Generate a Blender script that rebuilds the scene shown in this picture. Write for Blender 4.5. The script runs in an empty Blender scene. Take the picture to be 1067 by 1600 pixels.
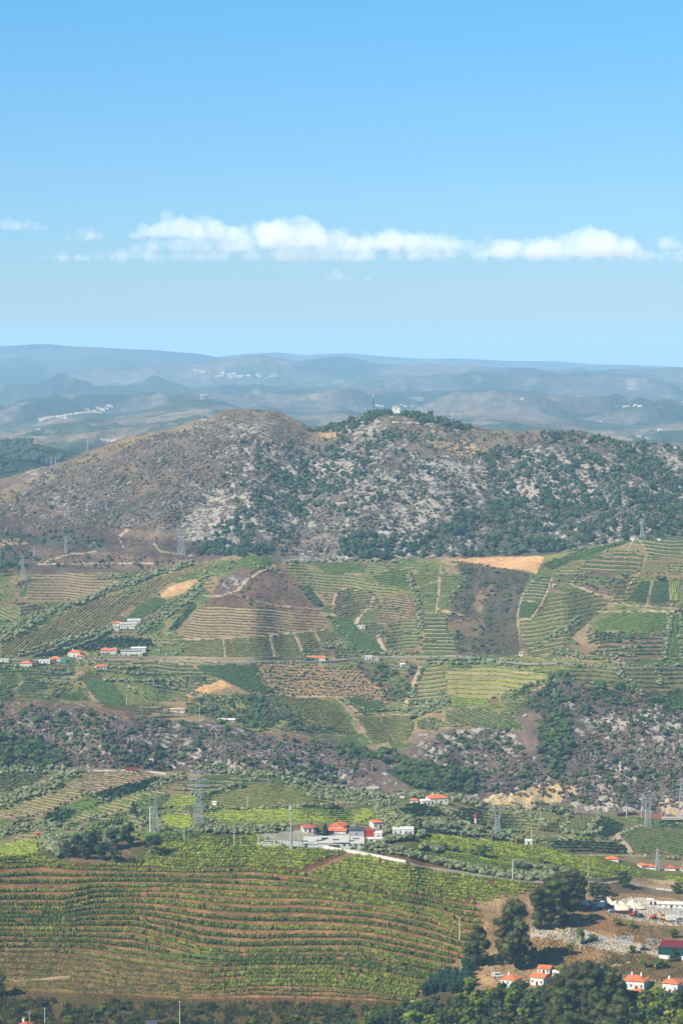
import bpy, math, random
import numpy as np
from math import radians, pi, sin, cos

# ------------------------------------------------------------------ camera, sky, sun, exposure
SC = bpy.context.scene
F = 4050.0; CX = 533.5; V0 = 548.0; CAMZ = 450.0      # focal length and horizon in photograph pixels (1067 x 1600)
PITCH = math.atan((V0 - 800.0) / F)
cam_d = bpy.data.cameras.new("camera"); cam = bpy.data.objects.new("camera", cam_d); SC.collection.objects.link(cam)
cam_d.sensor_fit = 'HORIZONTAL'; cam_d.sensor_width = 24.0; cam_d.lens = 24.0 * F / 1067.0
cam_d.clip_start = 1.0; cam_d.clip_end = 200000.0
cam.location = (0, 0, CAMZ); cam.rotation_euler = (pi / 2 + PITCH, 0, 0)
SC.camera = cam
SC.render.resolution_x = 682; SC.render.resolution_y = 1024

SUN_EL = radians(41); SUN_AZ = radians(-128)           # azimuth from +Y (view direction), negative = from the left
sun_vec = (sin(SUN_AZ) * cos(SUN_EL), cos(SUN_AZ) * cos(SUN_EL), sin(SUN_EL))
W = bpy.data.worlds.new("World"); SC.world = W; W.use_nodes = True
nt = W.node_tree; bg = nt.nodes['Background']
sky = nt.nodes.new('ShaderNodeTexSky'); sky.sky_type = 'NISHITA'; sky.sun_disc = False
sky.sun_elevation = SUN_EL; sky.sun_rotation = SUN_AZ % (2 * pi)
sky.altitude = 400; sky.air_density = 1.0; sky.dust_density = 0.2; sky.ozone_density = 2.5
hs = nt.nodes.new('ShaderNodeMix'); hs.data_type = 'RGBA'; hs.blend_type = 'MULTIPLY'; hs.inputs[0].default_value = 1.0
hs.inputs[7].default_value = (0.56, 0.84, 1.15, 1)
nt.links.new(sky.outputs[0], hs.inputs[6])
# the air near the horizon is greyer, the sky above it a clearer cyan, the same all round
wg = nt.nodes.new('ShaderNodeTexCoord'); wx_ = nt.nodes.new('ShaderNodeSeparateXYZ'); nt.links.new(wg.outputs['Generated'], wx_.inputs[0])
wr_ = nt.nodes.new('ShaderNodeValToRGB'); wr_.color_ramp.interpolation = 'EASE'; nt.links.new(wx_.outputs['Z'], wr_.inputs['Fac'])
wr_.color_ramp.elements[0].position = 0.0; wr_.color_ramp.elements[0].color = (0.94, 0.75, 0.78, 1)
wr_.color_ramp.elements[1].position = 0.17; wr_.color_ramp.elements[1].color = (0.66, 1.03, 0.97, 1)
e_ = wr_.color_ramp.elements.new(0.06); e_.color = (0.84, 0.89, 0.92, 1)
h2 = nt.nodes.new('ShaderNodeMix'); h2.data_type = 'RGBA'; h2.blend_type = 'MULTIPLY'; h2.inputs[0].default_value = 1.0
nt.links.new(hs.outputs[2], h2.inputs[6]); nt.links.new(wr_.outputs[0], h2.inputs[7]); nt.links.new(h2.outputs[2], bg.inputs[0])
bg.inputs[1].default_value = 0.056
sl = bpy.data.lights.new("sun", 'SUN'); so = bpy.data.objects.new("sun", sl); SC.collection.objects.link(so)
sl.energy = 5.0; sl.angle = radians(0.53); sl.color = (1.0, 0.93, 0.81)
from mathutils import Vector, Matrix
so.rotation_euler = Vector(sun_vec).to_track_quat('Z', 'Y').to_euler(); so.location = (-600, 300, 1400)
SC.view_settings.view_transform = 'Standard'; SC.view_settings.look = 'None'
SC.view_settings.exposure = 1.2; SC.view_settings.gamma = 1.0; SC.view_settings.use_curve_mapping = False
SC.cycles.volume_bounces = 3; SC.cycles.max_bounces = 8; SC.cycles.diffuse_bounces = 2
SC.cycles.transparent_max_bounces = 12; SC.cycles.use_denoising = True

# ------------------------------------------------------------------ helpers
rng = np.random.default_rng(11)
random.seed(5)

def tag(o, label=None, cat=None, group=None, kind=None):
    if label: o['label'] = label
    if cat: o['category'] = cat
    if group: o['group'] = group
    if kind: o['kind'] = kind
    return o

def lin(c):
    c = np.asarray(c, float) / 255.0
    return np.where(c <= 0.04045, c / 12.92, ((c + 0.055) / 1.055) ** 2.4)

def at(u, v, D):
    """photograph pixel + distance along the view axis (world +Y) -> world point"""
    u = np.asarray(u, float); v = np.asarray(v, float); D = np.asarray(D, float)
    a = (u - CX) / F; b = (800.0 - v) / F
    c, s = math.cos(PITCH), math.sin(PITCH)
    # camera forward (0,c,s), up (0,-s,c)
    dy = c - b * s; dz = s + b * c
    k = D / dy
    return a * k, D + 0 * k, CAMZ + dz * k

def project(x, y, z):
    c, s = math.cos(PITCH), math.sin(PITCH)
    zz = z - CAMZ; f = y * c + zz * s; up = -y * s + zz * c
    return CX + F * x / f, 800.0 - F * up / f

def _h(ix, iy, seed):
    n = (ix.astype(np.int64) * 374761393 + iy.astype(np.int64) * 668265263 + seed * 1442695041) & 0x7fffffff
    n = (n ^ (n >> 13)) * 1274126177 & 0x7fffffff
    n = n ^ (n >> 16)
    return (n & 0xffffff) / float(0xffffff)

def vnoise(x, y, seed=0):
    x = np.asarray(x, float); y = np.asarray(y, float)
    ix = np.floor(x); iy = np.floor(y); fx = x - ix; fy = y - iy
    fx = fx * fx * (3 - 2 * fx); fy = fy * fy * (3 - 2 * fy)
    a = _h(ix, iy, seed); b = _h(ix + 1, iy, seed); c = _h(ix, iy + 1, seed); d = _h(ix + 1, iy + 1, seed)
    return (a + (b - a) * fx) * (1 - fy) + (c + (d - c) * fx) * fy

def fbm(x, y, scale, octv=4, seed=0, ridged=False):
    t = 0; amp = 1; tot = 0; x = np.asarray(x, float) / scale; y = np.asarray(y, float) / scale
    for o in range(octv):
        n = vnoise(x, y, seed + o * 17)
        n = (1 - np.abs(2 * n - 1)) if ridged else n
        t = t + n * amp; tot += amp; amp *= 0.5; x = x * 2.03 + 11.3; y = y * 2.03 + 4.7
    return t / tot

def curve(pts):
    p = np.array(pts, float)
    def f(u):
        u = np.asarray(u, float)
        # smooth (averaged) piecewise-linear curve
        return (np.interp(u - 9, p[:, 0], p[:, 1]) + 2 * np.interp(u, p[:, 0], p[:, 1]) + np.interp(u + 9, p[:, 0], p[:, 1])) / 4
    return f

def mesh_np(name, V, faces_flat, sizes, mat, parent=None, smooth=False, attrs=None):
    me = bpy.data.meshes.new(name)
    V = np.asarray(V, np.float32); ff = np.asarray(faces_flat, np.int32); sizes = np.asarray(sizes, np.int32)
    me.vertices.add(len(V)); me.vertices.foreach_set('co', V.ravel())
    me.loops.add(len(ff)); me.loops.foreach_set('vertex_index', ff)
    me.polygons.add(len(sizes))
    st = np.concatenate([[0], np.cumsum(sizes)[:-1]]).astype(np.int32)
    me.polygons.foreach_set('loop_start', st); me.polygons.foreach_set('loop_total', sizes)
    me.polygons.foreach_set('use_smooth', np.full(len(sizes), bool(smooth)))
    if attrs:
        for k, (ty, arr) in attrs.items():
            at_ = me.attributes.new(k, ty, 'POINT')
            at_.data.foreach_set('color' if ty == 'FLOAT_COLOR' else 'value', np.asarray(arr, np.float32).ravel())
    me.update(calc_edges=True)
    if mat: me.materials.append(mat)
    o = bpy.data.objects.new(name, me); SC.collection.objects.link(o)
    if parent: o.parent = parent
    return o

def empty(name, loc=(0, 0, 0), rz=0.0):
    o = bpy.data.objects.new(name, None); o.empty_display_size = 1
    o.location = loc; o.rotation_euler = (0, 0, rz); SC.collection.objects.link(o); return o

def inst(name, me, loc, rz=0, sc=(1, 1, 1), parent=None):
    o = bpy.data.objects.new(name, me); o.location = loc; o.rotation_euler = (0, 0, rz); o.scale = sc
    SC.collection.objects.link(o)
    if parent: o.parent = parent
    return o

class MB:
    """collects simple solids"""
    def __init__(s): s.v = []; s.f = []
    def poly(s, vs, fs):
        n = len(s.v); s.v += [tuple(map(float, q)) for q in vs]; s.f += [tuple(i + n for i in f) for f in fs]; return s
    def box(s, x0, x1, y0, y1, z0, z1):
        return s.poly([(x0, y0, z0), (x1, y0, z0), (x1, y1, z0), (x0, y1, z0), (x0, y0, z1), (x1, y0, z1), (x1, y1, z1), (x0, y1, z1)],
                      [(0, 3, 2, 1), (4, 5, 6, 7), (0, 1, 5, 4), (1, 2, 6, 5), (2, 3, 7, 6), (3, 0, 4, 7)])
    def bar(s, a, b, r, r2=None, n=4):
        a = Vector(a); b = Vector(b); d = (b - a); r2 = r if r2 is None else r2
        if d.length < 1e-6: return s
        q = d.to_track_quat('Z', 'Y'); vs = []
        for p, rr in ((a, r), (b, r2)):
            for i in range(n):
                t = 2 * pi * i / n + pi / 4
                vs.append(p + q @ Vector((cos(t) * rr, sin(t) * rr, 0)))
        fs = [(i, (i + 1) % n, n + (i + 1) % n, n + i) for i in range(n)] + [tuple(range(n))[::-1], tuple(range(n, 2 * n))]
        return s.poly(vs, fs)
    def build(s, name, mat, parent=None, smooth=False):
        ff = [i for f in s.f for i in f]
        return mesh_np(name, np.array(s.v), ff, [len(f) for f in s.f], mat, parent, smooth)

# ------------------------------------------------------------------ materials
MATS = {}; MK = 0.54
def mat(name, col, rough=0.85, var=0.0, scale=1.0, bump=0.0, spec=0.2, col2=None, metallic=0.0, objrand=0.0):
    """procedural: colour mottled by noise (var), optional second colour, bump, optional per-object variation"""
    if name in MATS: return MATS[name]
    m = bpy.data.materials.new(name); m.use_nodes = True; n = m.node_tree; b = n.nodes['Principled BSDF']
    c = lin(col) * MK; b.inputs['Roughness'].default_value = rough; b.inputs['Specular IOR Level'].default_value = spec
    b.inputs['Metallic'].default_value = metallic
    c2 = lin(col2) * MK if col2 is not None else c * (1 - var)
    tc = n.nodes.new('ShaderNodeNewGeometry'); no = n.nodes.new('ShaderNodeTexNoise')
    no.inputs['Scale'].default_value = scale; no.inputs['Detail'].default_value = 4
    n.links.new(tc.outputs['Position'], no.inputs['Vector'])
    cr = n.nodes.new('ShaderNodeValToRGB'); cr.color_ramp.elements[0].position = 0.35; cr.color_ramp.elements[1].position = 0.65
    a1 = c * (1 + var * 0.6) if col2 is None else c
    cr.color_ramp.elements[0].color = (*np.clip(c2, 0, 1), 1); cr.color_ramp.elements[1].color = (*np.clip(a1, 0, 1), 1)
    n.links.new(no.outputs['Fac'], cr.inputs['Fac'])
    out = cr.outputs['Color']
    if objrand:
        oi = n.nodes.new('ShaderNodeObjectInfo'); hv = n.nodes.new('ShaderNodeHueSaturation')
        mr = n.nodes.new('ShaderNodeMapRange'); mr.inputs[3].default_value = 1 - objrand; mr.inputs[4].default_value = 1 + objrand
        n.links.new(oi.outputs['Random'], mr.inputs[0]); n.links.new(mr.outputs[0], hv.inputs['Value'])
        mr2 = n.nodes.new('ShaderNodeMapRange'); mr2.inputs[3].default_value = 0.5 - objrand * .06; mr2.inputs[4].default_value = 0.5 + objrand * .06
        m3 = n.nodes.new('ShaderNodeMath'); m3.operation = 'FRACT'; m4 = n.nodes.new('ShaderNodeMath'); m4.operation = 'MULTIPLY'; m4.inputs[1].default_value = 7.3
        n.links.new(oi.outputs['Random'], m4.inputs[0]); n.links.new(m4.outputs[0], m3.inputs[0]); n.links.new(m3.outputs[0], mr2.inputs[0]); n.links.new(mr2.outputs[0], hv.inputs['Hue'])
        n.links.new(out, hv.inputs['Color']); out = hv.outputs['Color']
    n.links.new(out, b.inputs['Base Color'])
    if bump:
        bp = n.nodes.new('ShaderNodeBump'); bp.inputs['Strength'].default_value = bump; bp.inputs['Distance'].default_value = 0.5
        n.links.new(no.outputs['Fac'], bp.inputs['Height']); n.links.new(bp.outputs['Normal'], b.inputs['Normal'])
    MATS[name] = m; return m

def leafmat(name, col, col2, scale=0.5, objrand=0.0):
    m = mat(name, col, rough=0.75, scale=scale, col2=col2, spec=0.12, objrand=objrand)
    return m

def terrain_mat(name, fine=0.6, contrast=0.5, bumpd=0.6, rockcol=(168, 160, 150), rs=0.35):
    """base colour from the land-cover attribute, mottled by two noises; 'rocky' attribute brings out bare rock"""
    m = bpy.data.materials.new(name); m.use_nodes = True; n = m.node_tree; L = n.links; b = n.nodes['Principled BSDF']
    b.inputs['Roughness'].default_value = 0.95; b.inputs['Specular IOR Level'].default_value = 0.08
    at_ = n.nodes.new('ShaderNodeAttribute'); at_.attribute_name = 'cover'
    rk = n.nodes.new('ShaderNodeAttribute'); rk.attribute_name = 'rocky'
    g = n.nodes.new('ShaderNodeNewGeometry')
    n1 = n.nodes.new('ShaderNodeTexNoise'); n1.inputs['Scale'].default_value = fine; n1.inputs['Detail'].default_value = 5; n1.inputs['Roughness'].default_value = 0.7
    n2 = n.nodes.new('ShaderNodeTexNoise'); n2.inputs['Scale'].default_value = fine / 12; n2.inputs['Detail'].default_value = 4
    L.new(g.outputs['Position'], n1.inputs['Vector']); L.new(g.outputs['Position'], n2.inputs['Vector'])
    def mr(src, a, bb, c0, c1):
        q = n.nodes.new('ShaderNodeMapRange'); q.inputs[1].default_value = a; q.inputs[2].default_value = bb
        q.inputs[3].default_value = c0; q.inputs[4].default_value = c1; L.new(src, q.inputs[0]); return q.outputs[0]
    f1 = mr(n1.outputs['Fac'], .3, .7, 1 - contrast, 1 + contrast); f2 = mr(n2.outputs['Fac'], .35, .65, 1 - contrast * .45, 1 + contrast * .45)
    mu = n.nodes.new('ShaderNodeMath'); mu.operation = 'MULTIPLY'; L.new(f1, mu.inputs[0]); L.new(f2, mu.inputs[1])
    vm = n.nodes.new('ShaderNodeVectorMath'); vm.operation = 'SCALE'; L.new(at_.outputs['Color'], vm.inputs[0]); L.new(mu.outputs[0], vm.inputs['Scale'])
    vo = n.nodes.new('ShaderNodeTexNoise'); vo.inputs['Scale'].default_value = rs; vo.inputs['Detail'].default_value = 7; vo.inputs['Roughness'].default_value = 0.75
    L.new(g.outputs['Position'], vo.inputs['Vector'])
    ad = n.nodes.new('ShaderNodeMath'); ad.operation = 'MULTIPLY_ADD'; L.new(rk.outputs['Fac'], ad.inputs[0]); ad.inputs[1].default_value = 0.30; L.new(vo.outputs['Fac'], ad.inputs[2])
    rm = mr(ad.outputs[0], .66, .74, 0, 1)
    r2 = n.nodes.new('ShaderNodeMath'); r2.operation = 'MULTIPLY'; L.new(rm, r2.inputs[0])
    r3 = mr(rk.outputs['Fac'], 0.02, 0.25, 0, 1); L.new(r3, r2.inputs[1])
    mx = n.nodes.new('ShaderNodeMix'); mx.data_type = 'RGBA'; L.new(r2.outputs[0], mx.inputs[0]); L.new(vm.outputs[0], mx.inputs[6])
    rc = n.nodes.new('ShaderNodeVectorMath'); rc.operation = 'SCALE'; rc.inputs[0].default_value = tuple(lin(rockcol)); L.new(f1, rc.inputs['Scale'])
    L.new(rc.outputs[0], mx.inputs[7]); L.new(mx.outputs[2], b.inputs['Base Color'])
    bp = n.nodes.new('ShaderNodeBump'); bp.inputs['Strength'].default_value = 0.7; bp.inputs['Distance'].default_value = bumpd
    ah = n.nodes.new('ShaderNodeMath'); ah.operation = 'ADD'; L.new(n1.outputs['Fac'], ah.inputs[0]); L.new(r2.outputs[0], ah.inputs[1])
    L.new(ah.outputs[0], bp.inputs['Height']); L.new(bp.outputs['Normal'], b.inputs['Normal'])
    return m
# ------------------------------------------------------------------ land cover map (what grows or lies where)
U0, U1, VT, VB = -160, 1240, 500, 1780                 # extent of the mapped land
COV = np.zeros((VB - VT, U1 - U0, 3)); ROCK = np.zeros((VB - VT, U1 - U0)); REL = np.ones((VB - VT, U1 - U0))
GV, GU = np.mgrid[VT:VB, U0:U1].astype(float)
WU = GU + (fbm(GU, GV, 14, 3, 91) - .5) * 5; WV = GV + (fbm(GU, GV, 10, 3, 92) - .5) * 3

def inpoly(poly, gu, gv):
    r = np.zeros(gu.shape, bool); p = np.asarray(poly, float); n = len(p)
    for i in range(n):
        x1, y1 = p[i]; x2, y2 = p[(i + 1) % n]
        if y1 == y2: continue
        c = ((y1 > gv) != (y2 > gv)) & (gu < (x2 - x1) * (gv - y1) / (y2 - y1) + x1)
        r ^= c
    return r

def win(poly, pad=4):
    p = np.asarray(poly, float)
    a = int(max(0, p[:, 1].min() - pad - VT)); b = int(min(VB - VT, p[:, 1].max() + pad - VT))
    c = int(max(0, p[:, 0].min() - pad - U0)); d = int(min(U1 - U0, p[:, 0].max() + pad - U0))
    return slice(a, b), slice(c, d)

def paint(poly, col, k=1.0, rock=None, rel=None):
    s = win(poly); m = inpoly(poly, WU[s], WV[s])
    c = lin(col) * ALB
    COV[s][m] = COV[s][m] * (1 - k) + c * k
    if rock is not None: ROCK[s][m] = rock
    if rel is not None: REL[s][m] = rel

def paint_line(pts, w, col, k=0.9):
    p = np.asarray(pts, float); s = win(p, w + 4); gu, gv = WU[s] * .5 + GU[s] * .5, WV[s] * .5 + GV[s] * .5
    d = np.full(gu.shape, 1e9)
    for (x1, y1), (x2, y2) in zip(p[:-1], p[1:]):
        L2 = (x2 - x1) ** 2 + (y2 - y1) ** 2 + 1e-9
        t = np.clip(((gu - x1) * (x2 - x1) + (gv - y1) * (y2 - y1)) / L2, 0, 1)
        d = np.minimum(d, np.hypot(gu - x1 - t * (x2 - x1), gv - y1 - t * (y2 - y1)))
    m = np.clip(w / 2 + .5 - d, 0, 1)[..., None] * k
    COV[s] = COV[s] * (1 - m) + lin(col) * ALB * m

ALB = 0.43; HAZE = 5.4e-5
Cf = curve([(-300, 1352), (0, 1346), (60, 1340), (110, 1327), (200, 1318), (260, 1310), (330, 1304), (400, 1298), (470, 1290), (640, 1290), (665, 1302), (700, 1305),
            (760, 1312), (860, 1325), (900, 1333), (940, 1342), (976, 1352), (1019, 1363), (1067, 1366), (1400, 1380)])
Pt = curve([(-300, 1203), (0, 1204), (100, 1208), (170, 1202), (220, 1203), (300, 1208), (400, 1211), (480, 1222), (540, 1238), (600, 1243), (700, 1240), (760, 1257),
            (800, 1261), (860, 1263), (930, 1272), (1000, 1277), (1067, 1283), (1400, 1290)])
Gt = curve([(-300, 1080), (0, 1090), (60, 1095), (130, 1104), (200, 1114), (280, 1128), (330, 1130), (400, 1142), (470, 1152), (540, 1166), (620, 1176), (655, 1168),
            (700, 1142), (740, 1142), (790, 1128), (830, 1092), (880, 1066), (940, 1080), (1000, 1092), (1067, 1112), (1400, 1120)])
Bm = curve([(-300, 880), (0, 885), (60, 892), (150, 893), (250, 890), (300, 880), (345, 872), (400, 866), (440, 880), (500, 881), (560, 878), (640, 873), (720, 871), (860, 868),
            (900, 861), (960, 846), (1067, 838), (1400, 830)])
Rm = curve([(-300, 800), (0, 750), (40, 740), (60, 733), (90, 722), (120, 712), (150, 700), (180, 690), (210, 681), (240, 673), (270, 668), (300, 659), (340, 647), (370, 641),
            (400, 639), (430, 643), (450, 652), (466, 660), (480, 668), (520, 666), (560, 652), (590, 644), (620, 642), (660, 648), (700, 657), (740, 666),
            (780, 673), (810, 676), (840, 673), (900, 675), (950, 684), (1000, 691), (1067, 700), (1400, 740)])
def C(x): return lambda u: np.full(np.shape(u), float(x))
Dc = lambda u: 1478 - 95 * np.clip((620 - np.asarray(u, float)) / 620, 0, 1.6) ** 2 - 20 * np.clip((np.asarray(u, float) - 700) / 400, 0, 2) ** 2
def bump(u, c, w): return np.exp(-((np.asarray(u, float) - c) / w) ** 2)
SECT = {
 'fore': [(C(1790), C(1085)), (C(1600), C(1200)), (lambda u: 1600 - (1600 - Cf(u)) * .55, lambda u: 1200 + (Dc(u) - 1200) * .42), (Cf, Dc),
          (lambda u: Cf(u) + 8, lambda u: Dc(u) + 70), (lambda u: Cf(u) + 90, lambda u: Dc(u) + 230)],
 'plat': [(lambda u: Cf(u) + 60, lambda u: Dc(u) + 40), (lambda u: Cf(u) - 4, lambda u: Dc(u) + 60 + 110 * np.clip((u - 640) / 150, 0, 1)),
          (Pt, lambda u: 1870 + 0 * u), (lambda u: Pt(u) + 25, lambda u: 1935 + 0 * u), (lambda u: Pt(u) + 90, C(2000))],
 'mid': [(lambda u: Pt(u) + 70, lambda u: 1975 + 22 * bump(u, 862, 60)), (lambda u: (Pt(u) + Gt(u)) / 2, lambda u: 2030 + 26 * bump(u, 862, 90) - 8 * bump(u, 760, 60) + 9 * np.sin(u / 37.)),
         (Gt, lambda u: 2105 + 20 * bump(u, 862, 100)), (lambda u: Gt(u) * .5 + Bm(u) * .5, lambda u: 2340 - 12 * bump(u, 400, 90) + 8 * np.sin(u / 90.)),
         (Bm, lambda u: 2640 - 18 * bump(u, 400, 90) + 0 * u),
         (lambda u: Bm(u) * .55 + Rm(u) * .45, lambda u: 2800 + 22 * np.sin(u / 60. + 1) + 14 * np.sin(u / 23.)),
         (lambda u: Bm(u) * .2 + Rm(u) * .8, lambda u: 2960 + 25 * np.sin(u / 75.)),
         (Rm, lambda u: 3130 + 60 * np.sin(u / 160.)), (lambda u: Rm(u) + 10, C(3400)), (lambda u: Rm(u) + 150, C(4100))],
}
MONO = {'fore': 3, 'plat': 2, 'mid': 7}                  # last visible waypoint of each sheet

def relief(x, y, r):
    n = (fbm(x, y, 34, 5, 3, True) - .55) * 9.0 + (fbm(x, y, 9, 3, 8) - .5) * 3.0
    return n * r

def sheet(key, u, s):
    W_ = SECT[key]; i = np.clip(np.floor(s).astype(int), 0, len(W_) - 2); f = s - i
    vv = np.stack([w[0](u) for w in W_]); dd = np.stack([w[1](u) for w in W_])
    j = np.arange(len(u)) if vv.ndim == 2 else None
    v = vv[i, j] * (1 - f) + vv[i + 1, j] * f; d = dd[i, j] * (1 - f) + dd[i + 1, j] * f
    return v, d

def samp(arr, u, v):
    u = np.where(u > U1 - 6, 2 * (U1 - 6) - u, u); u = np.where(u < U0 + 6, 2 * (U0 + 6) - u, u)
    return arr[np.clip(np.round(v).astype(int) - VT, 0, VB - VT - 1), np.clip(np.round(u).astype(int) - U0, 0, U1 - U0 - 1)]

# rows of the big terraced vineyard: guide curves, then a continuous row number T(u,v)
GUIDES = [
 [(-200, 1366), (0, 1353), (67, 1350), (150, 1358), (300, 1361), (400, 1359), (476, 1367), (596, 1388), (734, 1408), (900, 1416)],
 [(-200, 1420), (0, 1413), (100, 1414), (150, 1400), (262, 1398), (397, 1409), (484, 1409), (596, 1420), (671, 1437), (724, 1458), (900, 1480)],
 [(-200, 1452), (0, 1452), (112, 1452), (210, 1452), (262, 1466), (319, 1483), (375, 1487), (559, 1484), (634, 1498), (694, 1511), (900, 1530)],
 [(-200, 1502), (0, 1502), (90, 1503), (150, 1508), (187, 1521), (322, 1536), (400, 1526), (521, 1526), (596, 1540), (641, 1550), (900, 1580)],
 [(-200, 1548), (0, 1548), (150, 1553), (300, 1563), (400, 1559), (560, 1563), (650, 1568), (900, 1600)]]
GIDX = [0, 5, 11, 17, 22]
GC = [curve(g) for g in GUIDES]
def Trow(u, v):
    g = np.stack([c(u) for c in GC]); T = np.full(np.shape(u), -1.0)
    for k in range(4):
        a, b = g[k], g[k + 1]; m = (v >= a) & (v < b)
        T = np.where(m, GIDX[k] + (v - a) / (b - a) * (GIDX[k + 1] - GIDX[k]), T)
    return T
def row_v(u, T):
    k = max(i for i in range(4) if GIDX[i] <= T or i == 0); g0, g1 = GC[k](u), GC[k + 1](u)
    return g0 + (g1 - g0) * (T - GIDX[k]) / (GIDX[k + 1] - GIDX[k])
TPOLY = [(-200, 1340), (0, 1345), (67, 1347), (476, 1362), (596, 1384), (734, 1402), (760, 1440), (740, 1485), (700, 1510), (655, 1553), (640, 1568), (300, 1566), (-200, 1552)]

def surf(u, v, key=None):
    """ground point seen at photograph pixel (u, v)"""
    u = np.atleast_1d(np.asarray(u, float)); v = np.atleast_1d(np.asarray(v, float)); u, v = np.broadcast_arrays(u, v); u = u.copy(); v = v.copy()
    X = np.zeros(len(u)); Y = np.zeros(len(u)); Z = np.zeros(len(u))
    if key is None:
        k = np.where(v >= Cf(u), 0, np.where(v >= Pt(u), 1, 2))
    else:
        k = np.full(len(u), ['fore', 'plat', 'mid'].index(key))
    for q, name in enumerate(['fore', 'plat', 'mid']):
        m = k == q
        if not m.any(): continue
        uu, vv = u[m], v[m]; W_ = SECT[name][:MONO[name] + 1]
        vs = np.stack([w[0](uu) for w in W_]); ds = np.stack([w[1](uu) for w in W_])
        vc = np.clip(vv, vs[-1], vs[0]); d = np.zeros(len(uu))
        for i in range(len(W_) - 1):
            mm = (vc <= vs[i]) & (vc >= vs[i + 1]); f = (vs[i] - vc) / (vs[i] - vs[i + 1] + 1e-9)
            d = np.where(mm, ds[i] + (ds[i + 1] - ds[i]) * f, d)
        X[m], Y[m], Z[m] = at(uu, vc, d)
    Z = Z + dz(X, Y, u, v)
    return X, Y, Z

def dz(X, Y, u, v):
    r = samp(REL, u, v); z = relief(X, Y, r)
    T = Trow(u, v); inside = inpoly(TPOLY, u, v) & (T > 0)
    f = T - np.floor(T)
    st = np.where(f < .62, f, .62 * (1 - f) / .38) * 1.2 - .36
    return z + np.where(inside, st, 0)

def build_sheet(key, name, mt, s0, s1, du, dv, kind='structure'):
    us = np.concatenate([np.arange(-900, U0 + 4, 7), np.arange(U0 + 4, U1 - 4, du), np.arange(U1 - 4, 1980, 7)])
    rows = []
    for i in range(s0, s1):
        vm = np.max(np.abs(SECT[key][i][0](us) - SECT[key][i + 1][0](us))); n = max(3, int(vm / dv))
        rows += list(i + np.arange(n) / n)
    rows.append(s1 - 1e-6); rows = np.array(rows)
    uu = np.tile(us, len(rows)); ss = np.repeat(rows, len(us))
    V_, D_ = [], []
    v, d = sheet(key, uu, ss)
    x, y, z = at(uu, v, d)
    hid = ss > MONO[key]
    vq = np.where(hid, SECT[key][MONO[key]][0](uu), v)
    if key == 'plat': vq = np.minimum(vq, Cf(uu) - 1)
    if key == 'mid': vq = np.minimum(vq, Pt(uu) - 1)
    z = z + dz(x, y, uu, vq)
    cov = samp(COV, uu, vq); rk = samp(ROCK, uu, vq)
    nr, nc = len(rows), len(us)
    idx = np.arange(nr * nc).reshape(nr, nc)
    q = np.stack([idx[:-1, :-1], idx[:-1, 1:], idx[1:, 1:], idx[1:, :-1]], -1).reshape(-1, 4)
    rgba = np.concatenate([cov, np.ones((len(cov), 1))], 1)
    o = mesh_np(name, np.stack([x, y, z], 1), q.ravel(), np.full(len(q), 4), mt, None, True, {'cover': ('FLOAT_COLOR', rgba), 'rocky': ('FLOAT', rk)})
    o['kind'] = kind
    return o
# ---- broad cover
def band(top, bot, col, rock=0, rel=1.0):
    m = (GV >= top(GU[0])[None, :] if callable(top) else GV >= top) & (GV < (bot(GU[0])[None, :] if callable(bot) else bot))
    COV[m] = lin(col) * ALB; ROCK[m] = rock; REL[m] = rel
band(VT, VB, (110, 100, 75))
band(Rm, Bm, (112, 100, 86), .62, 1.0)            # mountain heath and rock
band(Bm, Gt, (104, 112, 74), .0, .12)             # middle fields
band(Gt, Pt, (122, 102, 90), .55, .8)               # gorge slope
band(Pt, Cf, (105, 112, 66), .0, .06)             # near plateau
band(Cf, VB, (120, 84, 56), .0, .05)              # near hill soil
# patchwork of small parcels under the named fields
pg = np.random.default_rng(5); NP_ = 900; px = pg.uniform(U0, U1, NP_); py = np.where(pg.random(NP_) < .68, pg.uniform(850, 1180, NP_), pg.uniform(1195, 1380, NP_))
PALC = [(104, 116, 62), (122, 122, 72), (90, 106, 56), (142, 128, 90), (152, 132, 100), (116, 104, 78), (130, 132, 70), (98, 98, 64), (160, 142, 106), (94, 112, 56)]
pc = np.array([lin(PALC[i]) * ALB for i in pg.integers(0, len(PALC), NP_)])
for r0 in range(0, COV.shape[0], 40):
    sl_ = slice(r0, min(r0 + 40, COV.shape[0])); sub = GV[sl_]
    if sub.max() < 835 or sub.min() > 1400: continue
    wu_, wv_ = WU[sl_], WV[sl_]; cand = np.where(np.abs(py - sub.mean()) < 75)[0]
    if not len(cand): continue
    d = (wu_[..., None] - px[cand]) ** 2 + ((wv_[..., None] - py[cand]) * 2.3) ** 2; i = d.argmin(-1)
    m_ = ((sub >= Bm(GU[0])[None]) & (sub < Gt(GU[0])[None])) | ((sub >= Pt(GU[0])[None]) & (sub < Cf(GU[0])[None]))
    COV[sl_][m_] = pc[cand[i]][m_]
    # bare lines between parcels
    ds = np.sqrt(np.sort(d, -1)[..., :2]); e = (ds[..., 1] - ds[..., 0] < 1.6) & m_
    COV[sl_][e] = lin((152, 138, 108)) * ALB
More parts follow.
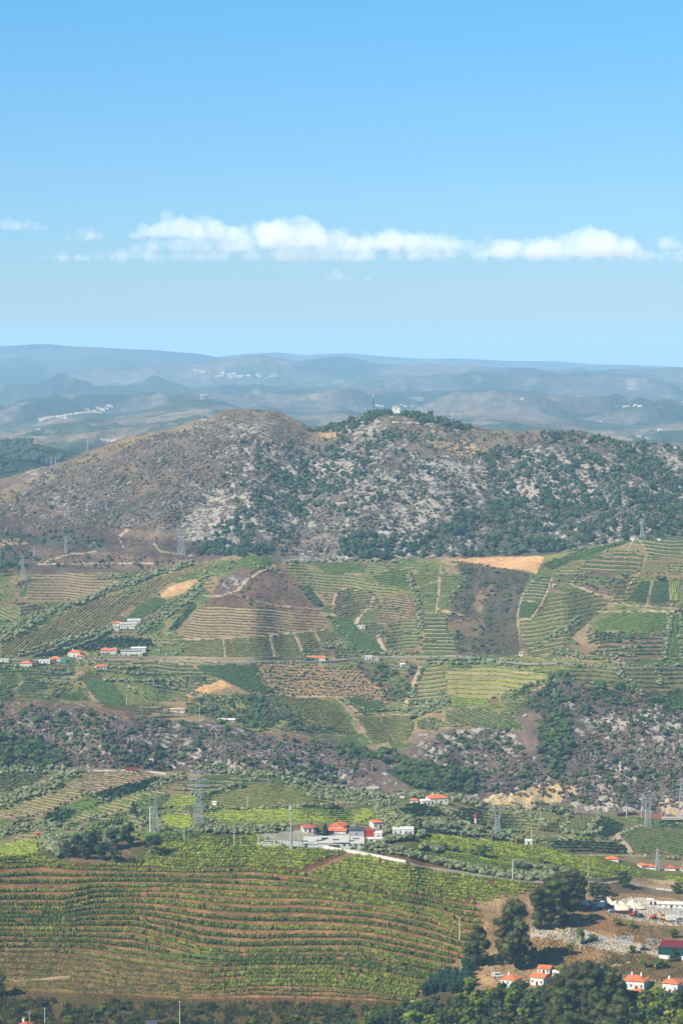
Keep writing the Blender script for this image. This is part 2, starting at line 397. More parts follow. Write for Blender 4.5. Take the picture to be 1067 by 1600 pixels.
# ---- mountain patches
ML = [(-160, 640), (330, 640), (420, 700), (360, 740), (300, 790), (280, 850), (-160, 900)]
paint(ML, (122, 102, 86), .8, .5, .7)
paint([(300, 658), (340, 645), (400, 637), (450, 650), (480, 670), (520, 690), (470, 700), (420, 690), (340, 690), (280, 700), (230, 690)], (138, 118, 94), .8, .45, .7)
paint([(-160, 800), (0, 770), (60, 742), (120, 715), (200, 684), (300, 660), (310, 668), (210, 695), (100, 740), (40, 780), (-160, 830)], (160, 138, 96), .6, .5, .5)
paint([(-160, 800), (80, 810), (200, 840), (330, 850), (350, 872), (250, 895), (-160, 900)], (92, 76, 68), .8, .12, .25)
paint([(120, 810), (200, 790), (240, 765), (245, 775), (200, 805), (140, 825)], (78, 92, 66), .7, .05, .5)
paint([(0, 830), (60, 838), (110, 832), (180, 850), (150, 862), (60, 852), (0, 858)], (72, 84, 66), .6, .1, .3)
paint([(-100, 840), (0, 842), (30, 842), (45, 850), (0, 855), (-100, 856)], (196, 164, 122), .9, 0, .2)
paint([(30, 860), (80, 858), (260, 870), (330, 882), (200, 892), (80, 880), (0, 880)], (128, 104, 84), .6, .1, .2)
paint([(500, 672), (530, 676), (528, 684), (510, 688), (490, 680)], (196, 160, 118), .8, .1, .3)
paint([(590, 655), (640, 652), (700, 664), (780, 676), (870, 674), (880, 690), (800, 700), (720, 716), (660, 690), (600, 676)], (146, 128, 102), .75, .45, .7)
paint([(690, 705), (720, 690), (770, 700), (760, 712), (720, 718)], (186, 158, 112), .6, .2, .4)
paint([(380, 700), (560, 690), (700, 730), (800, 700), (1067, 720), (1200, 740), (1200, 830), (1000, 835), (860, 862), (560, 875), (440, 870), (380, 800)], (108, 98, 84), .5, .78, 1.25)
paint([(430, 840), (470, 825), (525, 840), (530, 868), (470, 876), (425, 862)], (142, 124, 112), .8, .5, .8)
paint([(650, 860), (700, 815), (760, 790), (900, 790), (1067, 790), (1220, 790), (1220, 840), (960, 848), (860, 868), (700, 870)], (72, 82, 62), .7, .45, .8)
# ---- middle band: scrub, bare ground, tracks
SCRUB = [(716, 880), (745, 880), (805, 892), (830, 898), (812, 932), (806, 965), (812, 1022), (790, 1027), (714, 1027), (712, 1000), (698, 968), (708, 940), (722, 905)]
paint(SCRUB, (88, 84, 68), .95, .08, .3)
paint([(698, 975), (720, 965), (755, 968), (757, 985), (735, 1000), (712, 995)], (138, 118, 94), .8, .2, .3)
paint([(735, 945), (752, 918), (772, 912), (776, 922), (757, 938), (752, 960)], (142, 122, 92), .7, .1, .3)
KNOLL = [(322, 945), (345, 905), (385, 882), (430, 878), (472, 915), (505, 958), (470, 956), (400, 950), (330, 948)]
paint(KNOLL, (118, 94, 76), .95, .15, .4)
paint([(340, 905), (372, 892), (400, 900), (380, 925), (345, 930)], (120, 108, 94), .7, .55, .6)
paint([(865, 898), (985, 898), (990, 915), (975, 932), (950, 932), (900, 917), (868, 925)], (104, 88, 72), .9, .1, .3)
paint([(1010, 868), (1067, 862), (1240, 862), (1240, 905), (1067, 905), (1000, 900)], (132, 108, 86), .8, .05, .2)
paint([(925, 985), (960, 990), (1000, 992), (985, 1005), (940, 1010)], (98, 84, 68), .8, .1, .3)
paint([(560, 1040), (650, 1035), (655, 1060), (640, 1100), (600, 1100), (590, 1070), (550, 1050)], (112, 94, 78), .9, .15, .3)
paint([(230, 1058), (335, 1060), (340, 1065), (300, 1080), (250, 1085), (225, 1072)], (82, 76, 62), .9, .05, .3)
paint([(300, 1095), (420, 1080), (440, 1100), (470, 1125), (540, 1145), (470, 1150), (400, 1140), (330, 1125), (290, 1108)], (84, 92, 66), .9, .05, .3)
paint([(360, 1125), (400, 1122), (430, 1130), (432, 1140), (390, 1140), (355, 1135)], (150, 146, 98), .9, 0, .2)
paint([(780, 1085), (820, 1060), (870, 1050), (930, 1066), (1030, 1080), (1030, 1110), (900, 1100), (850, 1120), (800, 1118)], (92, 82, 70), .85, .25, .6)
# gorge slope patches
paint([(-160, 1090), (60, 1095), (200, 1110), (210, 1128), (130, 1140), (0, 1120), (-160, 1110)], (134, 108, 82), .6, .3, .6)
paint([(140, 1104), (195, 1112), (200, 1126), (150, 1130)], (156, 122, 88), .8, .15, .5)
paint([(400, 1140), (470, 1150), (500, 1160), (480, 1170), (430, 1160)], (142, 114, 86), .8, .2, .5)
paint([(635, 1150), (700, 1140), (790, 1135), (850, 1200), (870, 1240), (780, 1240), (700, 1190), (650, 1180)], (122, 102, 90), .7, .6, .9)
paint([(900, 1130), (1000, 1100), (1220, 1120), (1220, 1280), (960, 1270), (930, 1230)], (124, 106, 96), .7, .72, 1.1)
paint([(850, 1090), (900, 1100), (930, 1160), (900, 1230), (870, 1240), (840, 1160)], (74, 76, 60), .6, .35, .8)
paint([(650, 1195), (740, 1205), (740, 1245), (700, 1242), (640, 1235), (600, 1205)], (62, 82, 50), .9, .1, .4)
CUT = [(752, 1252), (790, 1240), (815, 1238), (850, 1232), (874, 1232), (880, 1250), (873, 1263), (860, 1262), (800, 1264), (765, 1258)]
paint(CUT, (214, 186, 138), 1.0, .1, 1.6)
paint([(885, 1234), (905, 1236), (900, 1248), (886, 1250)], (200, 172, 130), .9, .2, 1)
paint([(1020, 1252), (1067, 1256), (1200, 1262), (1200, 1290), (1040, 1276)], (206, 182, 148), .9, .3, .8)
paint([(835, 1257), (880, 1258), (880, 1266), (835, 1265)], (104, 88, 86), .9, 0, .3)
# ---- near hill
paint([(-160, 1552), (0, 1548), (150, 1555), (300, 1566), (640, 1568), (700, 1520), (760, 1500), (1240, 1560), (1240, 1780), (-160, 1780)], (98, 86, 50), .9, .02, .25)
paint([(0, 1515), (60, 1528), (100, 1545), (60, 1560), (0, 1556)], (112, 84, 54), .8, 0, .1)
paint([(195, 1545), (260, 1550), (330, 1560), (200, 1556)], (128, 100, 72), .6, 0, .1)
QUARRY = [(745, 1405), (840, 1392), (900, 1372), (1000, 1372), (1240, 1385), (1240, 1560), (900, 1545), (760, 1560), (690, 1530), (735, 1470)]
paint(QUARRY, (172, 140, 98), 1.0, .05, .25)
paint([(930, 1380), (1067, 1392), (1240, 1400), (1240, 1412), (1067, 1410), (990, 1395), (930, 1402)], (112, 96, 76), .8, .1, .3)
paint([(950, 1412), (985, 1402), (1060, 1412), (1240, 1420), (1240, 1452), (1060, 1448), (990, 1440), (950, 1428)], (222, 210, 188), 1.0, 0, .05)
paint([(880, 1440), (900, 1420), (930, 1428), (1000, 1446), (1060, 1450), (1060, 1480), (1000, 1475), (940, 1462), (900, 1455)], (168, 126, 78), .9, .0, .3)
paint([(1000, 1447), (1240, 1450), (1240, 1478), (1010, 1476)], (140, 118, 84), .7, .1, .3)
paint([(830, 1452), (900, 1452), (960, 1468), (1040, 1482), (1040, 1494), (940, 1484), (870, 1470), (828, 1466)], (206, 192, 168), 1.0, 0, .1)
paint([(828, 1468), (880, 1472), (960, 1488), (900, 1512), (830, 1505)], (168, 128, 82), .8, 0, .3)
paint([(960, 1490), (1040, 1496), (1067, 1500), (1067, 1530), (980, 1530), (930, 1512)], (112, 92, 58), .9, 0, .3)
paint([(905, 1508), (990, 1522), (1040, 1545), (900, 1540)], (148, 152, 112), .6, 0, .2)
# hill crest knoll with pines on the left
paint([(100, 1340), (150, 1335), (190, 1327), (240, 1325), (246, 1335), (200, 1347), (150, 1352), (110, 1348)], (126, 104, 74), 1.0, .05, .2)
paint([(0, 1335), (60, 1325), (100, 1335), (110, 1346), (60, 1348), (0, 1350)], (92, 100, 48), .9, 0, .1)
paint([(470, 1368), (520, 1345), (545, 1333), (560, 1336), (520, 1350), (490, 1368)], (164, 124, 84), .9, 0, .05)
paint([(735, 1400), (745, 1440), (728, 1490), (660, 1556), (640, 1552), (700, 1490), (715, 1440)], (170, 128, 88), .7, 0, .1)
paint([(400, 1298), (470, 1288), (640, 1288), (660, 1304), (650, 1330), (600, 1338), (545, 1334), (450, 1326), (400, 1308)], (120, 112, 76), 1.0, 0, .05)
paint([(395, 1312), (450, 1322), (545, 1334), (600, 1326), (600, 1308), (470, 1298), (395, 1306)], (172, 164, 148), .9, 0, .02)
paint([(200, 1318), (260, 1308), (400, 1300), (400, 1312), (260, 1330), (215, 1340), (200, 1330)], (96, 98, 52), .9, 0, .05)
HILLR = [(640, 1296), (700, 1300), (860, 1318), (940, 1336), (1019, 1358), (1100, 1366), (1100, 1384), (1000, 1374), (900, 1374), (800, 1368), (700, 1350), (640, 1328)]
paint(HILLR, (112, 118, 48), 1.0, 0, .05)

# ------------------------------------------------------------------ vineyards and fields of the middle distance
# label, outline, soil colour, leaf key, angle (deg), spacing px, row height m, kind (h hedge rows, w stone terraces, p plain)
G1, G2, G3, G4, G5 = 'dark', 'mid', 'lime', 'olive', 'brown'
SOIL = (120, 116, 74); PALE = (158, 142, 108); GRN = (74, 92, 48); OLV = (108, 108, 66); RED = (128, 98, 74)
FIELDS = [
 ("pale stone terraced vineyard at the far edge of the heath", [(38, 936), (50, 903), (92, 895), (185, 897), (187, 910), (150, 925), (120, 938), (40, 941)], PALE, G5, 2, 4.2, .8, 'w'),
 ("long straw brown vineyard slope climbing towards the rocky knoll", [(0, 1026), (0, 1002), (50, 985), (90, 965), (140, 940), (190, 925), (240, 905), (300, 882), (345, 876), (320, 889), (270, 905), (240, 930), (200, 950), (175, 972), (160, 985), (130, 1000), (90, 1012), (40, 1026)], (140, 126, 84), G4, -38, 3.6, .7, 'h'),
 ("small dark green vineyard beside the large white farmhouse", [(195, 968), (215, 948), (250, 934), (265, 941), (240, 958), (216, 970)], GRN, G1, 20, 3.2, 1.3, 'h'),
 ("narrow green vineyard strip below the bare tan patch", [(262, 986), (300, 943), (310, 945), (280, 982), (268, 991)], GRN, G2, -50, 3, 1.3, 'h'),
 ("dark green vineyard around the long white sheds", [(120, 1022), (150, 1000), (195, 993), (236, 1000), (246, 1012), (200, 1012), (160, 1016)], GRN, G1, -22, 3, 1.3, 'h'),
 ("slanting green vineyard strip between two olive hedges", [(55, 1027), (95, 1011), (170, 986), (176, 991), (132, 1011), (92, 1028)], GRN, G1, -22, 3, 1.3, 'h'),
 ("pale terraced vineyard in front of the brown knoll", [(285, 986), (308, 951), (330, 949), (400, 951), (470, 956), (505, 959), (513, 978), (480, 987), (400, 995), (300, 1000), (287, 999)], (160, 138, 104), G5, 4, 4.4, .9, 'w'),
 ("olive brown vineyard block above the road, first of five", [(286, 1002), (348, 999), (351, 1028), (284, 1029)], OLV, G4, 3, 2.8, 1.1, 'h'),
 ("olive brown vineyard block above the road, second of five", [(352, 999), (420, 993), (427, 1027), (354, 1028)], OLV, G4, 3, 2.8, 1.1, 'h'),
 ("olive brown vineyard block above the road, third of five", [(424, 993), (458, 990), (473, 1024), (431, 1027)], OLV, G4, 3, 2.8, 1.1, 'h'),
 ("olive brown vineyard block above the road, fourth of five", [(462, 990), (488, 987), (500, 1012), (478, 1020)], OLV, G4, 3, 2.8, 1.1, 'h'),
 ("olive brown vineyard block above the road, narrow last of five", [(492, 986), (515, 983), (528, 1000), (506, 1008)], OLV, G4, 3, 2.8, 1.1, 'h'),
 ("green diamond shaped vineyard on top of the brown knoll", [(362, 880), (390, 867), (428, 878), (400, 893)], GRN, G2, 20, 3, 1.2, 'h'),
 ("wide terraced vineyard in the hollow under the rocky mountain", [(440, 885), (470, 880), (490, 897), (560, 900), (590, 915), (625, 925), (600, 935), (545, 918), (522, 930), (518, 948), (490, 925), (455, 905)], (138, 126, 84), G2, 6, 4.4, 1.3, 'w'),
 ("smooth green field against the foot of the mountain", [(490, 883), (530, 880), (575, 884), (566, 896), (512, 896)], (88, 106, 56), G2, 4, 3, 1.0, 'h'),
 ("triangular green vineyard with rows spreading from its upper corner", [(580, 903), (630, 881), (637, 905), (640, 921), (600, 914)], (96, 110, 60), G2, -8, 3.6, 1.2, 'h'),
 ("curved terraced vineyard inside the loop of the tracks", [(520, 962), (526, 926), (545, 919), (582, 926), (596, 944), (562, 966), (540, 976)], (132, 120, 80), G4, -10, 4, 1.3, 'w'),
 ("reddish brown terraced vineyard right of the winding track", [(600, 938), (640, 928), (648, 950), (640, 966), (585, 972), (590, 955)], (128, 106, 78), G5, 3, 3.8, 1.1, 'w'),
 ("dark green wedge of vines between the track and the knoll", [(520, 966), (540, 964), (562, 985), (590, 1004), (602, 1022), (560, 1020), (538, 1005), (520, 990)], (62, 82, 48), G1, 40, 3, 1.4, 'h'),
 ("green terraces above the white roadside house", [(610, 978), (650, 966), (656, 1010), (625, 1022), (600, 1014)], (116, 116, 74), G2, -6, 5, 1.3, 'w'),
 ("small terraces below the winding track", [(560, 975), (590, 975), (608, 990), (590, 1003), (565, 984)], (112, 112, 74), G2, -4, 4.6, 1.1, 'w'),
 ("olive green vineyard left of the straight track", [(646, 898), (684, 896), (684, 930), (680, 958), (652, 954), (656, 920)], OLV, G2, 2, 3.4, 1.1, 'h'),
 ("olive green vineyard between the straight track and the dark scrub", [(690, 896), (724, 901), (714, 928), (700, 936), (690, 960), (684, 958), (688, 930)], OLV, G2, 2, 3.4, 1.1, 'h'),
 ("dark green vineyard strips stepping down to the road beside the scrub", [(660, 965), (698, 965), (700, 985), (714, 1010), (712, 1024), (664, 1024)], (84, 96, 58), G1, 3, 5.5, 1.4, 'w'),
 ("green vineyard below the bare tan field, upper of two", [(834, 905), (862, 905), (855, 921), (848, 940), (812, 938), (826, 916)], (82, 98, 60), G1, 4, 5, 1.3, 'w'),
 ("green vineyard below the bare tan field, lower of two", [(812, 941), (846, 943), (830, 966), (810, 966)], (76, 94, 58), G1, 4, 3, 1.3, 'h'),
 ("bright green vineyard strip running up along the mountain foot", [(846, 882), (862, 876), (900, 864), (962, 847), (990, 842), (978, 849), (950, 858), (925, 867), (880, 882), (862, 892)], (78, 112, 48), G2, -22, 3, 1.2, 'h'),
 ("green and brown vineyard steps beside the upper track", [(905, 887), (930, 874), (975, 868), (1008, 874), (1000, 890), (985, 901), (915, 895)], (110, 104, 72), G1, 4, 7, 1.4, 'w'),
 ("wide green vineyard on the shoulder by the white hut", [(985, 846), (1067, 841), (1200, 838), (1200, 866), (1067, 866), (1012, 870), (1005, 856)], (98, 112, 64), G1, 3, 5, 1.3, 'w'),
 ("green terraces merging into brown scrub below the long track", [(812, 970), (836, 968), (860, 932), (900, 920), (952, 938), (945, 952), (928, 966), (900, 990), (880, 1018), (850, 1024), (828, 1024), (812, 1000)], (104, 100, 66), G2, -8, 6.5, 1.4, 'w'),
 ("dark green rectangular vineyard left of the pale dividing line", [(978, 938), (1000, 910), (1017, 909), (1012, 944)], (78, 92, 56), G1, 2, 3.2, 1.3, 'h'),
 ("dark green rectangular vineyard right of the pale dividing line", [(1020, 909), (1045, 908), (1047, 941), (1015, 943)], (78, 92, 56), G1, 2, 3.2, 1.3, 'h'),
 ("yellowish green strip of vines beside the olive row", [(1049, 910), (1060, 910), (1062, 942), (1050, 943)], (128, 136, 66), G3, 80, 3, 1.1, 'h'),
 ("bright green rounded vineyard in the middle of the slope", [(930, 972), (960, 960), (985, 956), (1044, 958), (1044, 985), (1010, 990), (965, 984), (935, 988)], (104, 128, 58), G2, 6, 3.2, 1.0, 'h'),
 ("brown and green terraces above the road cutting", [(935, 1008), (962, 1000), (1000, 996), (1040, 994), (1040, 1028), (952, 1030), (930, 1022)], (124, 104, 80), G1, 2, 6, 1.3, 'w'),
 ("tall green vineyard column between two olive rows", [(1046, 960), (1058, 960), (1060, 1028), (1046, 1030)], (102, 116, 62), G2, 82, 3.4, 1.2, 'h'),
 ("yellow green terraces below the road curve", [(690, 1062), (700, 1050), (740, 1044), (815, 1045), (862, 1060), (862, 1070), (840, 1080), (790, 1085), (765, 1094), (700, 1085)], (152, 148, 92), G3, 3, 7.2, 1.2, 'w'),
 ("narrow terraced vineyard right of the steep white track", [(662, 1042), (690, 1040), (697, 1062), (700, 1084), (694, 1104), (640, 1120), (637, 1108), (650, 1070)], (128, 124, 82), G2, -5, 6.2, 1.2, 'w'),
 ("bright green patch under the yellow green terraces", [(700, 1087), (760, 1093), (768, 1100), (722, 1106), (700, 1101)], (104, 124, 52), G3, 4, 4, 1.0, 'h'),
 ("vineyard with sharp diagonal rows above the gorge rim", [(694, 1114), (720, 1108), (768, 1109), (800, 1121), (822, 1141), (782, 1142), (738, 1138), (700, 1130)], (142, 132, 90), G1, 24, 4.0, 1.3, 'h'),
 ("dark green square field left of the olive orchard", [(305, 1042), (400, 1038), (412, 1062), (432, 1084), (385, 1080), (345, 1062), (320, 1054)], (66, 88, 50), G1, 3, 3.4, 1.2, 'h'),
 ("olive green vineyard left of the diagonal path", [(425, 1091), (492, 1091), (524, 1100), (560, 1148), (560, 1158), (520, 1142), (470, 1120)], (106, 112, 62), G4, 4, 2.8, 1.0, 'h'),
 ("olive green vineyard right of the diagonal path", [(556, 1120), (638, 1120), (648, 1134), (640, 1156), (618, 1162), (584, 1158)], (106, 112, 62), G4, 4, 2.8, 1.0, 'h'),
 ("dark green wedge field under the orchard", [(535, 1091), (558, 1088), (600, 1100), (604, 1112), (562, 1112), (552, 1104)], (70, 90, 52), G1, 8, 3, 1.2, 'h'),
 ("small ribbed vineyard beside the scattered white hut", [(26, 1082), (36, 1064), (72, 1063), (76, 1078), (60, 1082)], (96, 104, 64), G1, 2, 4, 1.2, 'h'),
 ("small green field at the edge of the rocky gorge", [(90, 1092), (100, 1082), (128, 1080), (142, 1096), (110, 1096)], (82, 106, 50), G2, 3, 3, 1.0, 'h'),
 ("smooth dark green field on the rim below the red roofs", [(128, 1064), (170, 1061), (190, 1088), (196, 1104), (160, 1100), (146, 1084)], (66, 94, 50), G1, 20, 2.8, 1.0, 'h'),
 ("olive green sloping field right of the smooth dark one", [(174, 1062), (190, 1068), (215, 1088), (262, 1104), (220, 1104), (200, 1102), (194, 1088)], (108, 116, 66), G4, 26, 3, 1.0, 'h'),
 ("small stepped terraces by the cream villa", [(206, 1112), (240, 1106), (262, 1110), (240, 1118), (216, 1122)], (140, 126, 90), G1, -3, 4.4, 1.0, 'w'),
 ("green strips just under the cluster of red roofs", [(0, 1060), (30, 1058), (26, 1070), (0, 1074)], (80, 106, 54), G1, 2, 4, 1.1, 'h'),
 ("green terraces with pale walls below the straight road", [(864, 1046), (925, 1044), (1000, 1046), (1067, 1050), (1200, 1054), (1200, 1080), (1067, 1074), (1000, 1082), (930, 1076), (884, 1062)], (128, 122, 80), G2, 2, 6.4, 1.2, 'w'),
 ("bright green field on the rim of the gorge", [(1024, 1090), (1067, 1086), (1200, 1086), (1200, 1118), (1067, 1112), (1045, 1118), (1032, 1108)], (92, 118, 50), G2, -4, 3, 1.0, 'h'),
 ("long green terraces between the two roads on the west side", [(205, 1040), (290, 1040), (330, 1055), (250, 1058), (215, 1062), (196, 1052)], (84, 100, 60), G1, 2, 6, 1.3, 'w'),
 ("green terraces with olive rows below the white boxy house", [(30, 1046), (118, 1042), (118, 1056), (60, 1060), (36, 1058)], (90, 106, 62), G1, 2, 5, 1.2, 'w'),
 # near plateau
 ("reddish brown vineyard with fine rows below the dark red roofed hut", [(98, 1236), (140, 1212), (165, 1207), (232, 1207), (242, 1214), (172, 1234), (130, 1242)], RED, G5, 10, 3.4, 1.0, 'w'),
 ("dark green smooth slope under the reddish rows", [(138, 1242), (170, 1236), (244, 1215), (284, 1214), (232, 1236), (200, 1246), (176, 1254), (152, 1250)], (62, 84, 42), G1, -18, 3.2, 1.2, 'h'),
 ("long tan terraces running up to the pale saddle", [(102, 1288), (130, 1270), (200, 1244), (240, 1236), (262, 1240), (222, 1262), (170, 1274), (122, 1290)], (160, 136, 98), G2, 14, 5.2, 1.2, 'w'),
 ("tan and green terraced strip at the far edge by the olive wood", [(-140, 1226), (20, 1210), (75, 1209), (52, 1230), (0, 1240), (-140, 1246)], (138, 124, 84), G2, -6, 4.2, 1.2, 'w'),
 ("tan ribbed terraces below the olive wood", [(12, 1268), (58, 1240), (122, 1238), (132, 1246), (92, 1262), (66, 1276), (-100, 1282), (-100, 1268)], (152, 124, 90), G4, 8, 4.4, 1.1, 'w'),
 ("dark green patch surrounded by tan terraces", [(100, 1262), (130, 1249), (156, 1258), (132, 1267)], (74, 98, 44), G2, 8, 3.4, 1.1, 'h'),
 ("bright green patch of vines left of the tan terraces", [(62, 1286), (88, 1264), (122, 1267), (100, 1288), (80, 1294)], (78, 102, 44), G2, -20, 3.6, 1.2, 'h'),
 ("dark ribbed vineyard above the lone cypress", [(206, 1256), (226, 1244), (268, 1242), (262, 1262), (240, 1272), (216, 1268)], (106, 104, 70), G1, 4, 3.6, 1.3, 'h'),
 ("yellow green field behind the tall lattice pylon", [(250, 1262), (276, 1244), (308, 1243), (310, 1264), (280, 1268)], (124, 134, 48), G3, 4, 3, 1.0, 'h'),
 ("bright lime green field at the foot of the lattice pylon", [(245, 1276), (300, 1273), (306, 1290), (292, 1297), (256, 1293)], (126, 140, 46), G3, 3, 3, 1.0, 'h'),
 ("green strips beyond the lattice pylon", [(286, 1232), (312, 1221), (380, 1215), (430, 1218), (362, 1236), (332, 1244)], (84, 106, 50), G1, 4, 6, 1.3, 'w'),
 ("broad olive green vineyard with a white shed at its edge", [(316, 1264), (338, 1246), (410, 1226), (440, 1226), (500, 1244), (530, 1252), (500, 1258), (400, 1262)], (116, 120, 60), G4, 7, 3.4, 1.1, 'h'),
 ("wide yellow green field behind the winery", [(316, 1274), (340, 1268), (460, 1266), (584, 1266), (588, 1278), (560, 1288), (470, 1286), (380, 1288), (330, 1286)], (126, 132, 58), G3, 2, 3.2, 1.0, 'h'),
 ("small vineyard with bold slanting rows left of the cypress", [(128, 1294), (190, 1279), (204, 1284), (176, 1294), (138, 1299)], (120, 124, 62), G2, -58, 5, 1.2, 'h'),
 ("green field in front of the slanting rows", [(98, 1304), (140, 1299), (160, 1304), (130, 1313), (98, 1310)], (98, 112, 46), G2, 6, 3.2, 1.1, 'h'),
 ("yellow green vineyard beside the little red roofed shed", [(-120, 1322), (0, 1322), (40, 1313), (62, 1318), (60, 1335), (20, 1344), (-120, 1348)], (126, 128, 56), G3, 10, 3.2, 1.1, 'h'),
 ("green vineyard in front of the white house with two red roofs", [(622, 1264), (660, 1252), (690, 1268), (700, 1276), (640, 1277)], (96, 110, 56), G2, -14, 4, 1.2, 'h'),
 ("terraced slope with tan banks behind the goalpost pylon", [(700, 1278), (722, 1263), (752, 1262), (800, 1276), (850, 1290), (880, 1302), (830, 1304), (740, 1297)], (134, 120, 74), G2, 5, 5.2, 1.3, 'w'),
 ("yellowish field just below the cream rock cut", [(812, 1273), (835, 1268), (852, 1268), (880, 1277), (870, 1291), (832, 1286)], (138, 132, 74), G4, 20, 3.4, 1.0, 'h'),
 ("tan field between two slanting olive rows", [(886, 1284), (902, 1275), (926, 1278), (922, 1296), (900, 1303), (884, 1296)], (150, 136, 84), G4, 60, 3.4, 1.0, 'h'),
 ("green field right of the slanting olive rows", [(934, 1284), (950, 1278), (975, 1290), (970, 1301), (944, 1312), (930, 1302)], (84, 104, 52), G1, -4, 3.4, 1.1, 'h'),
 ("flat striped vineyard at the valley bottom by the curved track", [(835, 1314), (950, 1316), (975, 1322), (982, 1334), (920, 1336), (868, 1328)], (112, 104, 70), G1, 1, 4.4, 1.3, 'h'),
 ("contoured brown green vineyard inside the bend of the track", [(968, 1302), (1002, 1291), (1067, 1299), (1200, 1310), (1200, 1345), (1067, 1338), (1020, 1336), (992, 1334), (984, 1320)], (126, 114, 74), G1, 15, 4.6, 1.3, 'h'),
]
for f in FIELDS: paint(f[1], f[2], 1.0, 0, .05)
BARE = [((204, 172, 122), [(247, 932), (262, 918), (290, 908), (316, 903), (314, 912), (296, 922), (268, 936)]),
        ((214, 176, 124), [(715, 876), (740, 870), (850, 870), (838, 897), (805, 890), (745, 882)]),
        ((206, 168, 112), [(288, 1088), (310, 1075), (345, 1063), (360, 1072), (335, 1080), (310, 1092)]),
        ((196, 166, 124), [(-60, 842), (28, 842), (42, 851), (-60, 856)])]
for c, p in BARE: paint(p, c, 1, 0, .05)
ORCH = [(405, 1034), (480, 1038), (560, 1050), (600, 1078), (606, 1103), (560, 1094), (500, 1088), (425, 1086), (404, 1060)]
paint(ORCH, (170, 136, 100), 1, 0, .08)
# tracks and walls painted where they are bare earth less than a metre proud of the ground
TRK = (196, 178, 146)
for w, pts in [(2.2, [(318, 930), (345, 932), (372, 924), (388, 905), (402, 896), (428, 882), (430, 888)]), (1.6, [(360, 928), (400, 940), (440, 948), (500, 952)]),
               (2.0, [(500, 963), (540, 960), (470, 958), (335, 949)]), (2.2, [(348, 999), (352, 1028)]), (2, [(421, 992), (429, 1027)]), (2, [(459, 990), (476, 1024)]), (2, [(490, 987), (506, 1014)]),
               (2.0, [(287, 1000), (400, 996), (515, 984)]), (2.4, [(520, 950), (524, 932), (536, 920), (545, 918)]), (2.4, [(556, 975), (562, 962), (578, 950), (584, 932)]), (1.6, [(534, 950), (536, 935), (546, 924), (560, 922)]),
               (2.6, [(590, 992), (594, 1005), (602, 1020)]), (1.6, [(520, 985), (532, 996), (540, 1004)]), (1.6, [(688, 884), (685, 930), (680, 960)]), (2.2, [(640, 922), (670, 912), (690, 906)]),
               (1.6, [(650, 932), (690, 955), (720, 960)]), (2, [(862, 905), (848, 940), (828, 968), (812, 968)]), (1.6, [(808, 968), (814, 935), (834, 905)]), (1.8, [(835, 940), (812, 940)]),
               (2.2, [(890, 912), (930, 928), (955, 934), (965, 945), (1010, 948), (1067, 952)]), (2.4, [(935, 956), (1000, 956), (1067, 955)]), (2, [(1018, 908), (1010, 948)]), (1.8, [(998, 845), (1008, 856), (1010, 870)]), (1.4, [(988, 845), (978, 868), (975, 880)]),
               (1.6, [(1008, 870), (1003, 890), (985, 912), (975, 930)]), (1.8, [(1046, 908), (1048, 948)]), (3.2, [(658, 1040), (645, 1070), (635, 1095), (630, 1108)]), (1.6, [(523, 1090), (540, 1105), (575, 1155), (580, 1162)]),
               (1.8, [(536, 1090), (560, 1116), (640, 1118)]), (1.6, [(590, 1118), (612, 1150), (618, 1162)]), (1.6, [(400, 1085), (480, 1088), (535, 1090)]), (2, [(160, 1060), (200, 1062), (225, 1080)]), (3.4, [(200, 1072), (222, 1082), (245, 1086)]),
               (1.8, [(128, 1066), (146, 1092), (150, 1096)]), (1.6, [(88, 1082), (125, 1083)]), (1.6, [(20, 1080), (40, 1062), (110, 1062), (130, 1048)]), (1.8, [(230, 1112), (262, 1122), (310, 1115)]), (1.6, [(310, 1100), (340, 1112), (345, 1130)]),
               (2.2, [(650, 1190), (680, 1188), (696, 1176), (690, 1172)]), (2, [(620, 1200), (655, 1215), (672, 1225)]), (1.6, [(200, 830), (186, 838), (190, 850), (192, 856)]), (1.6, [(190, 838), (210, 812), (225, 806)]),
               (1.8, [(60, 882), (180, 880), (240, 880)]), (1.6, [(70, 878), (110, 866), (150, 862)]), (2, [(240, 850), (250, 862), (300, 868)]), (1.6, [(690, 1136), (694, 1116), (740, 1108)]), (2, [(880, 1045), (868, 1055), (862, 1070)]),
               (2.2, [(700, 1050), (760, 1055), (815, 1052), (862, 1060)]), (1.6, [(760, 1240), (800, 1250)]), (2, [(440, 1100), (450, 1115), (430, 1124), (400, 1122)]),
               # near
               (3, [(1002, 1290), (968, 1302), (962, 1308), (978, 1320), (986, 1336)]), (1.8, [(870, 1316), (948, 1316), (962, 1308)]), (2, [(885, 1336), (1000, 1338), (1020, 1340)]), (2.2, [(1040, 1330), (1044, 1345)]),
               (3, [(296, 1298), (306, 1290), (316, 1280)]), (2.4, [(585, 1262), (590, 1280), (596, 1290)]), (3.2, [(85, 1215), (84, 1232)]), (3, [(52, 1250), (56, 1270)]), (1.8, [(160, 1206), (200, 1207), (258, 1212)]),
               (1.8, [(100, 1232), (160, 1240), (190, 1254), (240, 1268)]), (3, [(-10, 1524), (20, 1533), (60, 1530), (110, 1528)]), (2.4, [(0, 1362), (60, 1398), (110, 1412)]), (1.8, [(700, 1262), (760, 1280), (850, 1284)]),
               (2.4, [(480, 1250), (540, 1254), (600, 1250)]), (1.8, [(440, 1216), (475, 1232), (500, 1244)]), (2, [(660, 1270), (690, 1258)]), (2.0, [(400, 1212), (300, 1210), (262, 1213)])]:
    paint_line(pts, w, TRK)
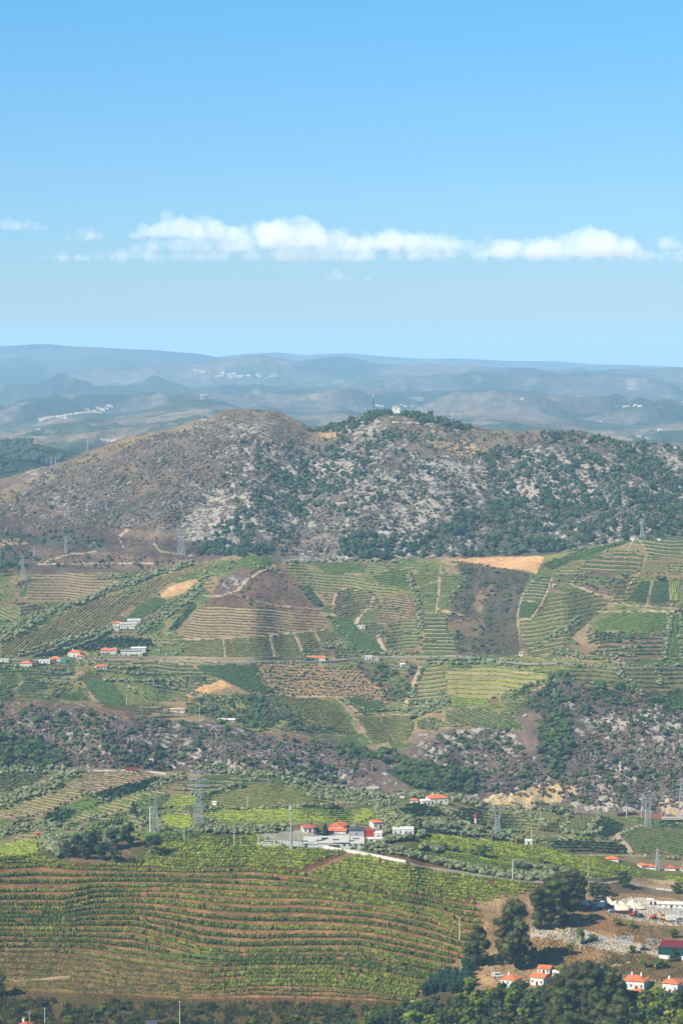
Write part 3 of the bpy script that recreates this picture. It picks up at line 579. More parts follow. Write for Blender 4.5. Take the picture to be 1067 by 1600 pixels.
mb_ = (GV >= Bm(GU[0])[None]) & (GV < Gt(GU[0])[None]); COV[mb_] *= np.array([1.24, 1.12, 1.06]); mb_ = (GV >= Pt(GU[0])[None]) & (GV < Cf(GU[0])[None]); COV[mb_] *= np.array([1.14, 1.08, 1.0])
# bare banks of the near terraces
Tm = Trow(GU.ravel(), GV.ravel()).reshape(GU.shape); tin = inpoly(TPOLY, WU, WV) & (Tm > 0)
ff = Tm - np.floor(Tm); nz = fbm(GU, GV, 18, 4, 33)
bank = (ff > .60) | (ff < .05)
soil = lin((138, 102, 66)) * ALB; bnk = lin((166, 122, 80)) * ALB; dry = lin((146, 122, 70)) * ALB; grn = lin((92, 92, 42)) * ALB
base = np.where(bank[..., None], bnk * (.65 + .7 * nz[..., None]), soil * (.6 + .7 * nz[..., None]))
lowl = np.clip((GV - 1484) / 14, 0, 1) * np.clip((350 - GU) / 70, 0, 1); lowl = np.clip(lowl * (.55 + .7 * nz), 0, 1)[..., None]
g2 = np.clip((fbm(GU, GV * 2.4, 9, 3, 44) - .5) * 5 + .3, 0, 1)[..., None]
lowc = dry * (.55 + .7 * nz[..., None]) * (1 - g2) + grn * g2
gmix = (np.clip((fbm(GU, GV * 2.5, 12, 4, 45) - .5) * 5, 0, .4))[..., None]; base = base * (1 - gmix) + lin((104, 104, 48)) * ALB * gmix
base = base * (1 - lowl) + lowc * lowl
COV[tin] = base[tin]; REL[tin] = .03
# general mottling of wild ground
wild = (ROCK > .04)[..., None]; mot = (.62 + .76 * fbm(GU, GV * 1.6, 26, 4, 55))[..., None]
ROCK = np.where(ROCK > .2, np.clip(ROCK + (fbm(GU, GV * 1.7, 52, 3, 66) - .5) * 1.1, .06, 1), ROCK)
COV = np.where(wild, COV * mot * np.where(GV < 900, 1.22, 1.08)[..., None], COV)
# soften relief steps
def blur(a, r):
    for ax in (0, 1):
        c = np.cumsum(np.pad(a, [(r + 1, r) if k == ax else (0, 0) for k in (0, 1)], mode='edge'), axis=ax)
        n = a.shape[ax]; hi = np.take(c, np.arange(2 * r + 1, 2 * r + 1 + n), axis=ax); lo = np.take(c, np.arange(0, n), axis=ax)
        a = (hi - lo) / (2 * r + 1)
    return a
REL = blur(REL, 5); ROCKS = blur(ROCK, 2)
ROCK = ROCKS

MT_M = terrain_mat('mountain_ground', fine=.22, contrast=.42, bumpd=2.5, rockcol=(124, 116, 106), rs=.11)
MT_P = terrain_mat('field_ground', fine=.5, contrast=.22, bumpd=.5)
MT_F = terrain_mat('near_ground', fine=.9, contrast=.38, bumpd=.5)
build_sheet('fore', 'hill', MT_F, 0, 5, 1.6, 1.35)
build_sheet('plat', 'valley_land', MT_P, 0, 4, 2.2, 1.6)
build_sheet('mid', 'mountain', MT_M, 0, 9, 1.7, 1.45)

# ------------------------------------------------------------------ far land behind the mountain
def far_range(name, crest, D0, D1, vbot, col, col2, seed, amp, scale, du=3.5, rows=40, rk=.0, patch=60):
    us = np.arange(-900, 2000, du); n = rows; t = np.linspace(0, 1, n)
    uu, tt = np.meshgrid(us, t); cr = crest(uu)
    v = vbot + (cr - vbot) * tt; D = D0 + (D1 - D0) * tt
    x, y, z = at(uu, v, D)
    w = np.sin(np.clip(tt * 1.15, 0, 1) * pi) ** .7 * .9 + .1
    z = z + (fbm(x, y, scale, 5, seed, True) - .55) * amp * w
    # skirt behind the crest
    xb, yb, zb = at(us, crest(us), D1 * 1.06 + 0 * us); zb = zb - amp * 2.5
    x = np.vstack([x, xb]); y = np.vstack([y, yb]); z = np.vstack([z, zb]); n += 1
    nn = fbm(x, y / 2, scale * .35, 5, seed + 5)[..., None]; n3 = fbm(x, y / 2.5, scale * .14, 3, seed + 9)[..., None]
    k = np.clip((nn - .5) * 6 + .5, 0, 1); c = (lin(col) * (1 - k) + lin(col2) * k) * ALB
    pk = np.clip((n3 - .71) * 14, 0, 1) * .5; c = c * (1 - pk) + lin((176, 158, 132)) * ALB * pk
    idx = np.arange(n * len(us)).reshape(n, len(us))
    q = np.stack([idx[:-1, :-1], idx[:-1, 1:], idx[1:, 1:], idx[1:, :-1]], -1).reshape(-1, 4)
    o = mesh_np(name, np.stack([x.ravel(), y.ravel(), z.ravel()], 1), q.ravel(), np.full(len(q), 4), MT_FAR, None, True,
                {'cover': ('FLOAT_COLOR', np.concatenate([c.reshape(-1, 3), np.ones((x.size, 1))], 1)), 'rocky': ('FLOAT', np.full(x.size, rk))})
    o['kind'] = 'structure'; return o
MT_FAR = terrain_mat('far_ground', fine=.02, contrast=.6, bumpd=25, rs=.02)
K_L = curve([(-400, 690), (0, 693), (50, 692), (90, 700), (130, 709), (170, 722), (230, 760), (400, 800), (1500, 800)])
K_A = curve([(-400, 660), (-60, 664), (0, 670), (40, 662), (90, 652), (140, 645), (180, 648), (230, 640), (280, 628), (315, 622), (350, 628), (400, 645), (470, 650), (540, 640), (620, 655), (760, 640), (860, 650), (960, 664), (1010, 668), (1067, 660), (1200, 650), (1500, 655)])
K_B = curve([(-400, 640), (0, 640), (100, 628), (200, 622), (300, 612), (380, 622), (450, 612), (520, 606), (600, 614), (700, 612), (760, 606), (820, 612), (900, 622), (1000, 618), (1067, 626), (1500, 620)])
K_C = curve([(-400, 610), (200, 604), (500, 604), (560, 600), (590, 592), (620, 588), (660, 592), (700, 586), (740, 584), (775, 580), (805, 576), (830, 575), (855, 582), (880, 587), (920, 584), (960, 586), (1000, 590), (1067, 600), (1200, 596), (1500, 600)])
K_D = curve([(-400, 580), (200, 578), (300, 572), (350, 564), (380, 558), (410, 556), (440, 562), (470, 566), (500, 560), (530, 556), (560, 562), (600, 572), (680, 580), (1500, 590)])
K_E = curve([(-400, 545), (-100, 544), (0, 540), (60, 537), (130, 541), (200, 545), (260, 549), (310, 553), (340, 560), (420, 575), (600, 590), (1500, 600)])
K_F = curve([(-400, 560), (300, 562), (340, 558), (380, 553), (430, 550), (480, 554), (540, 551), (600, 556), (650, 560), (720, 560), (790, 564), (860, 564), (930, 569), (1000, 571), (1067, 574), (1200, 572), (1500, 575)])
far_range('forest_hill', K_L, 3900, 4700, 800, (70, 78, 56), (60, 72, 50), 21, 40, 160, 4, 30, .12)
far_range('far_plain', K_A, 4600, 8200, 745, (74, 84, 58), (142, 124, 100), 23, 120, 420, 3, 110)
far_range('far_hills', K_B, 8300, 11000, 685, (58, 68, 50), (124, 110, 92), 25, 240, 700, 3, 90)
far_range('far_hills', K_C, 11200, 13600, 655, (54, 60, 50), (108, 96, 88), 27, 360, 1000, 3, 90)
far_range('far_hills', K_D, 13800, 15800, 632, (62, 66, 54), (118, 104, 92), 29, 340, 1300, 3, 70)
far_range('far_hills', K_E, 16000, 18500, 615, (54, 62, 48), (104, 96, 84), 31, 380, 1500, 3, 80)
far_range('far_hills', K_F, 18800, 21500, 600, (80, 80, 70), (90, 84, 76), 33, 120, 2200, 5, 30)
# land under and beyond everything, out past the horizon
gb = MB().box(-9000, 9000, 100, 34000, -40, 25).build('ground', mat('far_soil', (92, 88, 70), var=.3, scale=.002)); gb['kind'] = 'structure'

# ------------------------------------------------------------------ haze
hm = bpy.data.materials.new('haze_air'); hm.use_nodes = True; hn = hm.node_tree
for n_ in list(hn.nodes):
    if n_.type == 'BSDF_PRINCIPLED': hn.nodes.remove(n_)
pv = hn.nodes.new('ShaderNodeVolumePrincipled'); pv.inputs['Density'].default_value = HAZE
pv.inputs['Color'].default_value = (0.42, 0.73, 1.0, 1); pv.inputs['Anisotropy'].default_value = 0.0
hn.links.new(pv.outputs[0], [n_ for n_ in hn.nodes if n_.type == 'OUTPUT_MATERIAL'][0].inputs['Volume'])
hz = MB().box(-11000, 11000, -400, 36000, -42, CAMZ + 190).build('haze', hm); hz['kind'] = 'stuff'
# ------------------------------------------------------------------ plant shapes
def ico(sub):
    t = (1 + 5 ** .5) / 2
    V = np.array([(-1, t, 0), (1, t, 0), (-1, -t, 0), (1, -t, 0), (0, -1, t), (0, 1, t), (0, -1, -t), (0, 1, -t), (t, 0, -1), (t, 0, 1), (-t, 0, -1), (-t, 0, 1)], float)
    Fc = [(0, 11, 5), (0, 5, 1), (0, 1, 7), (0, 7, 10), (0, 10, 11), (1, 5, 9), (5, 11, 4), (11, 10, 2), (10, 7, 6), (7, 1, 8), (3, 9, 4), (3, 4, 2), (3, 2, 6), (3, 6, 8), (3, 8, 9), (4, 9, 5), (2, 4, 11), (6, 2, 10), (8, 6, 7), (9, 8, 1)]
    V = V / np.linalg.norm(V[0]); V = list(map(tuple, V))
    for _ in range(sub):
        cache = {}; nf = []
        def mid(a, b):
            k = (min(a, b), max(a, b))
            if k not in cache:
                m = (np.array(V[a]) + np.array(V[b])) / 2; V.append(tuple(m / np.linalg.norm(m))); cache[k] = len(V) - 1
            return cache[k]
        for a, b, c in Fc:
            x, y, z = mid(a, b), mid(b, c), mid(c, a); nf += [(a, x, z), (b, y, x), (c, z, y), (x, y, z)]
        Fc = nf
    return np.array(V), np.array(Fc)
I0 = ico(0); I1 = ico(1)

def lumps(seed, n, base, r=(.3, .5), sq=.8, jit=.22, shape='round'):
    """unit-height crown: several uneven lumps, foot at z=0, about one unit high"""
    g = np.random.default_rng(seed); Vs, Fs, k = [], [], 0
    for i in range(n):
        if shape == 'cone':
            z = (i + .5) / n; c = np.array([g.normal(0, .05), g.normal(0, .05), z * .85 + .05]); rr = .34 * (1 - z) + .08
        else:
            a = g.uniform(0, 2 * pi); q = g.uniform(0, .34) if n > 1 else 0; z = g.uniform(.25, .68) if i else .45
            c = np.array([cos(a) * q, sin(a) * q, z]); rr = g.uniform(*r)
        b = I1 if base else I0
        v = b[0] * (1 + g.normal(0, jit, (len(b[0]), 1))) * rr * np.array([1, 1, sq]) + c
        Vs.append(v); Fs.append(b[1] + k); k += len(v)
    V = np.vstack(Vs); V[:, 2] = np.maximum(V[:, 2], -.03); return V, np.vstack(Fs)

def cards(g, centers, radii, n, size, flat=.75):
    """small leaf-spray faces spread on and in lumps"""
    i = g.integers(0, len(centers), n); d = g.normal(size=(n, 3)); d /= np.linalg.norm(d, axis=1)[:, None]
    r = g.uniform(.72, 1.06, n) * radii[i]; p = centers[i] + d * r[:, None] * np.array([1, 1, flat])
    nrm = d + g.normal(0, .55, (n, 3)); nrm /= np.linalg.norm(nrm, axis=1)[:, None]
    t = np.cross(nrm, g.normal(size=(n, 3))); t /= np.linalg.norm(t, axis=1)[:, None]; b = np.cross(nrm, t)
    s = size * g.uniform(.6, 1.4, n)[:, None]
    V = np.stack([p + t * s, p - t * s * .5 + b * s * .8, p - t * s * .5 - b * s * .8], 1).reshape(-1, 3)
    return V, np.arange(3 * n).reshape(n, 3)

def join_vf(parts):
    Vs, Fs, k = [], [], 0
    for v, f in parts: Vs.append(v); Fs.append(f + k); k += len(v)
    return np.vstack(Vs), np.vstack(Fs)

def me_vf(name, V, Fc, mt, smooth=False):
    o = mesh_np(name, V, Fc.ravel(), np.full(len(Fc), 3), mt, None, smooth); me = o.data
    bpy.data.objects.remove(o); return me

def scatter_join(name, protos, P, S, mt, label=None, parent=None, seed=1, smooth=False, tilt=0):
    """many tiny uncountable pieces of real geometry joined into one mesh (kind stuff)"""
    g = np.random.default_rng(seed); Vs, Fs, k = [], [], 0
    ch = g.integers(0, len(protos), len(P)); P = np.asarray(P, float); S = np.asarray(S, float)
    if S.ndim == 1: S = np.stack([S, S, S], 1)
    for c, (v, f) in enumerate(protos):
        m = ch == c
        if not m.any(): continue
        p, s = P[m], S[m]; n = len(p); a = g.uniform(0, 2 * pi, n)
        q = v[None] * s[:, None, :]
        if tilt:
            b = g.normal(0, tilt, n)[:, None]; q = np.stack([q[..., 0], q[..., 1] * np.cos(b) - q[..., 2] * np.sin(b), q[..., 1] * np.sin(b) + q[..., 2] * np.cos(b)], -1)
        x = q[..., 0] * np.cos(a)[:, None] - q[..., 1] * np.sin(a)[:, None]; y = q[..., 0] * np.sin(a)[:, None] + q[..., 1] * np.cos(a)[:, None]
        w = np.stack([x, y, q[..., 2]], -1) + p[:, None, :]
        Vs.append(w.reshape(-1, 3)); Fs.append((f[None] + (np.arange(n) * len(v))[:, None, None]).reshape(-1, 3) + k); k += n * len(v)
    V, Fc = np.vstack(Vs), np.vstack(Fs)
    o = mesh_np(name, V, Fc.ravel(), np.full(len(Fc), 3), mt, parent, smooth)
    o['kind'] = 'stuff'
    if label: o['label'] = label
    return o

M_PINE = leafmat('pine_leaf', (68, 88, 56), (40, 60, 44), .12, .22)
M_OLIVE = leafmat('olive_leaf', (144, 148, 106), (84, 96, 60), .25, .2)
M_OAK = leafmat('oak_leaf', (84, 104, 48), (46, 64, 36), .15, .25)
M_EUC = leafmat('eucalyptus_leaf', (98, 102, 50), (42, 50, 28), .35, .15)
M_WOOD = leafmat('wood_leaf', (138, 148, 48), (72, 88, 30), .22, .3)
M_REED = leafmat('reed_leaf', (62, 100, 78), (34, 66, 56), .6, .1)
M_BARK = mat('bark', (118, 100, 84), var=.35, scale=1.5)
M_ROCK = mat('rock', (136, 127, 117), rough=.95, col2=(90, 80, 71), scale=.14, bump=.4)
M_CREAM = mat('cream_rock', (226, 200, 152), rough=.95, var=.25, scale=.4)
MV = {'dark': leafmat('vine_dark', (84, 104, 46), (50, 70, 34), .35), 'mid': leafmat('vine_green', (108, 126, 52), (66, 86, 36), .35),
      'lime': leafmat('vine_lime', (150, 158, 58), (104, 120, 42), .3), 'olive': leafmat('vine_olive', (124, 122, 62), (80, 88, 46), .3),
      'brown': leafmat('vine_brown', (112, 100, 62), (68, 70, 44), .3)}
M_WALL = mat('dry_stone', (172, 152, 120), var=.4, scale=1.2, bump=.3)

# ------------------------------------------------------------------ ribbons of vines and walls
def ribbon(u, v, hgt, wid, jit, g, z0=-.15, sub=None, box=False):
    """hedge or wall following ground points; u, v photograph pixels along the row"""
    x, y, z = surf(u, v); n = len(x)
    dx = np.gradient(x); dy = np.gradient(y); L = np.hypot(dx, dy) + 1e-6; nx, ny = -dy / L, dx / L
    hh = hgt * (1 + g.normal(0, jit, n)); w = wid * (1 + g.normal(0, jit, n)) / 2
    if box: prof = [(-1, 0), (-1, 1), (1, 1), (1, 0)]
    else: prof = [(-.6, 0), (-1, .55), (-.35, 1), (.4, .95), (1, .5), (.6, 0)]
    V = []
    for a, b in prof:
        j = g.normal(0, jit * .5, n) if not box else 0
        V.append(np.stack([x + nx * w * (a + j), y + ny * w * (a + j), z + z0 + (hh - z0) * (b + (j * .4 if b > 0 and not box else 0))], 1))
    V = np.stack(V, 1); k = len(prof)
    i = np.arange(n - 1)[:, None] * k + np.arange(k - 1)[None, :]
    q = np.stack([i, i + k, i + k + 1, i + 1], -1).reshape(-1, 4)
    return V.reshape(-1, 3), q

def rows_of(poly, ang, sp, wob=1.0, seed=0, step=5.0):
    """straight-ish rows clipped to an outline (photograph pixels)"""
    g = np.random.default_rng(seed); p = np.asarray(poly, float); c, s = cos(radians(ang)), sin(radians(ang))
    cx, cy = p.mean(0); q = p - (cx, cy); a = q[:, 0] * c + q[:, 1] * s; b = -q[:, 0] * s + q[:, 1] * c
    out = []; ph = g.uniform(0, 6.28); t = b.min() + sp * .6
    while t < b.max() - sp * .3:
        aa = np.arange(a.min(), a.max(), step); bb = t + wob * np.sin(aa / 28. + ph) + wob * .5 * np.sin(aa / 11. + ph * 2)
        U = cx + aa * c - bb * s; V_ = cy + aa * s + bb * c; ins = inpoly(poly, U, V_)
        i = 0
        while i < len(ins):
            if ins[i]:
                j = i
                while j + 1 < len(ins) and ins[j + 1]: j += 1
                if j - i >= 1: out.append((U[i:j + 1], V_[i:j + 1]))
                i = j + 1
            else: i += 1
        t += sp * g.uniform(.85, 1.15)
    return out

def quad_obj(name, V, q, mt, parent): return mesh_np(name, V, q.ravel(), np.full(len(q), 4), mt, parent)

vseed = 100
for lab, poly, soilc, key, ang, sp, hh, kind in FIELDS:
    vseed += 1; g = np.random.default_rng(vseed)
    near = np.mean([p[1] for p in poly]) > 1200
    p = np.mean(np.array(poly), 0); x, y, z = surf([p[0]], [p[1]])
    root = empty('vineyard', (x[0], y[0], z[0])); tag(root, lab, 'vineyard', 'vineyards across the valley')
    inv = Matrix.Translation((-x[0], -y[0], -z[0]))
    for (U, V_) in rows_of(poly, ang, sp, .8 if kind == 'h' else 1.3, vseed, 3.2):
        if kind == 'w':
            a, b = ribbon(U, V_, .62, .5, .3, g, box=True); a[:, 0] -= x[0]; a[:, 1] -= y[0]; a[:, 2] -= z[0]
            quad_obj('terrace_wall', a, b, M_WALL, root)
            V_ = V_ - sp * .35
        a, b = ribbon(U, V_, hh, 1.5 if kind == 'h' else 1.9, .3, g); a[:, 0] -= x[0]; a[:, 1] -= y[0]; a[:, 2] -= z[0]
        quad_obj('vine_row', a, b, MV[key], root)

# ---- small terraces and hedges between the named fields, too many and too thin to pick apart
g = np.random.default_rng(313); taken = np.zeros(COV.shape[:2], bool)
for f in [ff_[1] for ff_ in FIELDS] + [SCRUB, KNOLL, ORCH] + [b[1] for b in BARE]:
    s_ = win(f); taken[s_] |= inpoly(f, GU[s_], GV[s_])
fv, fq, k0 = [], [], 0; wv, wq, k1 = [], [], 0; EXTRA = []
for (u0, u1, v0, v1, du_, dv_) in [(-80, 1150, 868, 1150, 44, 22), (-80, 1150, 1208, 1330, 40, 20)]:
    for vv in np.arange(v0, v1, dv_):
        for uu in np.arange(u0, u1, du_):
            c = np.array([uu + g.uniform(-8, 8), vv + g.uniform(-4, 4)])
            if v0 == 868 and not (Bm(c[0]) + 4 < c[1] < Gt(c[0]) - 4): continue
            if v0 == 1208 and not (Pt(c[0]) + 3 < c[1] < Cf(c[0]) - 3): continue
            q = [c + d * np.array([g.uniform(.8, 1.25), g.uniform(.8, 1.25)]) for d in (np.array([-du_ * .45, -dv_ * .45]), np.array([du_ * .45, -dv_ * .4]), np.array([du_ * .48, dv_ * .45]), np.array([-du_ * .42, dv_ * .45]))]
            ang = g.choice([g.normal(3, 6), g.normal(3, 6), g.uniform(-40, 50)]); hh = g.uniform(.8, 1.5); col = g.integers(0, 3)
            wl = g.random() < .45
            EXTRA.append(c)
            for (U, V_) in rows_of([tuple(t) for t in q], ang, g.uniform(3.4, 6), 1.2, int(g.integers(1e6)), 3.4):
                keep = ~samp(taken, U, V_)
                if keep.sum() < 3 or keep.sum() < len(U) * .6: continue
                U, V_ = U[keep], V_[keep]
                a, b = ribbon(U, V_, hh, 1.6, .4, g); fv.append(a); fq.append(b + k0); k0 += len(a)
                if wl: a, b = ribbon(U, V_ + 1.4, .5, .5, .4, g, box=True); wv.append(a); wq.append(b + k1); k1 += len(a)
o = quad_obj('vine_rows', np.vstack(fv), np.vstack(fq), MV['mid'], None); o['kind'] = 'stuff'; o['label'] = 'thin vine and hedge lines between the larger fields'
o = quad_obj('terrace_walls', np.vstack(wv), np.vstack(wq), M_WALL, None); o['kind'] = 'stuff'; o['label'] = 'low dry stone lines between the small terraces'

# ---- the big terraced vineyard in front, one bushy row per terrace, and the dense blocks on its crown
def bushy(root, ox, U, V_, hgt, wid, mt, g, name='vine_row', gaps=.06, leafn=1.6):
    x, y, z = surf(U, V_)
    a, b = ribbon(U, V_, hgt * .9, wid, .28, g)
    # gaps where vines are missing
    n = len(U); keep = np.ones(n - 1, bool); gp = fbm(U, V_ * 3, 16, 3, int(g.integers(999)))
    keep &= gp[:-1] > np.quantile(gp, gaps); b = b.reshape(n - 1, 5, 4)[keep].reshape(-1, 4)
    kk = np.where(keep)[0]; m = int(len(kk) * leafn)
    if len(kk) < 3: return
    i = g.choice(kk, m); f = g.uniform(0, 1, m)
    c = np.stack([x[i] * (1 - f) + x[i + 1] * f, y[i] * (1 - f) + y[i + 1] * f, z[i] * (1 - f) + z[i + 1] * f], 1)
    off = g.normal(0, 1, (m, 3)) * np.array([.2, wid * .35, hgt * .22]); c += off; c[:, 2] += hgt * .72
    d = g.normal(size=(m, 3)); d /= np.linalg.norm(d, axis=1)[:, None]; t = np.cross(d, g.normal(size=(m, 3))); t /= np.linalg.norm(t, axis=1)[:, None]; e = np.cross(d, t)
    s = g.uniform(.22, .5, m)[:, None]
    lv = np.stack([c + t * s, c + e * s, c - t * s, c - e * s], 1).reshape(-1, 3); lq = np.arange(4 * m).reshape(m, 4) + len(a)
    V = np.vstack([a, lv]) - np.array(ox); q = np.vstack([b, lq])
    quad_obj(name, V, q, mt, root)

g = np.random.default_rng(77)
x, y, z = surf([330], [1470]); ox = (x[0], y[0], z[0])
root = empty('vineyard', ox); tag(root, 'big terraced hillside vineyard with long wavy green rows over orange brown banks', 'vineyard')
M_NEAR = [leafmat('near_vine_deep', (104, 118, 38), (50, 68, 24), .4), leafmat('near_vine_fresh', (138, 144, 48), (74, 90, 30), .35), leafmat('near_vine_dry', (130, 122, 62), (84, 84, 42), .4)]
for T in range(0, 22):
    for off_, hg in ((.44, 2.0), (.14, 1.4)):
        if off_ == .14 and (T % 2 == 1): continue
        TT = T + off_
        U = np.arange(-120, 757, 1.25); V_ = row_v(U, TT) + .5 * np.sin(U / 37. + T) + .3 * np.sin(U / 15. + 2 * T)
        ok = inpoly(TPOLY, U, V_)
        # rows break off at the orange gully on the right and in the weedy lower left
        edge = 752 - max(0, (T - 5)) * 5.8 + 10 * math.sin(T * 2.1); ok &= U < edge
        low = (V_ > 1488 + 5 * np.sin(U / 19. + T)) & (U < 335 + 34 * math.sin(T * 1.7 + off_ * 9))
        segs = []
        cuts = sorted(g.uniform(-100, 740, g.integers(1, 4)))
        for a_, b_ in zip([-130] + cuts, cuts + [770]):
            m = ok & (U > a_ + 2) & (U < b_ - 2)
            if m.sum() < 12: continue
            for mm, lw in ((m & low, 1), (m & ~low, 0)):
                if mm.sum() < 10: continue
                uu, vv = U[mm], V_[mm] + (g.uniform(-.8, .8))
                mt = M_NEAR[2] if lw else M_NEAR[1 if (g.random() < .35 or (T > 14)) else 0]
                h2 = (hg * .5 if lw else hg * g.uniform(.8, 1.15))
                if vv.mean() > 1478 and uu.mean() < 335: mt = M_NEAR[2]
                if T > 19: h2 *= .6; mt = M_NEAR[2]
                bushy(root, ox, uu, vv, h2, 1.6 if not lw else .8, mt, g, gaps=.06 if not lw else .3, leafn=2.2 if not lw else 1.0)
MFRESH = leafmat('crest_vine', (146, 154, 52), (84, 102, 32), .35)
def block(lab, poly, ang, sp, mt, hg=1.7, wob=1.5, seed=1, wid=1.5):
    p = np.mean(np.array(poly), 0); x, y, z = surf([p[0]], [p[1]]); ox = (x[0], y[0], z[0]); g = np.random.default_rng(seed)
    r = empty('vineyard', ox); tag(r, lab, 'vineyard')
    for (U, V_) in rows_of(poly, ang, sp, wob, seed, 1.6): bushy(r, ox, U, V_, hg * g.uniform(.9, 1.1), wid, mt[int(g.integers(len(mt)))] if isinstance(mt, list) else mt, g, gaps=.03, leafn=1.8)
block('dense green vineyard on the crown of the hill in front of the winery', [(-120, 1340), (-20, 1336), (60, 1338), (100, 1350), (200, 1354), (215, 1340), (250, 1322), (310, 1312), (400, 1306), (450, 1324), (543, 1333), (500, 1346), (470, 1362), (400, 1357), (300, 1359), (150, 1356), (60, 1350), (-120, 1350)], 1.5, 4.4, [M_NEAR[1], MFRESH, MFRESH], 1.6, 1.5, 5)
block('dense light green vineyard below the white retaining wall', [(484, 1364), (520, 1352), (556, 1337), (640, 1354), (700, 1366), (840, 1380), (838, 1392), (800, 1402), (760, 1410), (734, 1404), (596, 1386), (500, 1370)], 6, 4.6, [M_NEAR[1], MFRESH, MV['lime']], 1.5, 1.2, 6)
block('sunlit yellow green vineyard on the long ridge right of the winery', [(640, 1302), (700, 1308), (780, 1317), (860, 1328), (940, 1346), (1010, 1366), (1000, 1372), (900, 1356), (800, 1340), (730, 1330), (660, 1318)], 14, 3.6, [MV['lime'], MFRESH, MFRESH], 1.3, .8, 7)
block('smooth lime green vineyard below the yellow ridge, above the olive hedge', [(660, 1325), (740, 1338), (820, 1350), (930, 1364), (990, 1374), (900, 1373), (800, 1366), (700, 1348), (650, 1332)], 10, 3.8, [MV['lime'], MV['mid']], 1.1, .8, 8)
block('yellow green field beside the road behind the ridge end', [(1030, 1372), (1067, 1370), (1200, 1374), (1200, 1384), (1067, 1386), (1040, 1382)], 4, 3.6, MV['lime'], 1.0, .8, 9)
block('short rows of green vines in front of the plateau pylon', [(215, 1303), (300, 1301), (332, 1303), (302, 1311), (250, 1318), (232, 1314)], 4, 3.8, MV['mid'], 1.3, 1, 10)

# ------------------------------------------------------------------ rocks
RP0 = []
for s in range(6):
    g = np.random.default_rng(500 + s); v = I0[0] * (1 + g.normal(0, .22, (12, 1))) * np.array([1, .8, .85]); RP0.append((v, I0[1]))
RP1 = []
for s in range(5):
    g = np.random.default_rng(520 + s); v = I1[0] * (1 + g.normal(0, .13, (42, 1))) * np.array([1, .75, .95])
    v = v + .12 * np.sign(v) * (np.abs(v) > .55); RP1.append(me_vf('boulder', v, I1[1], M_ROCK))

def scat(poly, n, seed, clump=0, cs=24, thr=.5):
    g = np.random.default_rng(seed); p = np.asarray(poly, float); lo, hi = p.min(0), p.max(0); U, V_ = [], []
    tot = 0
    while tot < n:
        u = g.uniform(lo[0], hi[0], n * 3); v = g.uniform(lo[1], hi[1], n * 3); m = inpoly(poly, u, v)
        if clump: m &= fbm(u, v * 1.5, cs, 3, seed) > thr + g.normal(0, .03, len(u))
        U.append(u[m]); V_.append(v[m]); tot += m.sum()
    return np.concatenate(U)[:n], np.concatenate(V_)[:n]

MTN_R = [(380, 690), (480, 684), (560, 690), (700, 720), (800, 700), (950, 715), (1067, 725), (1180, 740), (1180, 800), (900, 830), (700, 850), (540, 868), (440, 868), (390, 800), (330, 760)]
MTN_L = [(-100, 800), (0, 775), (60, 745), (150, 705), (240, 680), (330, 665), (400, 680), (400, 720), (330, 780), (260, 830), (60, 830), (-100, 840)]
GRG_L = [(-100, 1100), (140, 1112), (300, 1134), (470, 1158), (600, 1185), (560, 1230), (480, 1215), (300, 1203), (0, 1200), (-100, 1200)]
GRG_R = [(690, 1150), (790, 1140), (850, 1220), (870, 1235), (900, 1180), (920, 1120), (990, 1100), (1180, 1120), (1180, 1265), (960, 1265), (880, 1255), (760, 1240), (700, 1215), (650, 1190)]
P, S = [], []
for poly, n, seed, s0, s1, cl in [(MTN_R, 5200, 1, .6, 2.6, 1), (MTN_L, 4800, 2, .5, 2.4, 1), (GRG_L, 1900, 3, .5, 1.7, 1), (GRG_R, 2600, 4, .5, 1.8, 1), (KNOLL, 200, 5, .4, 1.0, 0), ([(300, 662), (400, 640), (450, 655), (520, 690), (440, 700), (300, 700)], 500, 7, .4, 1.3, 0), ([(590, 658), (640, 655), (780, 677), (880, 678), (880, 700), (720, 722), (640, 690)], 900, 8, .4, 1.8, 0),
                               ([(780, 1095), (860, 1060), (1000, 1085), (1030, 1110), (900, 1110), (820, 1130)], 250, 6, .4, 1.3, 0)]:
    u, v = scat(poly, n, seed, cl, 20, .47); kp = ~inpoly(CUT, u, v); u, v = u[kp], v[kp]; n = len(u); x, y, z = surf(u, v); g = np.random.default_rng(seed)
    s = s0 + (s1 - s0) * g.random(n) ** 2.6
    P.append(np.stack([x, y, z + s * .15], 1)); S.append(np.stack([s * g.uniform(.8, 1.6, n), s, s * g.uniform(.7, 1.5, n)], 1))
P = np.vstack(P); S = np.vstack(S)
scatter_join('rocks', RP0, P, S, M_ROCK, 'countless small grey rocks strewn over the mountain and gorge slopes', seed=3, tilt=.35)
def zone(u, v):
    if v < 668 and u > 560: return 'around the chapel on the summit'
    if v < 880:
        if u < 330: return 'on the brown western flank of the mountain'
        if v > 812: return 'at the shady foot of the mountain'
        if v < 705: return 'along the crest of the mountain'
        return 'on the rocky central face of the mountain' if u < 640 else 'on the rugged eastern face of the mountain'
    if v < 1060: return 'in the dark scrub patch between the vineyards' if 690 < u < 840 else 'among the upper fields'
    if u > 640: return 'in the deep ravine of the gorge' if 780 < u < 905 else 'on the eastern gorge wall' if u >= 905 else 'on the slope above the cream rock cut'
    return 'on the rocky gorge wall behind the near plateau' if v > 1130 else 'on the scrubby rim of the gorge'
g = np.random.default_rng(41)
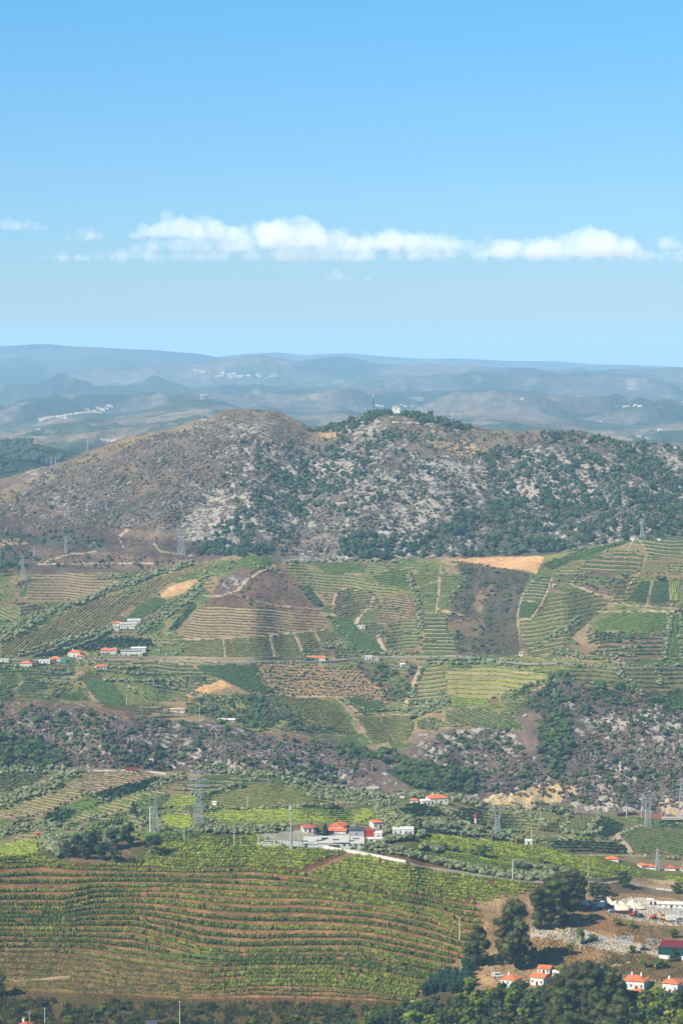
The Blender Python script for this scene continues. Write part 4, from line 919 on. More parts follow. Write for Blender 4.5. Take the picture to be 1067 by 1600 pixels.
BO = [(385, 712, 12), (400, 706, 13), (412, 700, 12), (425, 698, 9), (395, 720, 9), (372, 728, 10), (362, 733, 10), (350, 738, 8), (440, 700, 8), (450, 712, 7), (548, 780, 7), (590, 740, 9), (575, 720, 12), (560, 722, 9), (600, 725, 8),
      (820, 745, 12), (832, 742, 12), (810, 748, 9), (884, 772, 9), (890, 768, 8), (948, 772, 12), (955, 778, 10), (942, 762, 8), (1000, 725, 10), (1010, 722, 9), (1030, 718, 10), (1040, 722, 9), (1060, 715, 10), (935, 748, 9), (925, 752, 8),
      (500, 745, 8), (515, 755, 9), (520, 762, 8), (478, 766, 8), (640, 750, 8), (655, 765, 8), (650, 778, 7), (700, 758, 8), (745, 742, 8), (770, 752, 7), (780, 748, 8), (800, 760, 7), (860, 755, 7), (905, 700, 7), (880, 712, 8), (250, 722, 9), (256, 720, 8), (240, 718, 7),
      (80, 740, 8), (92, 752, 9), (66, 760, 8), (38, 775, 10), (45, 782, 8), (110, 742, 7), (140, 745, 7), (160, 748, 7), (70, 812, 6), (100, 810, 6), (180, 815, 8), (290, 816, 9), (300, 812, 7), (150, 850, 6), (140, 855, 6),
      (600, 792, 8), (580, 812, 7), (565, 822, 7), (640, 835, 7), (660, 822, 6), (720, 832, 8), (740, 838, 7), (880, 830, 8), (850, 836, 8), (1040, 835, 6), (990, 800, 7), (1020, 796, 6), (545, 1215, 9), (553, 1211, 10), (540, 1208, 8), (580, 1205, 8), (200, 1165, 9), (205, 1180, 8), (198, 1175, 7),
      (1015, 1150, 7), (1000, 1165, 7), (980, 1190, 7), (1050, 1140, 7), (960, 1150, 6), (940, 1210, 6), (700, 1180, 7), (720, 1200, 7), (740, 1210, 7), (600, 1190, 7), (500, 1190, 7), (450, 1175, 7), (100, 1150, 6), (130, 1170, 6)]
bset = [(u + g.normal(0, 2), v + g.normal(0, 2), s * g.uniform(.85, 1.15)) for u, v, s in BO]
u, v = scat(MTN_R, 130, 61, 1, 20, .5); bset += list(zip(u, v, g.uniform(5, 8.5, 130)))
u, v = scat(GRG_R, 30, 62, 1, 20, .5); bset += list(zip(u, v, g.uniform(4.5, 7, 30)))
for i, (u, v, s) in enumerate(bset):
    x, y, z = surf([u], [v]); m = s * y[0] / F * .5
    o = inst('boulder', RP1[i % 5], (x[0], y[0], z[0] + m * .25), g.uniform(0, 6.28), (m * g.uniform(.8, 1.2), m, m * g.uniform(.9, 1.5)))
    where = zone(u, v)
    tag(o, 'pale grey granite boulder ' + where, 'boulder', 'granite boulders ' + where)

# ------------------------------------------------------------------ trees
SMALL = {'round': [lumps(s, 3, 0, (.26, .42), .85, .18) for s in range(600, 608)], 'pine': [lumps(s, 4, 0, (.2, .3), 1.0, .2, 'cone') for s in range(620, 626)]}
def mid_tree(seed, n=7, shape='round', sq=.8):
    a = lumps(seed, n, 1, (.2, .34), sq, .14, shape)
    g = np.random.default_rng(seed); c = a[0][g.integers(0, len(a[0]), 150)]
    b = cards(g, c, np.full(150, .05), 260, .055)
    return join_vf([a, b])
MEDM = {k: [me_vf('tree', *mid_tree(700 + i * 7 + j * 50, sh[1], sh[0]), sh[2]) for i in range(5)] for j, (k, sh) in enumerate({'pine_tree': ('round', 6, M_PINE), 'olive_tree': ('round', 7, M_OLIVE), 'oak_tree': ('round', 7, M_OAK)}.items())}
TREES = {'pine_tree': [], 'olive_tree': [], 'oak_tree': []}      # (u, v, px height, place)
def add(kind, u, v, h, place):
    u = np.atleast_1d(u); v = np.atleast_1d(v); h = np.broadcast_to(h, u.shape); kp = ~inpoly(CUT, u, v); u, v, h = u[kp], v[kp], h[kp]; TREES[kind] += [(a, b, c, place) for a, b, c in zip(u, v, h)]
g = np.random.default_rng(88)
PL_M = 'on the rocky mountain'
for poly, n, h0, h1, cl, thr in [([(600, 872), (690, 820), (760, 790), (900, 778), (1067, 780), (1180, 790), (1180, 838), (960, 846), (860, 866), (700, 872)], 900, 6, 13, 1, .42),
                        ([(830, 678), (900, 678), (950, 687), (1067, 704), (1180, 745), (1180, 780), (960, 740), (900, 716), (840, 692)], 480, 5, 11, 1, .40),
                        ([(478, 674), (520, 669), (560, 656), (585, 650), (590, 660), (560, 672), (520, 678), (490, 676)], 150, 5, 10, 0, 0),
                        ([(652, 650), (700, 660), (733, 669), (725, 672), (690, 668), (650, 664)], 110, 6, 11, 0, 0),
                        ([(430, 740), (520, 700), (600, 700), (560, 760), (480, 800), (440, 862), (330, 868), (296, 852), (370, 800)], 560, 5, 11, 1, .47),
                        ([(300, 868), (330, 850), (400, 855), (420, 866), (380, 872)], 90, 8, 14, 0, 0), ([(528, 872), (540, 840), (600, 845), (624, 855), (610, 876)], 90, 9, 17, 0, 0),
                        ([(520, 680), (620, 670), (700, 690), (620, 700), (540, 694)], 90, 4, 9, 1, .5), ([(640, 665), (780, 680), (860, 690), (720, 716), (650, 700)], 60, 3, 7, 0, 0),
                        (MTN_R, 900, 4, 10, 1, .50), (MTN_L, 110, 3, 8, 1, .52), ([(760, 700), (1067, 740), (1180, 750), (1180, 800), (760, 800)], 700, 5, 12, 1, .47),
                        ([(0, 836), (110, 832), (180, 850), (150, 860), (60, 850), (0, 856)], 70, 4, 9, 0, 0), ([(0, 855), (40, 862), (60, 880), (0, 900)], 50, 5, 11, 0, 0), ([(60, 870), (230, 872), (330, 885), (200, 890), (60, 888)], 40, 4, 8, 0, 0)]:
    u, v = scat(poly, n, int(g.integers(1e6)), cl, 17, thr); add('pine_tree', u, v, h0 + (h1 - h0) * g.random(n) ** 1.7, PL_M)
# summit wood
u = g.uniform(560, 735, 140); u = u[np.abs(u - 619) > 11][:120]; add('pine_tree', u, np.interp(u, [560, 585, 620, 655, 700, 735], [660, 652, 650, 656, 665, 671]) - g.uniform(0, 5, len(u)), g.uniform(5, 10, len(u)), PL_M)
u = g.uniform(585, 655, 70); u = u[np.abs(u - 619) > 9][:50]; add('pine_tree', u, np.interp(u, [585, 620, 655], [648, 645, 652]) + g.uniform(0, 4, len(u)), g.uniform(5, 10, len(u)), PL_M)
for poly, n, h0, h1, cl, thr in [(GRG_L, 520, 4, 11, 1, .5), (GRG_R, 520, 4, 10, 1, .5), ([(0, 1150), (60, 1160), (100, 1180), (95, 1202), (0, 1202)], 120, 6, 14, 0, 0),
                        ([(650, 1195), (735, 1205), (745, 1242), (700, 1240), (640, 1232), (610, 1206)], 150, 8, 15, 0, 0), ([(520, 1165), (640, 1185), (640, 1200), (560, 1190)], 60, 7, 13, 0, 0),
                        ([(790, 1090), (870, 1055), (930, 1068), (1030, 1084), (1030, 1100), (900, 1120), (850, 1120)], 180, 5, 11, 1, .45), ([(845, 1120), (900, 1120), (890, 1200), (860, 1230), (840, 1180)], 110, 6, 13, 0, 0),
                        ([(716, 885), (828, 900), (806, 960), (808, 1020), (716, 1022), (705, 970)], 170, 3, 7, 1, .5), ([(300, 1095), (420, 1082), (470, 1124), (540, 1146), (470, 1146), (400, 1138), (330, 1122)], 240, 4, 9, 1, .42),
                        ([(230, 1060), (335, 1062), (300, 1078), (240, 1080)], 60, 3, 6, 0, 0), ([(560, 1045), (650, 1040), (640, 1100), (605, 1095)], 90, 4, 8, 1, .45), (KNOLL, 40, 3, 6, 0, 0), ([(832, 1096), (870, 1068), (884, 1150), (852, 1185), (836, 1140)], 90, 4, 9, 0, 0), ([(430, 1150), (520, 1165), (560, 1190), (470, 1180)], 40, 4, 9, 0, 0), ([(470, 922), (482, 920), (502, 946), (492, 950)], 26, 7, 10, 0, 0),
                        ([(865, 900), (985, 900), (975, 930), (900, 916)], 60, 3, 6, 0, 0), ([(925, 988), (1000, 992), (985, 1004), (940, 1008)], 50, 3, 7, 0, 0)]:
    u, v = scat(poly, n, int(g.integers(1e6)), cl, 17, thr); add('oak_tree', u, v, h0 + (h1 - h0) * g.random(n) ** 1.6, 'on the slopes of the river gorge')
add('oak_tree', [160, 175, 250, 345, 310, 205, 1032, 1080], [1158, 1155, 1180, 1135, 1115, 1190, 908, 915], [14, 12, 13, 14, 12, 12, 12, 11], 'on the slopes of the river gorge')

def line(kind, pts, sp, h, place, n=1, gap=5, jit=1.2):
    p = np.asarray(pts, float); L = np.concatenate([[0], np.cumsum(np.hypot(*np.diff(p, axis=0).T))])
    for k in range(n):
        t = np.arange(0, L[-1], sp) + g.uniform(0, sp); m = len(t)
        u = np.interp(t, L, p[:, 0]) + g.normal(0, jit, m); v = np.interp(t, L, p[:, 1]) + g.normal(0, jit * .5, m) + (k - (n - 1) / 2) * gap
        add(kind, u, v, h * g.uniform(.75, 1.2, m), place)
PF = 'among the fields beyond the gorge'; PN = 'PN'
def near_place(u, v): return 'in the band of olives under the lime green ridge slope' if (u > 630 and v > 1325) else 'in the olive band behind the lime green ridge' if u > 600 and v > 1280 else 'on the plateau edge east of the winery' if u > 560 else 'on the terraces west of the lattice pylon' if u < 240 else 'in the hedgerows around the lattice pylon'
for pts, sp, h, n, gap in [([(0, 992), (60, 962), (130, 941), (195, 915), (240, 899), (300, 882)], 5, 7, 2, 5), ([(0, 1003), (40, 985), (70, 965)], 5, 8, 2, 5), ([(28, 1025), (100, 1004), (168, 985)], 4.6, 6.5, 2, 5), ([(100, 1018), (150, 1000), (178, 984)], 4.6, 6, 1, 5),
                           ([(214, 988), (250, 966), (290, 937), (316, 914)], 5.5, 6.5, 4, 5.5), ([(270, 990), (288, 1010), (276, 1024)], 5, 6, 2, 5), ([(150, 1026), (270, 1028)], 5, 6, 1, 5), ([(170, 950), (200, 930), (240, 915)], 5, 5, 1, 4),
                           ([(634, 892), (645, 925), (652, 955), (655, 985), (661, 1018)], 4.6, 6.5, 1, 5), ([(638, 892), (650, 925), (657, 955), (660, 985)], 5.4, 6, 1, 5), ([(727, 904), (710, 930), (694, 952)], 5, 6, 1, 5), ([(652, 931), (702, 934)], 5, 5, 1, 4), ([(657, 960), (722, 966)], 5, 5, 1, 4),
                           ([(658, 1002), (716, 1007)], 4.4, 5, 1, 4), ([(1046, 960), (1046, 990), (1034, 1036)], 4.6, 7, 2, 4), ([(1062, 955), (1066, 1040)], 5, 7, 1, 4), ([(832, 1014), (868, 995), (906, 968)], 4.6, 6, 2, 6), ([(866, 1018), (910, 1026), (990, 1030)], 4.8, 6, 2, 6), ([(936, 1020), (1000, 1012)], 5, 6, 1, 6),
                           ([(664, 1036), (760, 1036), (815, 1042)], 7, 7, 2, 6), ([(965, 1050), (985, 1068), (1000, 1086)], 4.4, 7, 2, 5), ([(1026, 1048), (1032, 1072)], 5, 7, 2, 4), ([(150, 1050), (210, 1054), (275, 1056)], 4.2, 6, 1, 5), ([(160, 1064), (270, 1068)], 4.2, 7, 1, 5), ([(0, 1044), (110, 1052)], 5, 6, 2, 5),
                           ([(60, 1068), (110, 1072), (126, 1060)], 5, 6, 1, 5), ([(240, 1075), (310, 1084), (330, 1090)], 4.6, 6, 1, 5), ([(300, 1090), (360, 1098)], 5, 6, 2, 5), ([(405, 1089), (440, 1088)], 5, 5, 1, 5), ([(530, 1094), (570, 1112), (640, 1113)], 4.2, 6, 1, 4), ([(640, 1122), (700, 1100), (690, 1090)], 5, 8, 2, 6),
                           ([(660, 1048), (640, 1104)], 5, 8, 1, 5), ([(640, 1100), (690, 1100)], 5, 7, 2, 5), ([(170, 996), (250, 1002)], 6, 5, 1, 5), ([(130, 1036), (160, 1044), (230, 1046)], 5, 6, 1, 5), ([(510, 962), (535, 990), (550, 1010)], 5, 6, 1, 5), ([(560, 1020), (600, 1024), (650, 1022)], 4.4, 6, 1, 4), ([(500, 1010), (550, 1014)], 5, 6, 2, 5),
                           ([(400, 884), (440, 900)], 5, 6, 1, 4), ([(445, 882), (480, 878), (560, 878), (620, 880)], 6, 5, 1, 4), ([(585, 990), (640, 990)], 6, 5, 1, 4), ([(600, 940), (630, 960)], 6, 5, 1, 4), ([(960, 895), (1000, 905)], 6, 5, 1, 4), ([(800, 1032), (860, 1040), (1060, 1044)], 7, 6, 1, 4), ([(150, 904), (188, 902), (240, 895)], 5, 4.5, 2, 4)]:
    line('olive_tree', pts, sp, h, PF, n, gap)
# orchard grid of olives
for j, vv in enumerate(np.arange(1036, 1104, 4.6)):
    uu = np.arange(400, 612, 6.6) + (j % 2) * 3.2 + g.normal(0, 1.0, len(np.arange(400, 612, 6.6))); vv_ = vv + g.normal(0, .8, len(uu)) + (uu - 500) * .04; m = inpoly(ORCH, uu, vv_)
    add('olive_tree', uu[m], vv_[m], g.uniform(3.6, 6, m.sum()), 'in the big orchard below the road')
for pts, sp, h, n, gap in [([(-60, 1272), (0, 1258), (30, 1247), (60, 1237), (92, 1224)], 5.5, 9, 3, 6), ([(20, 1256), (60, 1244), (86, 1240)], 6, 9, 1, 6), ([(124, 1237), (150, 1247), (166, 1255)], 5, 7, 1, 6), ([(-60, 1206), (0, 1208), (60, 1206), (100, 1208)], 5, 8, 2, 5), ([(86, 1214), (112, 1214), (130, 1210)], 5, 8, 2, 6),
                           ([(104, 1292), (140, 1284), (200, 1272), (235, 1268)], 5.5, 8, 1, 6), ([(100, 1299), (150, 1298), (200, 1296), (240, 1288)], 5.5, 8, 1, 6), ([(-60, 1308), (0, 1304), (40, 1298), (68, 1290)], 6, 9, 2, 7), ([(66, 1298), (72, 1320), (92, 1336)], 5, 13, 3, 6), ([(60, 1290), (86, 1300), (98, 1315)], 6, 11, 2, 7),
                           ([(233, 1236), (262, 1222), (292, 1213)], 5, 8, 2, 6), ([(298, 1246), (340, 1240), (380, 1226), (412, 1214)], 6, 8, 1, 6), ([(225, 1266), (300, 1264), (380, 1267), (440, 1264), (500, 1260), (600, 1258)], 6, 7, 1, 5), ([(255, 1298), (300, 1302), (350, 1300)], 6, 8, 1, 6), ([(238, 1270), (250, 1290)], 5, 9, 2, 6),
                           ([(308, 1282), (330, 1288), (345, 1296), (400, 1292)], 6, 8, 2, 7), ([(330, 1303), (400, 1298), (452, 1296)], 6, 9, 2, 5), ([(300, 1207), (400, 1210), (470, 1220), (520, 1235), (600, 1245)], 5, 8, 2, 5), ([(440, 1222), (500, 1240), (560, 1250), (620, 1252)], 6, 8, 2, 6), ([(588, 1264), (602, 1282), (625, 1294)], 5.5, 9, 2, 6),
                           ([(618, 1286), (660, 1290), (720, 1299), (780, 1306), (812, 1312)], 5.5, 10, 3, 6), ([(680, 1262), (700, 1272), (722, 1288)], 6, 9, 1, 6), ([(640, 1246), (700, 1246), (752, 1262)], 6, 9, 2, 5), ([(756, 1264), (800, 1266), (880, 1270)], 6, 7, 1, 5), ([(802, 1268), (830, 1282), (862, 1292)], 5, 8, 2, 5), ([(892, 1272), (880, 1294)], 5, 8, 2, 5),
                           ([(938, 1274), (920, 1306)], 5, 9, 2, 5), ([(872, 1302), (920, 1308), (940, 1300)], 6, 9, 1, 5), ([(810, 1314), (860, 1322)], 6, 7, 1, 5), ([(548, 1326), (575, 1330), (600, 1336)], 7, 7, 1, 5), ([(560, 1320), (600, 1328), (640, 1336)], 7, 9, 3, 5), ([(600, 1318), (650, 1312), (660, 1306)], 7, 12, 1, 5),
                           ([(640, 1340), (700, 1354), (760, 1366), (820, 1374), (880, 1376)], 7.5, 12, 2, 5), ([(660, 1330), (690, 1334)], 8, 13, 1, 5), ([(800, 1352), (860, 1362), (880, 1366)], 9, 12, 1, 5), ([(800, 1370), (870, 1370), (900, 1374)], 8, 12, 1, 5), ([(1000, 1340), (1060, 1345)], 9, 8, 1, 5), ([(340, 1292), (380, 1304), (430, 1302)], 8, 7, 1, 5),
                           ([(600, 1300), (640, 1296)], 7, 9, 2, 5), ([(60, 1270), (100, 1296)], 8, 7, 1, 4), ([(470, 1244), (510, 1250)], 6, 7, 1, 4)]:
    line('olive_tree', pts, sp, h, PN, n, gap)

cc = np.array(EXTRA)[g.integers(0, len(EXTRA), 1500)] + g.normal(0, 1, (1500, 2)) * np.array([16, 8])
ok_ = ~samp(taken, cc[:, 0], cc[:, 1]) & (((cc[:, 1] > Bm(cc[:, 0])) & (cc[:, 1] < Gt(cc[:, 0]))) | ((cc[:, 1] > Pt(cc[:, 0])) & (cc[:, 1] < Cf(cc[:, 0])))); cc = cc[ok_]
add('olive_tree', cc[:, 0], cc[:, 1], g.uniform(3.2, 6.2, len(cc)), PF)
LBL = {'pine_tree': ('small dark green pine tree', 'tree'), 'olive_tree': ('grey green olive tree', 'tree'), 'oak_tree': ('small dark bushy oak', 'tree')}
for kind, L in TREES.items():
    L.sort(key=lambda t: -t[2] * (1.0 if t[1] > -1 else 1))
    u = np.array([t[0] for t in L]); v = np.array([t[1] for t in L]); h = np.array([t[2] for t in L]); x, y, z = surf(u, v); hm_ = h * y / F
    vis = (u > -4) & (u < 1071); order = np.concatenate([np.where(vis)[0], np.where(~vis)[0]]); nobj = 290
    wd = {'pine_tree': .85, 'olive_tree': 1.15, 'oak_tree': 1.15}[kind]
    for i in order[:nobj]:
        s = hm_[i] * 1.05; w = s * wd * g.uniform(.9, 1.15)
        o = inst(kind, MEDM[kind][i % 5], (x[i], y[i], z[i] - .25), g.uniform(0, 6.28), (w, w, s))
        pl = zone(L[i][0], L[i][1]) if kind != 'olive_tree' else (near_place(L[i][0], L[i][1]) if L[i][3] == 'PN' else L[i][3]); tag(o, LBL[kind][0] + ' ' + pl, LBL[kind][1], kind.replace('_', ' ') + 's ' + pl)
    r = order[nobj:]; s = hm_[r] * 1.05; w = s * wd * g.uniform(.85, 1.15, len(r))
    scatter_join({'pine_tree': 'pine_wood', 'olive_tree': 'olive_grove', 'oak_tree': 'scrub_wood'}[kind], SMALL['round'], np.stack([x[r], y[r], z[r] - .25], 1), np.stack([w, w, s], 1),
                 {'pine_tree': M_PINE, 'olive_tree': M_OLIVE, 'oak_tree': M_OAK}[kind], {'pine_tree': 'mass of small dark pines scattered over the mountain', 'olive_tree': 'mass of small grey green olive trees between the fields', 'oak_tree': 'mass of small oaks and scrub on the gorge slopes'}[kind], seed=9)
# low scrub tufts on all wild ground
P, S = [], []
for poly, n, h0, h1 in [(MTN_R, 4200, 1.2, 3.2), (MTN_L, 4200, .9, 2.4), ([(300, 662), (400, 640), (450, 655), (520, 690), (440, 700), (300, 700)], 900, .8, 2.2), ([(590, 658), (640, 655), (780, 677), (880, 678), (880, 700), (720, 722), (640, 690)], 1300, .8, 2.4), (GRG_L, 2600, 1.0, 2.8), (GRG_R, 2600, 1.0, 2.8), (SCRUB, 1100, .8, 2), (KNOLL, 700, .6, 1.5), ([(-100, 830), (240, 840), (330, 870), (200, 890), (-100, 890)], 1500, .6, 1.8),
                        ([(300, 1095), (420, 1082), (470, 1124), (540, 1146), (470, 1146), (400, 1138), (330, 1122)], 700, .8, 2.4), ([(780, 1085), (870, 1052), (1030, 1084), (1030, 1110), (850, 1120)], 600, .8, 2.4)]:
    u, v = scat(poly, n, int(g.integers(1e6)), 1, 14, .46); x, y, z = surf(u, v); s = g.uniform(h0, h1, n)
    P.append(np.stack([x, y, z - .15], 1)); S.append(np.stack([s * 1.5, s * 1.5, s], 1))
scatter_join('scrub', [(v_[0], v_[1]) for v_ in [lumps(s, 1, 0, (.4, .5), .8, .25) for s in range(640, 646)]], np.vstack(P), np.vstack(S), leafmat('scrub_leaf', (116, 98, 74), (74, 70, 52), .1), 'low heather and broom scrub on the wild slopes', seed=12)
# wood on the dark hill behind the left shoulder
fo = [o for o in bpy.data.objects if o.name == 'forest_hill'][0]; co = np.empty(len(fo.data.vertices) * 3); fo.data.vertices.foreach_get('co', co); co = co.reshape(-1, 3)
pu, pv_ = project(co[:, 0], co[:, 1], co[:, 2]); ok = np.where((pu > -40) & (pu < 260) & (pv_ < 760))[0]; w_ = fbm(co[ok, 0], co[ok, 1], 130, 3, 71); ok = ok[w_ > .42]
pk = co[g.choice(ok, 1500)] + np.stack([g.uniform(-9, 9, 1500), g.uniform(-9, 9, 1500), np.zeros(1500)], 1); s = g.uniform(7, 14, 1500)
scatter_join('forest', SMALL['round'], pk - [0, 0, 1], np.stack([s * 1.1, s * 1.1, s], 1), M_PINE, 'dark wooded hill behind the shoulder of the mountain', seed=14)
# ------------------------------------------------------------------ roads
ROADM = mat('asphalt', (158, 150, 136), var=.15, scale=.4); DIRT = mat('dirt_track', (190, 166, 130), var=.2, scale=.3); CONC = mat('concrete', (200, 192, 178), var=.12, scale=.6)
def road(name, pts, wpx, mt, lift=.35):
    p = np.asarray(pts, float); L = np.concatenate([[0], np.cumsum(np.hypot(*np.diff(p, axis=0).T))]); t = np.arange(0, L[-1], 3.0)
    u = np.interp(t, L, p[:, 0]); v = np.interp(t, L, p[:, 1]); k = np.ones(5) / 5
    if len(u) > 12: u[2:-2] = np.convolve(u, k, 'valid'); v[2:-2] = np.convolve(v, k, 'valid')
    x, y, z = surf(u, v); dx = np.gradient(x); dy = np.gradient(y); n = np.hypot(dx, dy) + 1e-6; nx, ny = -dy / n, dx / n
    w = wpx / 2; zs = z + lift
    V = np.stack([np.stack([x - nx * w, y - ny * w, zs - 1.2], 1), np.stack([x - nx * w, y - ny * w, zs], 1), np.stack([x + nx * w, y + ny * w, zs], 1), np.stack([x + nx * w, y + ny * w, zs - 1.2], 1)], 1)
    i = np.arange(len(x) - 1)[:, None] * 4 + np.arange(3)[None]; q = np.stack([i, i + 4, i + 5, i + 1], -1).reshape(-1, 4)
    o = quad_obj(name, V.reshape(-1, 3), q, mt, None); o['kind'] = 'structure'; return o
def walls(name, pts, hgt, wid, mt, label, step=4, cat='wall'):
    p = np.asarray(pts, float); L = np.concatenate([[0], np.cumsum(np.hypot(*np.diff(p, axis=0).T))]); t = np.linspace(0, L[-1], max(3, int(L[-1] / step)))
    a, b = ribbon(np.interp(t, L, p[:, 0]), np.interp(t, L, p[:, 1]), hgt, wid, 0, np.random.default_rng(1), z0=-.6, box=True)
    o = quad_obj(name, a, b, mt, None); tag(o, label, cat); return o
MAIN = [(-60, 1030), (0, 1031.5), (60, 1032), (130, 1030), (280, 1033), (400, 1034), (500, 1034), (560, 1029), (620, 1027), (712, 1025), (770, 1031), (812, 1036), (870, 1037), (1000, 1043), (1120, 1046)]
road('road', MAIN, 9, ROADM)
walls('retaining_wall', [(a, b + 1.6) for a, b in MAIN[3:10]], 1.1, .5, CONC, 'long pale parapet wall along the straight valley road')
walls('retaining_wall', [(130, 1028.5), (280, 1030.5), (400, 1031.5), (500, 1031.5)], 2.4, .5, M_WALL, 'stone retaining wall on the uphill side of the valley road')
road('road', [(640, 1350), (667, 1357), (760, 1370), (855, 1380), (930, 1382), (975, 1380), (1010, 1386), (1067, 1396), (1160, 1408)], 5, ROADM)
walls('retaining_wall', [(880, 1377.5), (940, 1379), (985, 1377), (1030, 1382), (1067, 1388), (1150, 1398)], 2.0, .5, M_WALL, 'rough stone retaining wall above the road to the quarry')
walls('guard_rail', [(1025, 1391), (1067, 1398), (1150, 1408)], .9, .3, CONC, 'pale guard rail along the road above the quarry yard', cat='guard rail')
walls('retaining_wall', [(505, 1326), (540, 1332), (590, 1341), (634, 1349.5)], 1.6, .5, mat('white_wall', (226, 222, 208), var=.06, scale=.5), 'long smooth white retaining wall running down from the winery')
walls('retaining_wall', [(566, 1249), (600, 1247), (632, 1248)], 1.6, .5, CONC, 'pale boundary wall behind the winery olive trees')
walls('retaining_wall', [(227, 1125), (270, 1122), (312, 1120)], 1.4, .5, M_WALL, 'pinkish stone wall on the gorge rim under the cream villa')
walls('retaining_wall', [(130, 1206), (160, 1205), (200, 1206), (225, 1206), (260, 1211)], 1.0, .5, CONC, 'pale wall along the top of the reddish vineyard')
walls('retaining_wall', [(612, 662), (640, 661), (660, 664), (700, 667), (735, 667)], 1.6, .6, CONC, 'pale parapet of the lookout terrace on the mountain top')
walls('retaining_wall', [(592, 651), (614, 650), (637, 651)], 2.2, .8, mat('green_hedge', (52, 78, 50), var=.3, scale=.3), 'clipped dark hedge in front of the hilltop chapel', cat='hedge')
road('dirt_path', [(590, 991), (594, 1005), (602, 1020)], 4, DIRT); road('dirt_path', [(556, 976), (562, 962), (578, 950), (584, 932)], 4, DIRT); road('dirt_path', [(660, 1040), (646, 1070), (632, 1108)], 4, DIRT)
road('dirt_path', [(318, 931), (345, 933), (372, 925), (388, 906), (402, 897), (428, 884)], 3.4, DIRT); road('dirt_path', [(1002, 1291), (968, 1303), (963, 1309), (978, 1321), (986, 1335)], 4, DIRT)
road('dirt_path', [(-60, 1520), (0, 1527), (20, 1533), (60, 1531), (110, 1528)], 3.5, DIRT)
# ------------------------------------------------------------------ buildings
WHITE = mat('white_render', (238, 234, 224), var=.2, scale=.35, rough=.9); CREAMW = mat('cream_render', (226, 208, 172), var=.10, scale=.4); GREYW = mat('grey_render', (178, 178, 184), var=.06, scale=.4)
ORANGE = mat('clay_tile', (236, 138, 84), col2=(204, 106, 66), scale=1.4, bump=.3); REDT = mat('old_clay_tile', (206, 116, 86), col2=(164, 86, 68), scale=1.2, bump=.3); GLASS = mat('window_glass', (78, 86, 94), rough=.2, spec=.5)
DOOR = mat('door_paint', (92, 66, 48), var=.2, scale=2); FLATR = mat('flat_roof', (206, 202, 192), var=.12, scale=.4); DARKR = mat('dark_trim', (84, 86, 90), var=.2, scale=.5); PINK = mat('pink_render', (212, 164, 140), var=.1, scale=.4)
REDW = mat('red_render', (186, 62, 36), var=.08, scale=.5); MAROON = mat('maroon_roof', (130, 30, 42), var=.12, scale=.4); GREENP = mat('green_sheet', (26, 74, 66), var=.1, scale=.4); TEAL = mat('teal_sheet', (72, 150, 140), var=.1, scale=.4)
FRAMEM = mat('window_frame', (196, 190, 178))
